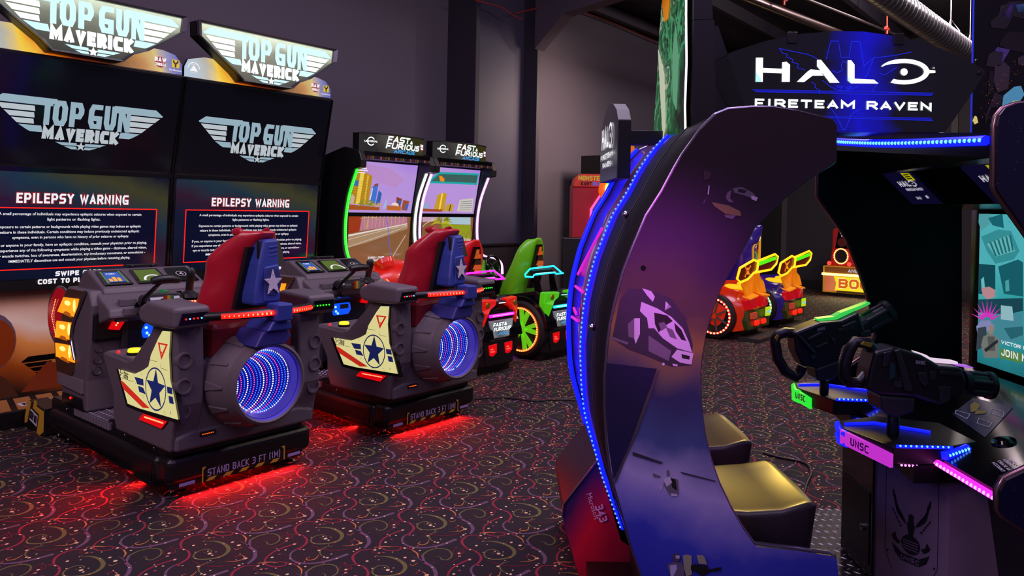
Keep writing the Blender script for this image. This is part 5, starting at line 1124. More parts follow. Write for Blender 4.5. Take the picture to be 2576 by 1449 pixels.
# ================================================================ BIRD GAME at the far wall
def bird_game():
    X = 13.35; root = thing('ball_game_cabinet', 'red and yellow game with lit BOOM! front standing at the far back wall', 'arcade game cabinet', (X + .3, 3.6, 0))
    f = Fr((X, 3.98, 0), (0, -1, 0), (0, 0, 1)); f.n = Vector((-1, 0, 0)); W = 1.15
    yb = mat('boom_yellow', 'a87818', .4, em='c89018', es=.35)
    b = MB(); b.prism(f.pts([(0, .06), (W, .06), (W, .50), (0, .50)]), (.6, 0, 0), yb); bs = part('base_box', b, root)
    b = MB(); b.poly(f.pts([(.03, .08), (W - .03, .08), (W - .03, .34), (.03, .34)], .004), grad('boom_print', (0, 1, .5), [(0, 'e0a030'), (.5, 'e88050'), (1, 'c05038')], .8, .3, 1, .1, .4, 3)); pp = part('front_print', b, bs)
    b = MB(); q = [(.20, .10), (1.08, .10), (1.13, .20), (1.1, .33), (.18, .335), (.22, .22)]; b.poly(f.pts(q, .008), glow('boom_burst', 'f8e020', 1.0)); b.poly(f.pts([(x + .02, z - .035) for x, z in q[:4]] + [(.25, .14)], .006), mat('boom_shadow', '6a5010', .5))
    stext(b, 'BOOM!', f, .25, .135, .80, .175, .055, glow('boom_letter_edge', 'fff0a0', 1.0), .12, .010); stext(b, 'BOOM!', f, .26, .145, .78, .155, .036, glow('boom_letter', 'e06018', .9), .13, .014); part('lettering', b, pp)
    b = MB(); b.tube([f(-.01, .365, .02), f(W, .365, .02)], .02, glow('tube_yellow', 'fff07a', 3.0), 8); part('light_tube', b, bs)
    b = MB(); b.poly(f.pts([(.03, .39), (W, .39), (W, .49), (.03, .49)], .004), mat('boom_brown', '7a4418', .4, em='7a4418', es=.35)); ss = Shear(f, .1, .4); stext(b, 'ANGRY', ss, .40, .41, .27, .06, .011, glow('boom_white', 'd8d0e0', .8), .14, .008); stext(b, 'BIRDS', ss, .71, .41, .25, .06, .011, glow('boom_white', 'd8d0e0', .8), .14, .008); part('name_strip', b, bs)
    red1 = mat('boom_red', '981818', .35, em='a01818', es=.2); red2 = mat('boom_orange', 'b8481c', .35, em='c04818', es=.25)
    b = MB(); b.prism(f.pts([(.07, .55), (.10, .85), (.10, 1.12), (.20, 1.17), (.34, 1.17), (.42, 1.08), (.46, .80), (.52, .66), (.62, .62), (.62, .50), (.05, .50)], -.15), (.3, 0, 0), red1); tw = part('tower', b, root, .015)
    b = MB(); b.prism(f.pts([(.38, 1.14), (.44, 1.02), (.56, .72), (.64, .60), (.54, .58), (.45, .72), (.36, 1.0)], -.10), (.2, 0, 0), red2); part('side_fin', b, tw)
    b = MB(); b.prism(f.pts([(.15, .80), (.37, .80), (.33, 1.10), (.20, 1.12)], -.145), (.01, 0, 0), blackg); stext(b, '1', f, .21, 1.0, .10, .09, .028, glow('boom_white', 'd8d0e0', .8), .1, -.135); b.poly(f.pts([(.26 + .075 * math.cos(t), .905 + .075 * math.sin(t)) for t in np.linspace(0, 6.28, 17)[:-1]], -.14), mat('print_maroon', '5a1416', .4)); part('score_panel', b, tw)
    b = MB()
    for t in np.linspace(0, 6.28, 27)[:-1]: b.ball(f(.25 + .11 * math.cos(t), .67 + .125 * math.sin(t), -.13), .014, glow('bead_orange', 'ffa060', 2.8), 6, 4)
    b.poly(f.pts([(.25 + .10 * math.cos(t), .67 + .115 * math.sin(t)) for t in np.linspace(0, 6.28, 17)[:-1]], -.145), black); part('light_ring', b, tw)
    for x in (.10, .42):
        b = MB(); b.ball(f(x, .55, .0), .035, glow('spot_red', 'ff3028', 2.6), 10, 6); part('red_lamp', b, root)
    b = MB(); b.prism(f.pts([(.62, .50), (1.1, .50), (1.1, .72), (.66, .72)], -.3), (.2, 0, 0), black); b.prism(f.pts([(.64, .72), (1.1, .72), (1.1, .76), (.64, .76)], -.28), (.2, 0, 0), yb); b.prism(f.pts([(.78, .5), (.95, .5), (.93, .64), (.85, .64)], -.05), (.1, 0, 0), yb); b.prism(f.pts([(.58, .78), (.80, .78), (.78, .98), (.60, 1.02)], -.3), (.2, 0, 0), red1); part('rear_house', b, root)
    b = MB(); b.box((X + .05, 2.9, 0), (X + .6, 3.9, .06), black); part('base', b, root)
bird_game()
lamp('boom_lamp', 'AREA', (13.2, 3.4, .36), (1, .9, .45), 9, 1.0, .05, (12.3, 3.4, 0))

# ================================================================ TWO-SEAT SHOOTING GAME
DN, DFAR = 2.10, 3.34                     # near and far side panels, metres from the photographer
HV = lambda lat, dep, z: Vector(cw(lat, dep, z))
HP = lambda p, d: HV(*onF(p, d))
def HPs(q, d): return [HP(p, d) for p in q]
TOC = HV(0, -1, 0)                        # out of a panel, towards its outside
FWD = HV(0, 1, 0)
hf = lambda d: Fr(HV(0, d, 0), HV(1, 0, 0), (0, 0, 1))
halo = thing('shooting_game_cabinet', 'big black two-seat shooting game with curved printed side panel, gun stations and lit HALO sign', 'arcade game cabinet', cw(1.2, 2.7, 0), -math.radians(90) + YAW)
arch_px = [(1801, 288), (1834, 274), (1893, 269), (1948, 269), (2007, 278), (2062, 292), (2094, 301), (2105, 315), (2105, 404), (2098, 411), (2063, 431), (2016, 465.6), (1977, 496), (1936, 534.6), (1900, 570), (1882.6, 606.7), (1846.7, 667.7), (1814, 725), (1793, 779), (1775, 843.6), (1766, 894), (1762, 941), (1764, 1022.6), (1774, 1096), (1790, 1161), (1810, 1218), (1839, 1278.6), (1867, 1327), (1896, 1368), (1904, 1375), (2010, 1386), (2091, 1398.5), (2105, 1407), (2110, 1449), (2118, 1765), (1735, 1765), (1655, 1560), (1615, 1449), (1591, 1380), (1571, 1307), (1550, 1234), (1538, 1185), (1529, 1120), (1525, 1039), (1524, 957.5), (1531, 869), (1538, 815), (1552, 754), (1570, 686), (1595, 621), (1628, 542), (1667, 481), (1699.5, 420), (1718.5, 387.6), (1761.6, 328)]
back_i = list(range(35, len(arch_px))) + [0]
arch = [onF(p, DN) for p in arch_px]      # lat, dep, z of the side profile
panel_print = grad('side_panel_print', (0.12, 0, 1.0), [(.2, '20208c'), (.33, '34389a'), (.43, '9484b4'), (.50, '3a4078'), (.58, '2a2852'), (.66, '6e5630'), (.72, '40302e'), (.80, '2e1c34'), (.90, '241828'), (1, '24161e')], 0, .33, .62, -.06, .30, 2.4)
edge = mat('t_moulding', '8a7f9a', .22, .9)
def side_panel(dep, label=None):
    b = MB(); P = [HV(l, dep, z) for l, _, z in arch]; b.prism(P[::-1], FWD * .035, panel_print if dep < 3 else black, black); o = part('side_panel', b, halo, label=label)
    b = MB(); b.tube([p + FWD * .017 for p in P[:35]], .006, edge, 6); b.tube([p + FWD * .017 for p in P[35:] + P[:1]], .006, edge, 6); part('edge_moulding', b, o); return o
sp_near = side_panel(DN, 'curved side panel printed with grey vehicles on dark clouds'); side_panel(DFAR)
# printed pictures on the near panel
cA = crop(1380, 420, .35895); cB = crop(1400, 860, .40642)
pw = mat('print_pale', 'a898b4', .35); pg = mat('print_grey', '5a5060', .35); pdk = mat('print_black', '1a1416', .4); po = mat('print_sand', '6a5a3a', .35); pbl = mat('print_cloud', '5c5488', .4)
b = MB(); kk = [0]
def pr_(q, m):
    kk[0] += 1; b.poly([p + TOC * (.0006 + .00006 * kk[0]) for p in HPs(q, DN)], m)
pr_(cA((560, 850), (700, 860), (860, 920), (960, 1060), (1010, 1240), (1000, 1390), (860, 1400), (700, 1330), (560, 1280), (445, 1200), (500, 930)), mat('print_smoke', '2a2430', .4))
pr_(cA((650, 945), (760, 990), (860, 1050), (940, 1130), (985, 1230), (1005, 1300), (900, 1270), (800, 1200), (740, 1130), (700, 1130), (690, 1060), (640, 1010)), pw)
pr_(cA((740, 1020), (830, 1040), (870, 1080), (820, 1110), (770, 1160), (745, 1100)), pdk); pr_(cA((880, 1090), (930, 1140), (965, 1220), (930, 1210), (890, 1150)), pdk); pr_(cA((820, 1120), (870, 1140), (900, 1210), (850, 1190)), pg); pr_(cA((770, 1095), (810, 1085), (830, 1120), (790, 1150)), pg)
pr_(cA((655, 850), (720, 870), (745, 910), (730, 945), (690, 900)), pw); pr_(cA((820, 940), (860, 980), (840, 960), (815, 1005)), pw); pr_(cA((600, 1060), (640, 1060), (640, 1170), (610, 1240), (590, 1170)), pw); pr_(cA((555, 1100), (600, 1060), (600, 1200), (560, 1190)), pg)
pr_(cA((900, 1280), (1015, 1305), (1000, 1385), (920, 1370), (860, 1330)), pw); pr_(cA((930, 1310), (990, 1325), (985, 1350), (935, 1340)), pdk); pr_(cA((700, 1180), (860, 1290), (840, 1360), (700, 1290)), pg); pr_(cA((795, 1375), (806, 1370), (816, 1380), (806, 1392), (795, 1388)), pw); pr_(cA((868, 1376), (905, 1385), (902, 1397), (870, 1392)), pw)
pr_(cA((445, 1190), (560, 1230), (550, 1245), (445, 1205)), pg)
pr_(cA((1290, 150), (1350, 140), (1430, 180), (1465, 220), (1455, 240), (1400, 210), (1300, 180)), pg); pr_(cA((1330, 150), (1390, 165), (1370, 185), (1325, 175)), pdk); pr_(cA((1420, 200), (1465, 215), (1455, 240), (1420, 225)), pw)
pr_(cA((1250, 180), (1280, 160), (1270, 220), (1300, 250), (1260, 245), (1240, 215)), pg); pr_(cA((1140, 245), (1260, 270), (1340, 310), (1350, 345), (1240, 330), (1160, 275)), po); pr_(cA((1230, 335), (1310, 340), (1290, 365), (1240, 355)), pg); pr_(cA((1120, 130), (1128, 132), (1122, 195), (1113, 190)), pw); pr_(cA((1085, 245), (1103, 222), (1100, 232), (1085, 258)), pg); pr_(cA((1085, 20), (1140, 40), (1130, 80), (1090, 95)), mat('print_smoke2', '33252c', .4))
pr_(cB((690, 835), (750, 850), (755, 940), (700, 945), (660, 880)), pg); pr_(cB((700, 840), (735, 850), (745, 920), (715, 900)), pdk); pr_(cB((660, 850), (700, 830), (715, 870), (680, 895)), pw); pr_(cB((705, 935), (748, 940), (745, 955), (710, 952)), pw); pr_(cB((680, 795), (695, 790), (698, 830), (682, 828)), pg); pr_(cB((640, 900), (655, 870), (650, 910), (642, 920)), pw); pr_(cB((595, 810), (645, 830), (640, 838), (598, 832)), pg)
pr_(cB((470, 678), (660, 745), (640, 752), (470, 700)), mat('print_smoke', '2a2430', .4)); pr_(cB((760, 800), (985, 858), (980, 864), (780, 815)), mat('print_smoke', '2a2430', .4))
pr_(cB((640, 165), (622, 190), (560, 330), (480, 560), (430, 680), (356, 850), (362, 880), (370, 860), (440, 690), (500, 560), (580, 340), (630, 190)), mat('print_line', '3a3040', .4))
pr_(cB((310, 130), (620, 165), (540, 380), (440, 660), (352, 850), (320, 640), (305, 400), (305, 240)), mat('print_navy2', '1a1438', .35))
pr_(cB((715, 1320), (730, 1305), (755, 1310), (765, 1330), (755, 1360), (725, 1360)), mat('print_helmet2', '4a3a44', .4)); pr_(cB((735, 1318), (762, 1320), (758, 1340), (738, 1338)), pw); pr_(cB((690, 1370), (720, 1360), (775, 1365), (790, 1400), (790, 1449), (705, 1449), (685, 1390)), pg); pr_(cB((700, 1380), (740, 1375), (745, 1400), (720, 1449), (705, 1449)), pw)
pr_(cB((780, 1320), (800, 1313), (835, 1320), (835, 1440), (800, 1449), (785, 1380)), mat('print_cream', '8a8468', .4)); pr_(cB((865, 1318), (900, 1316), (915, 1330), (930, 1375), (880, 1370)), mat('print_cream', '8a8468', .4)); pr_(cB((830, 1380), (860, 1372), (935, 1385), (940, 1405), (1018, 1390), (1015, 1412), (945, 1420), (900, 1449), (860, 1420), (830, 1410)), pdk)
part('artwork', b, sp_near)
b = MB()
for p in ((1618, 674), (1567, 952)): b.disc(HP(p, DN) + TOC * .002, TOC, .0075, blackg, 14)
part('screw_cap', b, sp_near)

# curved back of the pod, light strips and clear window between them
prof = [arch[i] for i in back_i]
pb = [(l, z) for l, _, z in prof if z > .13]
def back_sheet(name, d0, d1, m, off=0.0, **k):
    b = MB(); rows = []
    n = len(pb)
    for i, (l, z) in enumerate(pb):
        rows.append([HV(l + off, d0, z), HV(l + off, d1, z)])
    b.grid(rows, m); return part(name, b, halo, solid=.03, **k)
back_sheet('back_shell', DN + .036, 2.69, mat('back_black', '070608', .7, spec=.2), .004)
clearm = mat('tinted_window', '7a48a4', .14, coat=.6); back_sheet('back_window', 2.69, DFAR + .0, clearm, .004, label='glossy violet back window')
for d in (2.70, DFAR + .015):
    b = MB(); pth = spl([HV(l - .008, d, z) for l, z in pb], 2); b.tube(pth, .009 if d < 3 else .014, blue_led, 6); b.beads([p + HV(-.008, -.003, 0) for p in pth], .017, .0042, glow('bead_blue_soft', '4a8cff', 2.2)); part('blue_light_strip', b, halo)
b = MB(); b.prism([HV(arch[0][0], DN + .036, arch[0][2]), HV(arch[0][0], DFAR, arch[0][2]), HV(arch[6][0], DFAR, arch[6][2]), HV(arch[6][0], DN + .036, arch[6][2])], HV(0, 0, -.03), black); part('roof_panel', b, halo)
b = MB(); tline = spl([HV(l + .07 - .001, DN + .30, z) for l, z in pb[:10]], 2); b.tube([HV(l - .004, 2.42, z) for l, z in pb], .0022, greyd, 5); b.ball(HV(pb[9][0] - .012, 2.42, pb[9][1]), .012, chrome, 10, 6); b.ball(HV(pb[-6][0] - .012, 2.42, pb[-6][1]), .012, chrome, 10, 6); part('cover_seam', b, halo)
pinkl = glow('reflected_pink', 'd020c0', 1.2)  # neon reflections in the back window, modelled as glowing pink tubes
b = MB()
for q in (((1456, 690), (1517, 575)), ((1450, 720), (1469, 735)), ((1441, 797), (1455, 807)), ((1446, 775), (1452, 790))):
    ends = []
    for p in q:
        r = _ray(*p)      # on the back sheet: choose the depth where the profile has this width
        for d in np.linspace(2.8, DFAR, 60):
            l, _, z = onF(p, d); lp = np.interp(-z, [-a[1] for a in pb[::-1]], [a[0] for a in pb[::-1]])
            if l >= lp: break
        ends.append(HV(l - .004, d, z))
    b.tube(ends, .006, pinkl, 6)
part('reflection_line', b, halo)
# splayed foot of the far side with print
b = MB(); fp = [onF(p, 2.80) for p in ((1503, 1160), (1418, 1270), (1416, 1300), (1422, 1330), (1456, 1449), (1700, 1449), (1660, 1390), (1590, 1378), (1562, 1360))]
foot_print = grad('foot_print', (1, 0, -.6), [(0, '1a1030'), (.3, '2a1858'), (.5, 'a01038'), (.7, '7a0c30'), (1, '2a0c24')], 0, .35, 1.7, 2.10, .15, 3)
b.prism([HV(l, 2.80, z) for l, _, z in fp][::-1], FWD * .5, foot_print, black); ft = part('splayed_foot', b, halo, label='splayed lower foot with red and blue print')
b = MB(); b.tube([HV(*onF(p, 2.80)) for p in ((1503, 1158), (1418, 1268), (1415, 1300))], .005, edge, 6)
f9 = Fr(HP((1475, 1243), 2.797), HV(.35, 0, -1).normalized(), HV(1, 0, .35).normalized()); f9.n = TOC
ftext(b, 'Microsoft', f9, .0, .0, .028, mat('print_lilac', 'b8a0c8', .4), .10); stext(b, '343', f9, .052, -.005 + .02, .065, .03, .006, mat('print_lilac', 'b8a0c8', .4), .15)
part('maker_lettering', b, ft)
# benches
def cushion(d0):
    b = MB(); rows = []
    for i, (l, dz, ins) in enumerate(((.46, .0, 0), (.58, -.012, 0), (.70, -.02, 0), (.80, -.012, 0), (.875, .006, .01), (.915, .0, .03))):
        za = .505 + dz; r = []
        for t in np.linspace(0, 1, 9):
            w = .42 - 2 * ins; dd = d0 + ins + t * w; edge_ = .02 * (1 - (2 * t - 1) ** 2); r.append(HV(l + .025 * math.sin(t * math.pi) * (i / 5), dd, za - .016 * math.sin(t * math.pi) + (.004 if t in (0, 1) else 0)))
        rows.append(r)
    top = rows
    bot = [[HV(*( (p - HV(0, 0, 0)).dot(HV(1, 0, 0)) - .02, (p - HV(0, 0, 0)).dot(FWD), .355)) for p in r] for r in rows]
    b.grid(top, mat('seat_vinyl', '3a302a', .36)); b.grid(bot[::-1], black_soft)
    ring = lambda g: g[0] + [r[-1] for r in g[1:]] + g[-1][::-1][1:] + [r[0] for r in g[1:-1]][::-1]
    a, c = ring(top), ring(bot); n = len(a)
    b.add(a + c, [(i, i + n, (i + 1) % n + n, (i + 1) % n) for i in range(n)], mat('seat_vinyl_side', '241c22', .4), True)
    return part('seat_cushion', b, halo, .02, seg=3)
cushion(2.19); cushion(2.79)
b = MB(); b.prism([HV(.46, DN + .04, 0), HV(.86, DN + .04, 0), HV(.86, DFAR, 0), HV(.46, DFAR, 0)], HV(0, 0, .35), black); part('bench_base', b, halo)
b = MB(); b.prism([HV(.30, DN + .04, .0), HV(2.3, DN + .04, .0), HV(2.3, DFAR, .0), HV(.30, DFAR, .0)], HV(0, 0, .055), mat('floor_plate', '3c383c', .3, .9)); rng = random.Random(4)
for i in range(18):
    for j in range(42):
        l, d = .92 + i * .036 + (j % 2) * .018, DN + .06 + j * .0295; a = .8 if j % 2 else -.8
        u = HV(math.cos(a), math.sin(a), 0) * .014; w = HV(-math.sin(a), math.cos(a), 0) * .004; o = HV(l, d, .0555); b.add([o - u, o - w, o + u, o + w, o + Vector((0, 0, .003))], [(0, 1, 4), (1, 2, 4), (2, 3, 4), (3, 0, 4)], steel)
part('tread_plate', b, halo)

# screen housing: side panels with concave edge
hous_px = [(3050, 262), (2590, 260), (2540, 264), (2510, 275), (2496, 293), (2490, 320), (2487, 470), (2495, 487), (2576, 600), (2604, 645), (2660, 790), (2705, 930), (2716, 1020), (2690, 1090), (2576, 1168), (2512, 1198), (2497, 1225), (2497, 1275), (2510, 1291), (2576, 1333), (2640, 1376), (2640, 1765), (3050, 1765)]
hs_ = [onF(p, DN) for p in hous_px]
star_print = mat('star_print', '0e0c2e', .3); navy_in = mat('housing_inside', '07080e', .75, spec=.15)
for d, m in ((DN - .035, star_print), (3.27, black)):
    b = MB(); P = [HV(l, d, z) for l, _, z in hs_]; b.prism(P[::-1], FWD * .035, m if d < 3 else navy_in, black, black); o = part('housing_side', b, halo)
    b = MB(); b.tube([p + FWD * .017 for p in P[1:21]], .007, mat('edge_copper', 'a07a80', .25, .9), 6); part('edge_moulding', b, o)
    if d < 3:
        b = MB(); rng = random.Random(9)
        for i in range(26):
            p = (rng.uniform(2500, 2574), rng.uniform(300, 580)) if i < 18 else (rng.uniform(2515, 2574), rng.uniform(1220, 1300))
            b.disc(HP(p, d) + TOC * .0015, TOC, rng.uniform(.0006, .0014), mat('star_dot', '5a68b0', .4), 6)
        part('star_dots', b, o)
b = MB(); cv_ = [(1.325, 1.590), (1.325, 1.52), (1.50, 1.525), (1.58, 1.555), (1.74, 1.405), (2.02, 1.385), (2.02, 1.590)]
A = [HV(l, DN, z) for l, z in cv_]; B2 = [HV(l, 3.27, z + (.115 if (l < 1.4 or z > 1.58) else 0)) for l, z in cv_]; n = len(A)
b.add(A, [tuple(range(n))], blackg); b.add(B2, [tuple(range(n))[::-1]], blackg); b.add(A + B2, [(i, (i + 1) % n, n + (i + 1) % n, n + i) for i in range(n)], mat('canopy_black', '0b0910', .22)); can = part('canopy', b, halo)
b = MB(); pth = [HV(1.325 - .014 - .02 * math.sin(t * math.pi), DN + .0 + t * 1.165, 1.568 + .108 * t - .012 * math.sin(t * math.pi)) for t in np.linspace(0, 1, 20)]
b.tube(pth, .014, blue_led, 8); b.beads([p + HV(-.013, -.003, 0) for p in pth], .0215, .006, blue_bead); part('blue_light_strip', b, can)
# two glass cards on the slanted underside
for k in range(2):
    dd = -.56 * k; a0, a1 = HV(1.592, 3.31 + dd - .05, 1.545), HV(1.592, 3.08 + dd - .05, 1.545); u = (a1 - a0).normalized(); v = (HV(1.592, 0, 1.545) - HV(1.725, 0, 1.415)).normalized(); f = Fr(a0 - v * .19, u, v)
    b = MB(); f.n = u.cross(v).normalized(); nn = f.n if f.n.dot(HV(-1, 0, -1)) > 0 else -f.n; f.n = nn
    b.prism(f.pts([(0, 0), (.23, 0), (.23, .17), (.21, .19), (.01, .19), (0, .17)], .004), nn * .004, mat('card_glass', '0c0a1c', .15, em='100c30', es=.6), mat('card_edge', '4a4460', .2, .5)); cd = part('info_card', b, can, label='dark glass card with small white lettering and a yellow sticker')
    b = MB(); wl = glow('card_white', 'c8c4d4', .8)
    stext(b, 'HAL', f, .055, .105, .085, .03, .0075, wl, .2, .010); 
    for r in ribbon2([(.162 + .022 * math.cos(t), .12 + .015 * math.sin(t)) for t in np.linspace(-2.2, 2.6, 16)], .006): b.poly(f.pts(r, .010), wl)
    b.disc(f(.162, .12, .010), nn, .004, wl, 8); stext(b, 'FIRETEAM RAVEN', f, .07, .08, .125, .014, .0035, wl, .25, .010); stext(b, '343', f, .085, .03, .035, .014, .003, wl, .2, .010); b.poly(f.pts([(.165, .035), (.18, .035), (.18, .05), (.165, .05)], .010), wl)
    part('lettering', b, cd)
    b = MB(); b.poly(f.pts([(.145, .135), (.205, .135), (.205, .175), (.145, .18)], .009), mat('sticker_yellow', 'd8d010', .4, em='e0d810', es=.5))
    for i in range(3): b.poly(f.pts([(.155, .144 + i * .011), (.195, .144 + i * .011), (.195, .149 + i * .011), (.155, .149 + i * .011)], .0095), pdk)
    part('yellow_sticker', b, cd)
# game screen
b = MB(); b.prism([HV(1.985, DN, .60), HV(1.985, 3.27, .60), HV(1.985, 3.27, 1.42), HV(1.985, DN, 1.42)], HV(.06, 0, 0), blackg); bz = part('screen_bezel', b, halo)
sf = Fr(HV(1.978, 3.2, .745), TOC, (0, 0, 1)); teal = grad('game_picture', (0, .2, 1), [(0, '3a7a88'), (.25, '1a5a68'), (.5, '2a8a94'), (.75, '38a8ac'), (1, '52b8c0')], .85, .12, 1.5, -1.1, .5, 5)
b = MB(); b.poly(sf.pts([(0, 0), (1.06, 0), (1.06, .625), (0, .625)]), teal); gs = part('game_screen', b, halo)
cS = crop(1880, 380, .35895); b = MB(); kk2 = [0]
def ps(q, c, s=.8, alpha=False):
    kk2[0] += 1; b.poly(sf.pts([hit(p, sf) for p in cS(*q)], .0008 + .0001 * kk2[0]), G(c, s))
for q, c in (([(1625, 440), (1700, 440), (1740, 480), (1690, 520), (1640, 560), (1622, 500)], '55a8b0'), ([(1690, 470), (1790, 440), (1800, 540), (1720, 520)], '1a6a78'), ([(1640, 600), (1760, 550), (1850, 560), (1910, 700), (1870, 760), (1740, 790), (1680, 700)], '3a98a0'), ([(1680, 650), (1830, 590), (1880, 700), (1740, 740)], '6ac0c0'), ([(1625, 790), (1740, 800), (1740, 1010), (1620, 1000)], '14505c'), ([(1760, 810), (1900, 760), (1935, 780), (1935, 1020), (1800, 1000)], '186470'), ([(1640, 900), (1660, 880), (1670, 980), (1645, 985)], '70c8c8'), ([(1810, 910), (1835, 900), (1840, 980), (1812, 985)], '50a8b0'), ([(1620, 1040), (1935, 1030), (1935, 1120), (1800, 1150), (1620, 1130)], '1a4a58'), ([(1620, 1150), (1935, 1130), (1935, 1330), (1620, 1350)], '4890a0'), ([(1780, 1080), (1860, 1090), (1870, 1190), (1780, 1180)], '9ac8d0'), ([(1800, 1240), (1935, 1230), (1935, 1290), (1850, 1320)], '2a6a78')): ps(q, c)
for i in range(6): ps([(1700 + i * 28, 640 - i * 10), (1712 + i * 28, 636 - i * 10), (1752 + i * 24, 735 - i * 8), (1740 + i * 24, 738 - i * 8)], '1f7078')
for a in range(9):
    t = math.radians(20 + a * 17.5); cx_, cy_ = 1685, 1190; ps([(cx_ + 28 * math.cos(t) - 8 * math.sin(t), cy_ - 28 * math.sin(t) - 8 * math.cos(t)), (cx_ + 28 * math.cos(t) + 8 * math.sin(t), cy_ - 28 * math.sin(t) + 8 * math.cos(t)), (cx_ + 120 * math.cos(t), cy_ - 150 * math.sin(t))], 'd030b8', 1.0)
ps([(1610, 1230), (1640, 1190), (1700, 1185), (1740, 1230), (1700, 1260), (1620, 1290)], '8a90c0'); ps([(1650, 960), (1700, 950), (1745, 975), (1740, 1020), (1690, 1040), (1655, 1010)], 'c89098', .8)
ps([(1620, 1240), (1680, 1230), (1690, 1360), (1610, 1400)], '3a4650'); ps([(1700, 1230), (1712, 1218), (1728, 1225), (1735, 1250), (1720, 1290), (1700, 1280)], 'a08878'); ps([(1660, 1300), (1700, 1280), (1740, 1290), (1775, 1330), (1760, 1449), (1670, 1449), (1645, 1360)], '7a7e78'); ps([(1690, 1300), (1740, 1300), (1745, 1400), (1700, 1400)], '565c5a'); ps([(1665, 1390), (1760, 1320), (1765, 1340), (1680, 1410)], '2a2c30')
ps([(1780, 1380), (1935, 1420), (1935, 1449 + 40), (1775, 1449)], '5a8a48')
part('picture', b, gs)
b = MB(); q0 = hit(cS((1790, 1350))[0], sf); q1 = hit(cS((1790, 1410))[0], sf)
stext(b, 'VICTOR RAMOS', sf, q0[0], q0[1], .24, .014, .003, white_text, .2, .006); stext(b, 'JOIN NOW', sf, q1[0], q1[1] - .012, .22, .028, .005, white_text, .2, .006); part('lettering', b, gs)

# slanted control desk
dk = [(1.40, .30), (1.40, .575), (1.95, .72), (1.99, .72), (1.99, .0), (1.55, .0)]
desk_print = grad('desk_print', (1, 0, 1), [(0, '2a2230'), (.5, '38303e'), (1, '221c28')], 0, .35, 2, 0, .5, 6)
b = MB(); b.prism([HV(l, DN, z) for l, z in [(1.40, .545), (1.40, .575), (1.95, .72), (1.99, .72), (1.99, .0), (1.62, .0), (1.55, .50)]][::-1], FWD * 1.17, desk_print, blackg); dkp = part('control_desk', b, halo)
dfm = Fr(HV(1.40, 3.27, .575), TOC, HV(.55, 0, .145).normalized()); 
if dfm.n.z < 0: dfm.n = -dfm.n
cG = crop(1900, 720, .50298); b = MB(); b.poly([dfm(*hit(p, dfm), .002) for p in cG((985, 640), (1090, 560), (1290, 608), (1150, 760))], mat('instruct_card', '10142c', .3, em='14204a', es=.25)); ic = part('instruction_card', b, dkp)
b = MB()
for q in (((1005, 625), (1075, 645), (1060, 668), (1002, 640)), ((1185, 615), (1245, 632), (1240, 658), (1178, 640)), ((1120, 665), (1185, 690), (1170, 710), (1110, 690))):
    for r in ribbon2([hit(p, dfm) for p in cG(*q)], .0025, True): b.poly(dfm.pts(r, .004), white_ink)
b.poly([dfm(*hit(p, dfm), .004) for p in cG((1075, 600), (1100, 582), (1125, 600), (1110, 630), (1080, 635))], mat('print_gold', 'a08a30', .4)); b.poly([dfm(*hit(p, dfm), .004) for p in cG((1105, 625), (1160, 630), (1150, 642), (1100, 645))], mat('print_gold', 'a08a30', .4)); part('diagram', b, ic)
kx = hit(cG((1242, 780))[0], dfm); b = MB(); b.lathe([(0, .016), (.020, .012), (.026, .002), (.036, .006), (.038, 0)], dfm(*kx), dfm.n, blackg, 22); part('trackball', b, dkp)
b = MB(); t0 = hit(cG((1268, 868))[0], dfm); tf = Fr(dfm(*t0, .003), (dfm.u - dfm.v * .2).normalized(), dfm.v)
for i, s in enumerate(('SCAN TO', 'LOGIN OR', 'CREATE AN', 'ACCOUNT')): stext(b, s, tf, 0, -i * .018, .075, .010, .0022, white_ink, .2)
part('desk_lettering', b, dkp)
b = MB(); pth = [HV(1.385, 2.47, .562), HV(1.385, DN + .02, .562)]; b.tube(pth, .011, pink_led, 8); b.beads([p + HV(-.010, 0, 0) for p in pth], .020, .006, pink_bead); part('pink_light_strip', b, dkp)
# pedestal
metalp = mat('metal_print', '7a6474', .45, .1, noise=7, var=.4)
b = MB(); pl = [(1.316, 2.96), (1.316, 2.69), (1.45, 2.476), (1.60, 2.44), (1.66, DN + .03), (2.0, DN + .03), (2.0, 3.26), (1.5, 3.26)]
b.prism([HV(l, d, .056) for l, d in pl], HV(0, 0, .48), metalp); pd = part('pedestal', b, halo)
b = MB(); b.prism([HV(1.312, 2.95, .06), HV(1.312, 2.70, .06), HV(1.312, 2.70, .52), HV(1.312, 2.95, .52)], HV(-.006, 0, 0), blackg); b.prism([HV(1.305, 2.935, .10), HV(1.305, 2.715, .10), HV(1.305, 2.715, .36), HV(1.305, 2.935, .36)], HV(-.003, 0, 0), black); dr = part('pedestal_door', b, halo, .002)
b = MB()
for z in (.22, .49): b.lathe([(.012, 0), (.012, .008), (.005, .010), (0, .007)], HV(1.303, 2.76, z), HV(-1, 0, 0), chrome, 14)
part('lock', b, dr)
pe = Fr(HV(1.316, 2.69, .056), (HV(1.45, 2.476, 0) - HV(1.316, 2.69, 0)).normalized(), (0, 0, 1)); 
if pe.n.dot(TOC) < 0: pe.n = -pe.n
b = MB(); ink = mat('stencil_black', '120e14', .5); PW = .2525; cxp = PW * .50
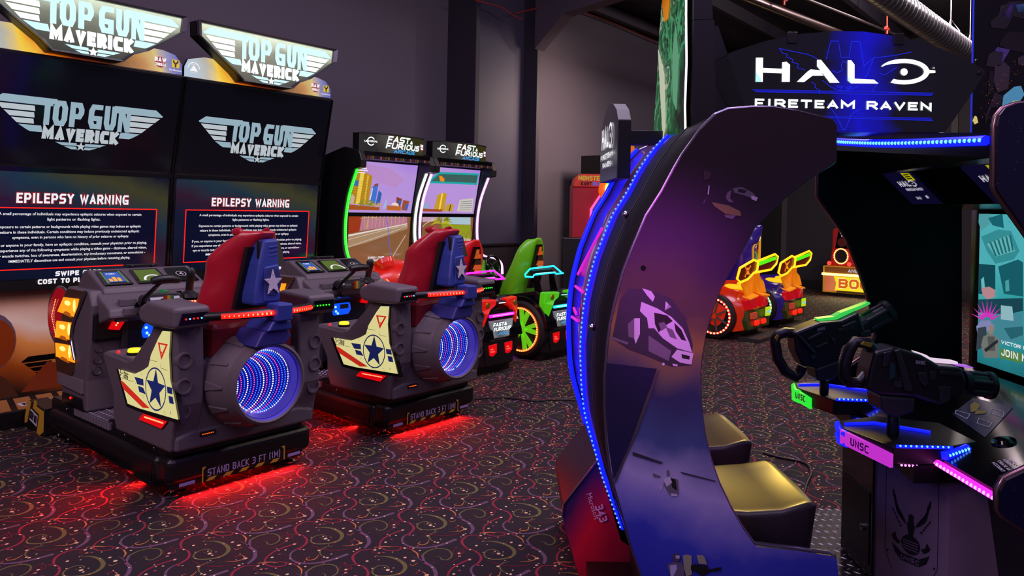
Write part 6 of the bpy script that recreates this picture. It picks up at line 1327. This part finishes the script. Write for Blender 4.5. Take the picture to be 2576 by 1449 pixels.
for s in (-1, 1):
    wx = lambda a: cxp + s * a
    for i in range(5):
        q = [(wx(.016 + i * .004), .245 + i * .006), (wx(.03 + i * .006), .255 + i * .012), (wx(.050 + i * .0035), .28 + i * .016), (wx(.058 + i * .001), .33 - i * .002)]
        for r in ribbon2([(p.x, p.y) for p in spl([(a, c, 0) for a, c in q], 4)], .0055): b.poly(pe.pts(r, .002), ink)
    for i in range(5): b.poly(pe.pts([(wx(.030 + i * .007), .232 + i * .010), (wx(.038 + i * .007), .226 + i * .012), (wx(.040 + i * .007), .238 + i * .012)], .002), ink)
    b.poly(pe.pts([(wx(.055), .205), (wx(.068), .188), (wx(.060), .175), (wx(.045), .165), (wx(.035), .175), (wx(.05), .185)], .002), ink)
b.poly(pe.pts([(cxp + .033 * math.cos(t), .178 + .033 * math.sin(t)) for t in np.linspace(0, 6.283, 25)[:-1]], .002), ink); b.poly(pe.pts([(cxp - .008, .265), (cxp + .008, .265), (cxp + .014, .24), (cxp + .006, .205), (cxp - .006, .205), (cxp - .014, .24)], .0025), ink); b.disc(pe(cxp, .272, .002), pe.n, .010, ink, 12)
for i in range(4): b.poly(pe.pts([(cxp - .026, .190 - i * .009), (cxp + .026, .190 - i * .009), (cxp + .026, .187 - i * .009), (cxp - .026, .187 - i * .009)], .003), metalp)
b.poly(pe.pts([(cxp - .065, .165), (cxp - .03, .140), (cxp + .03, .140), (cxp + .065, .165), (cxp + .055, .135), (cxp + .03, .115), (cxp - .03, .115), (cxp - .055, .135)], .0028), ink)
stext(b, 'UNSC', pe, cxp - .032, .120, .064, .015, .0035, metalp, .25, .004)
for r in ribbon2([(.035, .47), (.035, .13), (.062, .07)], .0016) + ribbon2([(PW - .035, .47), (PW - .035, .13), (PW - .062, .07)], .0016): b.poly(pe.pts(r, .002), ink)
for x, y in ((.045, .13), (PW - .045, .13)): b.disc(pe(x, y, .003), pe.n, .004, ink, 8)
part('emblem', b, pd)

# gun stations
def station(dd, k):
    pk = glow('station_pink', 'c030c8', 1.0) if k == 0 else glow('station_green', '28e038', 1.1)
    ls_ = .0 if k == 0 else .065
    HV = lambda l, d, z: Vector(cw(l + ls_, d, z)) if abs(l) > 1 else Vector(cw(l, d, z))
    tp_ = [(1.165, 2.625), (1.19, 2.72), (1.36, 2.80), (1.55, 2.72), (1.55, 2.50), (1.43, 2.44), (1.235, 2.425)]
    b = MB(); b.prism([HV(l, d + dd, .555) for l, d in tp_], HV(0, 0, .06), black); st = part('gun_station', b, halo, .004)
    b = MB(); a, c = HV(1.165, 2.625 + dd, 0), HV(1.235, 2.425 + dd, 0); o = (a - c).cross(Vector((0, 0, 1))).normalized()
    if o.dot(HV(-1, 0, 0)) < 0: o = -o
    c0_ = c; c = a + (c - a) * (1 if k == 0 else .42)
    b.prism([a + o * .016 + Vector((0, 0, .565)), c + o * .010 + Vector((0, 0, .548)), c + o * .010 + Vector((0, 0, .592)), a + o * .016 + Vector((0, 0, .612))], -o * .012, pk); fp_ = part('lit_front', b, st)
    b = MB(); ff = Fr(a + o * .017 + Vector((0, 0, .575)), (c - a).normalized() - Vector((0, 0, .08)), (0, 0, 1)); ff.n = o
    stext(b, 'UNSC', ff, .05 if k == 0 else .01, .002, .08 if k == 0 else .06, .026, .005, mat('lettering_dark', '5a1060' if k == 0 else '0a6a18', .4), .2, .001); part('lettering', b, fp_)
    b = MB(); pth = [HV(1.19, 2.73 + dd, .60), HV(1.158, 2.64 + dd, .60), HV(1.165, 2.60 + dd, .60)]; b.tube(pth, .012, blue_led if k == 0 else pk, 8); b.tube([p - Vector((0, 0, .035)) for p in pth], .010, blue_led if k == 0 else pk, 8); part('lit_corner', b, st)
    b = MB(); p1 = [HV(1.245, 2.42 + dd, .618), HV(1.43, 2.435 + dd, .612)]; p2 = [HV(1.185, 2.66 + dd, .62), HV(1.30, 2.68 + dd, .62), HV(1.44, 2.58 + dd, .62)]
    for p in (p1, p2): b.tube(p, .006, blue_led, 6)
    b.beads([p + HV(0, -.005, .003) for p in p1], .018, .0035, blue_bead); b.tube([HV(1.40, 2.43 + dd, .585), HV(1.50, 2.47 + dd, .60)], .016, blue_led, 8); b.beads([HV(1.41, 2.42 + dd, .59), HV(1.50, 2.455 + dd, .605)], .014, .005, blue_bead); part('blue_light_strip', b, st)
    b = MB(); b.prism([HV(1.30, 2.42 + dd, .50), HV(1.55, 2.45 + dd, .50), HV(1.55, 2.7 + dd, .50), HV(1.34, 2.7 + dd, .50)], HV(0, 0, .055), black)
    if k == 0: b.beads([HV(1.255, 2.42, .558), HV(1.36, 2.44, .548)], .014, .004, pink_bead)
    else: b.ball(HV(1.33, 2.41 + dd, .53), .02, glow('lens_blue', '1038e0', 1.2), 10, 6); b.ball(HV(1.40, 2.415 + dd, .53), .012, blue_bead, 10, 6)
    part('station_neck', b, st)
station(0, 0); station(.6, 1)
gunm = mat('gun_grey', '15161a', .38); gunl = mat('gun_light', '24262c', .35); gunteal = mat('gun_teal', '16343c', .4)
def gun(k):
    d = 2.55 if k == 0 else 3.13; W = .10; cg = cG
    Q = lambda q, dz=0.0: [p + FWD * dz for p in HPs(cg(*q), d - W / 2)]
    lit = ('b060e8', '38d058')[k]; lm = glow('gun_lit_' + lit, lit, .9); lm2 = glow('gun_lit2_%d' % k, ('f0d8f0', 'b8f0e0')[k], .9)
    if k == 0:
        body = [(575, 420), (600, 330), (690, 308), (715, 310), (835, 345), (905, 385), (930, 400), (1040, 410), (1060, 470), (1050, 540), (980, 572), (930, 598), (800, 555), (620, 545), (560, 520)]
        loop_o = [(590, 320), (560, 285), (500, 278), (470, 320), (448, 390), (445, 450), (470, 482), (520, 482), (545, 450), (575, 450)]
        rail = [(835, 338), (880, 352), (915, 375), (1040, 388), (1040, 400), (920, 392), (885, 390)]; rail2 = [(1040, 400), (1118, 415), (1118, 421), (1040, 410)]
        bar = ((1030, 480), (1185, 497), .046); mount = [(628, 548), (800, 560), (796, 628), (700, 662), (632, 622)]; post = ((690, 640), (695, 735), .020)
        fin = [(690, 320), (715, 312), (780, 520), (740, 520)]; teal_ = [(670, 380), (695, 385), (695, 450), (665, 470)]; tg = [(810, 430), (850, 425), (860, 490), (845, 500), (815, 470)]; txt = (800, 372); mag = [(915, 500), (975, 500), (970, 570), (925, 590)]; stk = [(545, 298), (560, 283), (605, 292), (592, 312)]
        det = [[(640, 330), (680, 322), (660, 400), (630, 400)], [(720, 440), (760, 455), (755, 500), (715, 490)], [(920, 420), (1030, 430), (1030, 450), (920, 440)], [(870, 420), (900, 425), (900, 470), (872, 465)], [(690, 470), (735, 478), (732, 505), (690, 498)]]
    else:
        body = [(195, 232), (245, 212), (330, 180), (430, 172), (520, 130), (560, 240), (440, 302), (418, 385), (300, 412), (240, 402), (205, 330)]
        loop_o = [(215, 245), (190, 235), (150, 232), (118, 240), (95, 262), (102, 300), (112, 362), (150, 425), (205, 458), (222, 430), (235, 400)]
        rail = [(328, 168), (410, 158), (445, 138), (512, 113), (515, 128), (432, 168), (380, 185), (335, 182)]; rail2 = [(512, 113), (590, 84), (593, 94), (520, 128)]
        bar = ((520, 205), (680, 118), .050); mount = [(300, 412), (418, 370), (440, 430), (380, 470), (310, 475)]; post = ((345, 465), (345, 535), .018)
        fin = [(200, 235), (225, 250), (300, 330), (280, 330)]; teal_ = [(275, 345), (300, 340), (305, 360), (280, 365)]; tg = [(372, 245), (400, 270), (395, 300), (380, 275)]; txt = (310, 212); mag = [(520, 235), (570, 215), (580, 250), (530, 255)]; stk = [(108, 265), (122, 247), (130, 252), (116, 282)]
        det = [[(430, 200), (500, 170), (505, 190), (440, 220)], [(260, 260), (330, 225), (335, 240), (265, 275)], [(410, 215), (490, 195), (490, 215), (415, 235)], [(300, 300), (360, 275), (362, 290), (305, 318)]]
    b = MB(); b.prism(Q(body)[::-1], FWD * W, gunm); bo = part('mounted_gun', b, halo, .010)
    b = MB(); b.tube([HP(p, d) for p in cg(*loop_o)], .020 if k == 0 else .022, gunm, 8); part('grip_loop', b, bo)
    b = MB(); b.prism([p + FWD * W * .3 for p in Q(rail)][::-1], FWD * W * .4, lm2 if k == 0 else lm); b.prism([p + FWD * W * .3 for p in Q(rail2)][::-1], FWD * W * .4, lm); part('lit_rail', b, bo, label=('violet lit top rail', 'green lit top rail')[k])
    A_, B_ = HP(cg(bar[0])[0], d), HP(cg(bar[1])[0], d); ax = (B_ - A_).normalized(); Ln = (B_ - A_).length; R_ = bar[2]
    b = MB(); b.lathe([(R_ * .9, 0), (R_ * .9, Ln * .2), (R_ * .78, Ln * .22), (R_ * .78, Ln * .8), (R_, Ln * .82), (R_, Ln * .96), (R_ * .8, Ln), (0, Ln)], A_, ax, gunm, 20, False)
    for j in range(6):
        t = j * math.pi / 3; u = ax.orthogonal().normalized(); w = ax.cross(u); o = (u * math.cos(t) + w * math.sin(t)) * R_ * .72; b.tube([A_ + o + ax * Ln * .2, A_ + o + ax * Ln * .84], R_ * .22, gunl, 8)
    part('barrel', b, bo)
    b = MB(); b.prism(Q(mount, -.004)[::-1], FWD * (W + .008), gunl); pa, pb_ = HP(cg(post[0])[0], d), HP(cg(post[1])[0], d); b.tube([pa, Vector((pa.x, pa.y, .612))], post[2], black, 14); part('swivel_mount', b, bo, .008)
    b = MB(); b.prism(Q(fin, -.014)[::-1], FWD * .014, gunl); b.prism(Q(tg, -.008)[::-1], FWD * .008, gunl); b.prism(Q(mag, -.008)[::-1], FWD * .016, gunl)
    for q in det: b.prism(Q(q, -.007)[::-1], FWD * .007, gunl)
    part('gun_cover', b, bo, .004)
    b = MB(); b.prism(Q(teal_, -.006)[::-1], FWD * .006, gunteal); b.prism(Q(stk, .02)[::-1], FWD * .03, mat('sticker_gold', '8a7a20', .4)); tf = Fr(Q([txt], -.002)[0], HV(1, 0, -.08 if k == 0 else .25).normalized(), (0, 0, 1)); tf.n = TOC
    stext(b, 'UNSC', tf, 0, -.010, .032, .012, .003, mat('gun_letter', '9a98a4', .4), .2, .002); part('gun_marks', b, bo)
gun(0); gun(1)

# lit HALO sign
SD = 2.62; cH = crop(1640, 60, .35714)
sg = [(1775.7, 163.6), (1840, 131), (1925.7, 103), (2015, 85), (2104, 78), (2175.6, 79.6), (2247, 90), (2318, 104.6), (2390, 131), (2440, 155), (2476, 176), (2478, 183), (2436, 249), (2377, 333), (1868, 333), (1829, 270)]
sign_face = grad('halo_sign_print', (1, 0, 0), [(0, '100e14'), (.36, '100e1c'), (.45, '1010a0'), (.52, '1212d0'), (.60, '1010a8'), (.70, '100e1c'), (1, '100e14')], .8, .22, 1.35, .39, .24, 9)
b = MB(); b.prism(HPs(sg, SD)[::-1], FWD * .14, sign_face, mat('sign_box_side', '2c2430', .3, .5), black); sgn = part('lit_sign', b, halo)
b = MB(); hfm = Fr(HV(0, SD, 0), HV(1, 0, 0), (0, 0, 1)); hfm.n = TOC
hq = lambda *q: [(onF(p, SD)[0], onF(p, SD)[2]) for p in cH(*q)]
HL = lambda q, m=white_sign, h=.004: b.poly(hfm.pts(hq(*q), h), m)
shade_ = glow('halo_pale', 'b0e8f0', 1.2)
HL([(730, 240), (780, 240), (778, 410), (728, 410)]); HL([(780, 312), (915, 318), (915, 350), (780, 345)]); HL([(915, 272), (945, 268), (970, 290), (968, 410), (912, 410)])
HL([(728, 345), (738, 350), (765, 390), (765, 410), (727, 410)], shade_, .0045)
HL([(1150, 262), (1165, 252), (1185, 255), (1318, 415), (1250, 416), (1170, 322), (1150, 330), (1065, 412), (1018, 410), (1085, 345), (1065, 345)] if False else [(1160, 255), (1188, 255), (1318, 416), (1250, 416), (1160, 300)]); HL([(1090, 340), (1115, 322), (1190, 330), (1200, 350), (1150, 350), (1068, 412), (1018, 410)]); HL([(1105, 345), (1190, 345), (1205, 366), (1108, 366)])
HL([(1375, 258), (1400, 258), (1424, 288), (1424, 388), (1560, 394), (1592, 422), (1400, 420), (1375, 400)]); HL([(1375, 370), (1390, 395), (1395, 420), (1375, 398)], shade_, .0045)
ov = lambda rx, ry, t: (1772 + rx * math.cos(t), 338 - ry * math.sin(t))
for a0, a1, n in ((math.radians(155), math.radians(-122), 26),):
    ts = np.linspace(a0, a1, n); 
    for i in range(n - 1):
        w0 = min(1, (i) / 5 + .25); w1 = min(1, (i + 1) / 5 + .25)
        HL([ov(178, 90, ts[i]), ov(178, 90, ts[i + 1]), ov(178 - 38 * w1, 90 - 30 * w1, ts[i + 1]), ov(178 - 38 * w0, 90 - 30 * w0, ts[i])])
HL([(1940, 325), (1992, 330), (1992, 347), (1940, 350)])
b.disc(hfm(*hq((1772, 340))[0], .004), TOC, .0125, white_sign, 20)
for r in ribbon2([(hq((1980, 313))[0][0] + .003 * math.cos(t), hq((1980, 313))[0][1] + .003 * math.sin(t)) for t in np.linspace(0, 6.28, 13)[:-1]], .0008, True): b.poly(hfm.pts(r, .004), white_sign)
ql, qr = hq((722, 586), (1965, 614)); fr = Fr(hfm(*ql), (hfm(*qr) - hfm(*ql)).normalized(), (0, 0, 1)); fr.n = TOC
stext(b, 'FIRETEAM RAVEN', fr, 0, 0, (hfm(*qr) - hfm(*ql)).length, .029, .0073, white_sign, .26, .004); part('lettering', b, sgn)
b = MB(); bl2 = glow('sign_blue_line', '1a2af0', 1.1); bl3 = glow('sign_blue_bar', '1014a8', .9)
for q in ([(708, 463), (1978, 488), (1965, 506), (735, 480)], [(1200, 652), (1960, 664), (1972, 682), (1230, 662)]):
    b.poly(hfm.pts(hq(*q), .002), bl3)
    for r in ribbon2(hq(*q), .0012, True): b.poly(hfm.pts(r, .003), bl2)
for q in ([(895, 175), (1090, 215), (1120, 225), (1165, 250)], [(895, 175), (915, 205), (950, 215), (945, 235), (990, 250), (985, 270), (1030, 285), (1020, 310), (1075, 325)], [(1225, 250), (1258, 123), (1312, 123), (1328, 236), (1388, 236), (1402, 126), (1462, 126), (1492, 300)], [(1825, 200), (1700, 225), (1560, 240), (1490, 300)], [(1120, 410), (1150, 430), (1145, 450), (1180, 470), (1175, 495)], [(1600, 350), (1640, 360), (1700, 320), (1720, 310)], [(1230, 560), (1300, 650), (1340, 745), (1360, 745), (1400, 640), (1460, 600)], [(1200, 400), (1250, 440), (1300, 465), (1350, 475), (1400, 465), (1450, 440)], [(1300, 445), (1330, 455), (1340, 445), (1310, 435), (1300, 445)], [(1365, 455), (1395, 455), (1405, 440), (1375, 445), (1365, 455)], [(1265, 330), (1300, 345), (1340, 330), (1330, 290), (1345, 265), (1370, 275)], [(1560, 240), (1520, 340), (1480, 420)], [(1600, 410), (1570, 440), (1550, 480)]):
    for r in ribbon2(hq(*q), .0018): b.poly(hfm.pts(r, .003), bl2)
part('blue_line_emblem', b, sgn)
b = MB()
for p in ((985, 100), (1735, 110), (415, 305), (2305, 348), (2285, 265)): b = MB(); b.prism([HP(cH(p)[0], SD) + HV(dx, 0, dz) for dx, dz in ((-.017, -.02), (.017, -.02), (.017, .02), (-.017, .02))][::-1] if p[0] in (985, 1735) else [HP(cH(p)[0], SD) + HV(.008 * math.cos(t), 0, .008 * math.sin(t)) for t in np.linspace(0, 6.28, 13)[:-1]][::-1], TOC * .008, black); part('fixing', b, sgn, .002)
# tall printed figure-shaped backs, as plain patterned panels
b = MB(); L0 = .556; jag = [(3.02, 1.60), (3.0, 1.72), (2.96, 1.86), (2.94, 2.0), (2.90, 2.14), (2.86, 2.2), (2.85, 2.34), (2.82, 2.46), (2.60, 2.46), (2.52, 2.36), (2.50, 2.2), (2.49, 2.0), (2.47, 1.84), (2.48, 1.7), (2.46, 1.58)]
green_art = grad('green_streak_print', (.35, .35, .55), [(0, '0c140e'), (.25, '1c5a34'), (.36, '4a9a68'), (.42, '0c160e'), (.52, '2c7a48'), (.6, '10241a'), (.68, 'a8c8a0'), (.72, '16402a'), (1, '3c8a58')], .9, .3, 1.2, -1.6, 2.0, 7)
b.prism([HV(L0, d, z) for d, z in jag], HV(.007, 0, 0), green_art, white_led, black); bp = part('back_art_panel', b, halo, label='tall jagged back panel in streaked green with a white lit edge')
b = MB(); b.prism([HV(L0 - .002, d, z) for d, z in ((2.84, 2.36), (2.86, 2.14), (2.82, 2.06), (2.76, 2.06), (2.72, 2.16), (2.73, 2.36))], HV(-.003, 0, 0), grad('amber_streak_print', (0, .4, 1), [(0, '8a3c04'), (.5, 'f09008'), (1, 'a85004')], .9, .2, 3, -6, .6, 8)); part('amber_patch', b, bp)
b = MB(); b.prism([HV(L0 - .002, d, z) for d, z in ((2.93, 1.98), (2.80, 1.86), (2.76, 1.66), (2.80, 1.62), (2.86, 1.78))], HV(-.002, 0, 0), glow('pale_streak', 'd8dcc0', .7)); b.prism([HV(L0 - .002, d, z) for d, z in ((2.62, 2.0), (2.56, 1.86), (2.58, 1.70), (2.64, 1.74), (2.66, 1.9))], HV(-.002, 0, 0), glow('mint_streak', '7ac898', .5)); part('pale_patch', b, bp)
b = MB(); b.prism([HV(L0 + .022, 2.46, z) for z in ()] or [HV(L0 + .021, 2.46, 1.98), HV(.64, 2.46, 1.98), HV(.62, 2.46, 2.36), HV(L0 + .021, 2.46, 2.36)], FWD * .3, black); b.prism([HV(L0 + .021, 2.46, 1.60), HV(.66, 2.46, 1.60), HV(.645, 2.46, 1.978), HV(L0 + .021, 2.46, 1.978)], FWD * .3, black); b.prism([HV(.645, 2.62, 1.62), HV(.80, 2.62, 1.72), HV(.70, 2.62, 2.0), HV(.66, 2.62, 2.0)], FWD * .1, black); part('light_box', b, halo)
b = MB(); b.prism([HV(.700, SD + .16, 1.95), HV(.735, SD + .16, 1.97), HV(.86, SD + .16, 1.70), HV(.82, SD + .16, 1.68)][::-1], FWD * .06, mat('bracket_grey', '6a5a68', .3, .5)); part('sign_bracket', b, halo)
rp = [HV(1.755, 2.9, 1.66), HV(2.6, 2.9, 1.66), HV(2.6, 2.9, 2.6), HV(1.85, 2.9, 2.6), HV(1.755, 2.9, 2.5)]
armor = grad('dark_plate_print', (.5, .2, .6), [(0, '0a090c'), (.42, '17131a'), (.5, '3a3038'), (.6, '241c24'), (.7, '4a3e46'), (.8, '0e0c10'), (1, '2a2460')], .28, .35, 3, -6.5, 1.8, 6)
b = MB(); b.prism(rp[::-1], FWD * .012, mat('side_art_dark', '0c0b12', .35), mat('side_art_edge', '1c2c9a', .3, em='1826b8', es=.8)); ra = part('front_art_panel', b, halo, label='tall dark panel printed with grey plates, sparks and a pale blue block')
cR = crop(2380, 0, .2429); b = MB()
for q, m in (([(640, 20), (760, 10), (807, 20), (807, 200), (690, 170), (620, 300), (470, 290), (450, 230), (540, 150)], mat('plate_a', '2a262c', .4)), ([(670, 20), (730, 30), (650, 190), (595, 170)], mat('plate_violet', '4a3a78', .4, em='3a2a68', es=.3)), ([(720, 50), (807, 40), (807, 130), (740, 120)], mat('plate_blue', '3a5a88', .4, em='304e80', es=.3)), ([(560, 60), (640, 40), (600, 170), (545, 150)], mat('plate_b', '38323a', .4)), ([(560, 420), (640, 330), (800, 330), (807, 550), (660, 520), (550, 470)], mat('plate_c', '241f24', .4)), ([(500, 520), (530, 488), (660, 515), (640, 550), (580, 650), (560, 560)], mat('plate_violet', '4a3a78', .4, em='3a2a68', es=.3)), ([(440, 560), (500, 530), (590, 540), (570, 680), (500, 700), (410, 680)], mat('plate_b', '38323a', .4)), ([(500, 690), (600, 640), (660, 700), (640, 920), (530, 960), (490, 850)], mat('plate_d', '4a4048', .4)), ([(440, 740), (490, 740), (490, 960), (430, 980)], mat('plate_c', '241f24', .4)), ([(500, 960), (580, 990), (560, 1090), (460, 1120), (400, 1300), (400, 1200)], mat('plate_b', '38323a', .4)), ([(740, 600), (807, 570), (807, 680), (745, 670)], mat('plate_d', '4a4048', .4))):
    b.poly([p + TOC * .002 for p in HPs(cR(*q), 2.9)], m)
b.poly([p + TOC * .003 for p in HPs(cR((590, 990), (700, 900), (770, 890), (807, 980), (740, 1080), (570, 1130)), 2.9)], grad('ice_print', (1, 0, 1), [(0, '3a78b0'), (.5, '8ac0e0'), (1, '5aa0d0')], .6, .3, 8, 0, .8, 12))
b.poly([p + TOC * .004 for p in HPs(cR((680, 1050), (740, 1045), (745, 1080), (690, 1100)), 2.9)], glow('spark_yellow', 'e8d080', .8)); part('plate_print', b, ra)
b = MB(); rng = random.Random(21); sk = glow('spark_orange', 'f07028', .9)
for i in range(80):
    t = rng.random(); x, y = 300 + 480 * t + rng.gauss(0, 60), 1250 - 600 * t + rng.gauss(0, 130)
    if 250 < x < 800 and 560 < y < 1340:
        a = rng.uniform(0, 3); l = rng.uniform(4, 14); q = [(x, y), (x + l * math.cos(a), y + l * .6 * math.sin(a)), (x + l * math.cos(a) * .6 + 3, y + l * .6 * math.sin(a) * .6 + 4)]
        b.poly([p + TOC * .005 for p in HPs(cR(*q), 2.9)], sk)
b.poly([p + TOC * .005 for p in HPs(cR((265, 1250), (290, 1200), (310, 1210), (325, 1270), (290, 1290)), 2.9)], glow('spark_yellow', 'e8d080', .8)); part('sparks', b, ra)
# small sign hanging at the back
b = MB(); prf = [(3.34, 1.475), (3.34, 1.66), (3.28, 1.725), (3.18, 1.77), (3.06, 1.785), (2.95, 1.77), (2.85, 1.735), (2.80, 1.69), (2.80, 1.475)]
b.prism([HV(.385, d, z) for d, z in prf], HV(.05, 0, 0), mat('small_sign_face', '100e18', .2, em='141030', es=.4), black, black); ss_ = part('hanging_sign', b, halo, .003)
b = MB(); sfm = Fr(HV(.383, 3.34, 1.475), TOC, (0, 0, 1)); sfm.n = HV(-1, 0, 0)
stext(b, 'HAL', sfm, .08, .135, .22, .085, .02, white_text, .2, .002)
for r in ribbon2([(.36 + .05 * math.cos(t), .175 + .045 * math.sin(t)) for t in np.linspace(-2.2, 2.6, 18)], .014): b.poly(sfm.pts(r, .002), white_text)
b.disc(sfm(.36, .175, .002), sfm.n, .010, white_text, 10); stext(b, 'FIRETEAM', sfm, .05, .09, .40, .022, .006, white_text, .2, .002); stext(b, 'RAVEN', sfm, .12, .055, .26, .022, .006, white_text, .2, .002); part('lettering', b, ss_)
b = MB(); b.prism([HV(.436, 2.80, 1.600), HV(.60, 2.80, 1.600), HV(.60, 2.80, 1.652), HV(.436, 2.80, 1.652)][::-1], FWD * .06, black); part('sign_arm', b, halo, .002)

# ================================================================ CEILING PIPES
def hung(name, label, p0, p1, z0, z1, r, m, n=20):
    a, c = onZ(p0, z0), onZ(p1, z1); d = (c - a); a = a - d * .35; c = c + d * .6
    b = MB(); b.tube([a, c], r, m, n); o = single(name, b, label, 'pipe'); return a, c
spm = mat('duct_steel', '9a9aa4', .3, .95)
a, c = onZ((2235, -4), 3.45), onZ((2438, 136), 3.45); dv = c - a; a, c = a - dv * .3, c + dv * .05; dn = dv.normalized(); sp_l = (c - a).length
root = thing('spiral_duct', 'silver spiral-seamed air duct hanging under the dark roof', 'air duct', a)
b = MB(); b.tube([a, c], .13, spm, 28); part('duct_tube', b, root)
b = MB(); u = dn.orthogonal().normalized(); w = dn.cross(u); hel = []
for i in range(int(sp_l / .12 * 20)): t = i / 20 * 2 * math.pi; hel.append(a + dn * (i / 20 * .12) + (u * math.cos(t) + w * math.sin(t)) * .132)
b.tube(hel, .006, spm, 5); part('seam', b, root)
b = MB()
for t in (.75, .97):
    o = a + dv.normalized() * sp_l * t; b.tube([o + Vector((0, 0, .13)), o + Vector((0, 0, .30)), o + Vector((0, 0, 1.2))], .006, steel, 6); b.tube([o + w * .14 + Vector((0, 0, 0)), o + Vector((0, 0, .26)), o - w * .14], .006, steel, 6)
part('hanger', b, root)
hung('conduit_pipe', 'dark steel conduit running under the roof foil, left of the silver duct', (1890, -2), (2092, 78), 3.75, 3.75, .055, mat('pipe_dark', '4a3c3c', .3, .8))
hung('sprinkler_pipe', 'thin sprinkler pipe with red fittings under the roof foil', (2110, 30), (2330, 118), 3.9, 3.9, .018, mat('pipe_thin', '3a3234', .4, .5), 10)
redm = mat('fitting_red', 'a02818', .4)
for k, p in enumerate(((2231, 76), (1972, 2))):
    o = onZ(p, 3.8); b = MB(); b.tube([o + Vector((0, 0, .02)), o + Vector((0, 0, .95))], .009, redm, 8); b.tube([o + Vector((-.06, 0, .02)), o + Vector((.06, 0, .02))], .022, redm, 10); b.tube([o + Vector((0, 0, .06)), o - Vector((0, 0, .05))], .014, redm, 8); b.disc(o - Vector((0, 0, .052)), (0, 0, -1), .03, redm, 12); single('fire_sprinkler', b, ('red sprinkler fitting above the lit HALO sign', 'red sprinkler fitting near the top edge beside the dark conduit')[k], 'sprinkler', 'sprinkler heads')
for k, q in enumerate((((1195, 0), (1260, 18), (1285, 35), (1312, 48)), ((1296, 34), (1360, 18), (1430, -2)))):
    b = MB(); b.tube(spl([onY(p, 5.25) for p in q]), .006, mat('cable_red', '9a2020', .5), 6); single('red_cable', b, ('red cable running down to the top of the dark wall column', 'red cable running from the column along the rafter')[k], 'cable')
b = MB(); b.tube(spl([onY(p, 5.70) for p in ((1411, 13), (1500, 42), (1570, 70), (1640, 100), (1720, 130), (1800, 150))]), .006, mat('cable_red', '9a2020', .5), 6); single('red_cable', b, 'long red cable draped along the wall under the eave beam', 'cable')
b = MB(); b.tube(spl([onZ(p, .008) for p in ((1920, 1139), (1960, 1150), (2025, 1165), (2040, 1190), (2030, 1215), (2020, 1250))]), .007, mat('cord_black', '141014', .5), 6); single('power_cord', b, 'black power cord lying on the carpet behind the gold-lit bench seat', 'cord')
b = MB(); b.tube(spl([onZ(p, .007) for p in ((1195, 1004), (1260, 1000), (1340, 1008), (1420, 1006), (1500, 1012))]), .005, mat('cord_black', '141014', .5), 6); single('power_cord', b, 'black power cord crossing the carpet beside the further grey motion seat', 'cord')
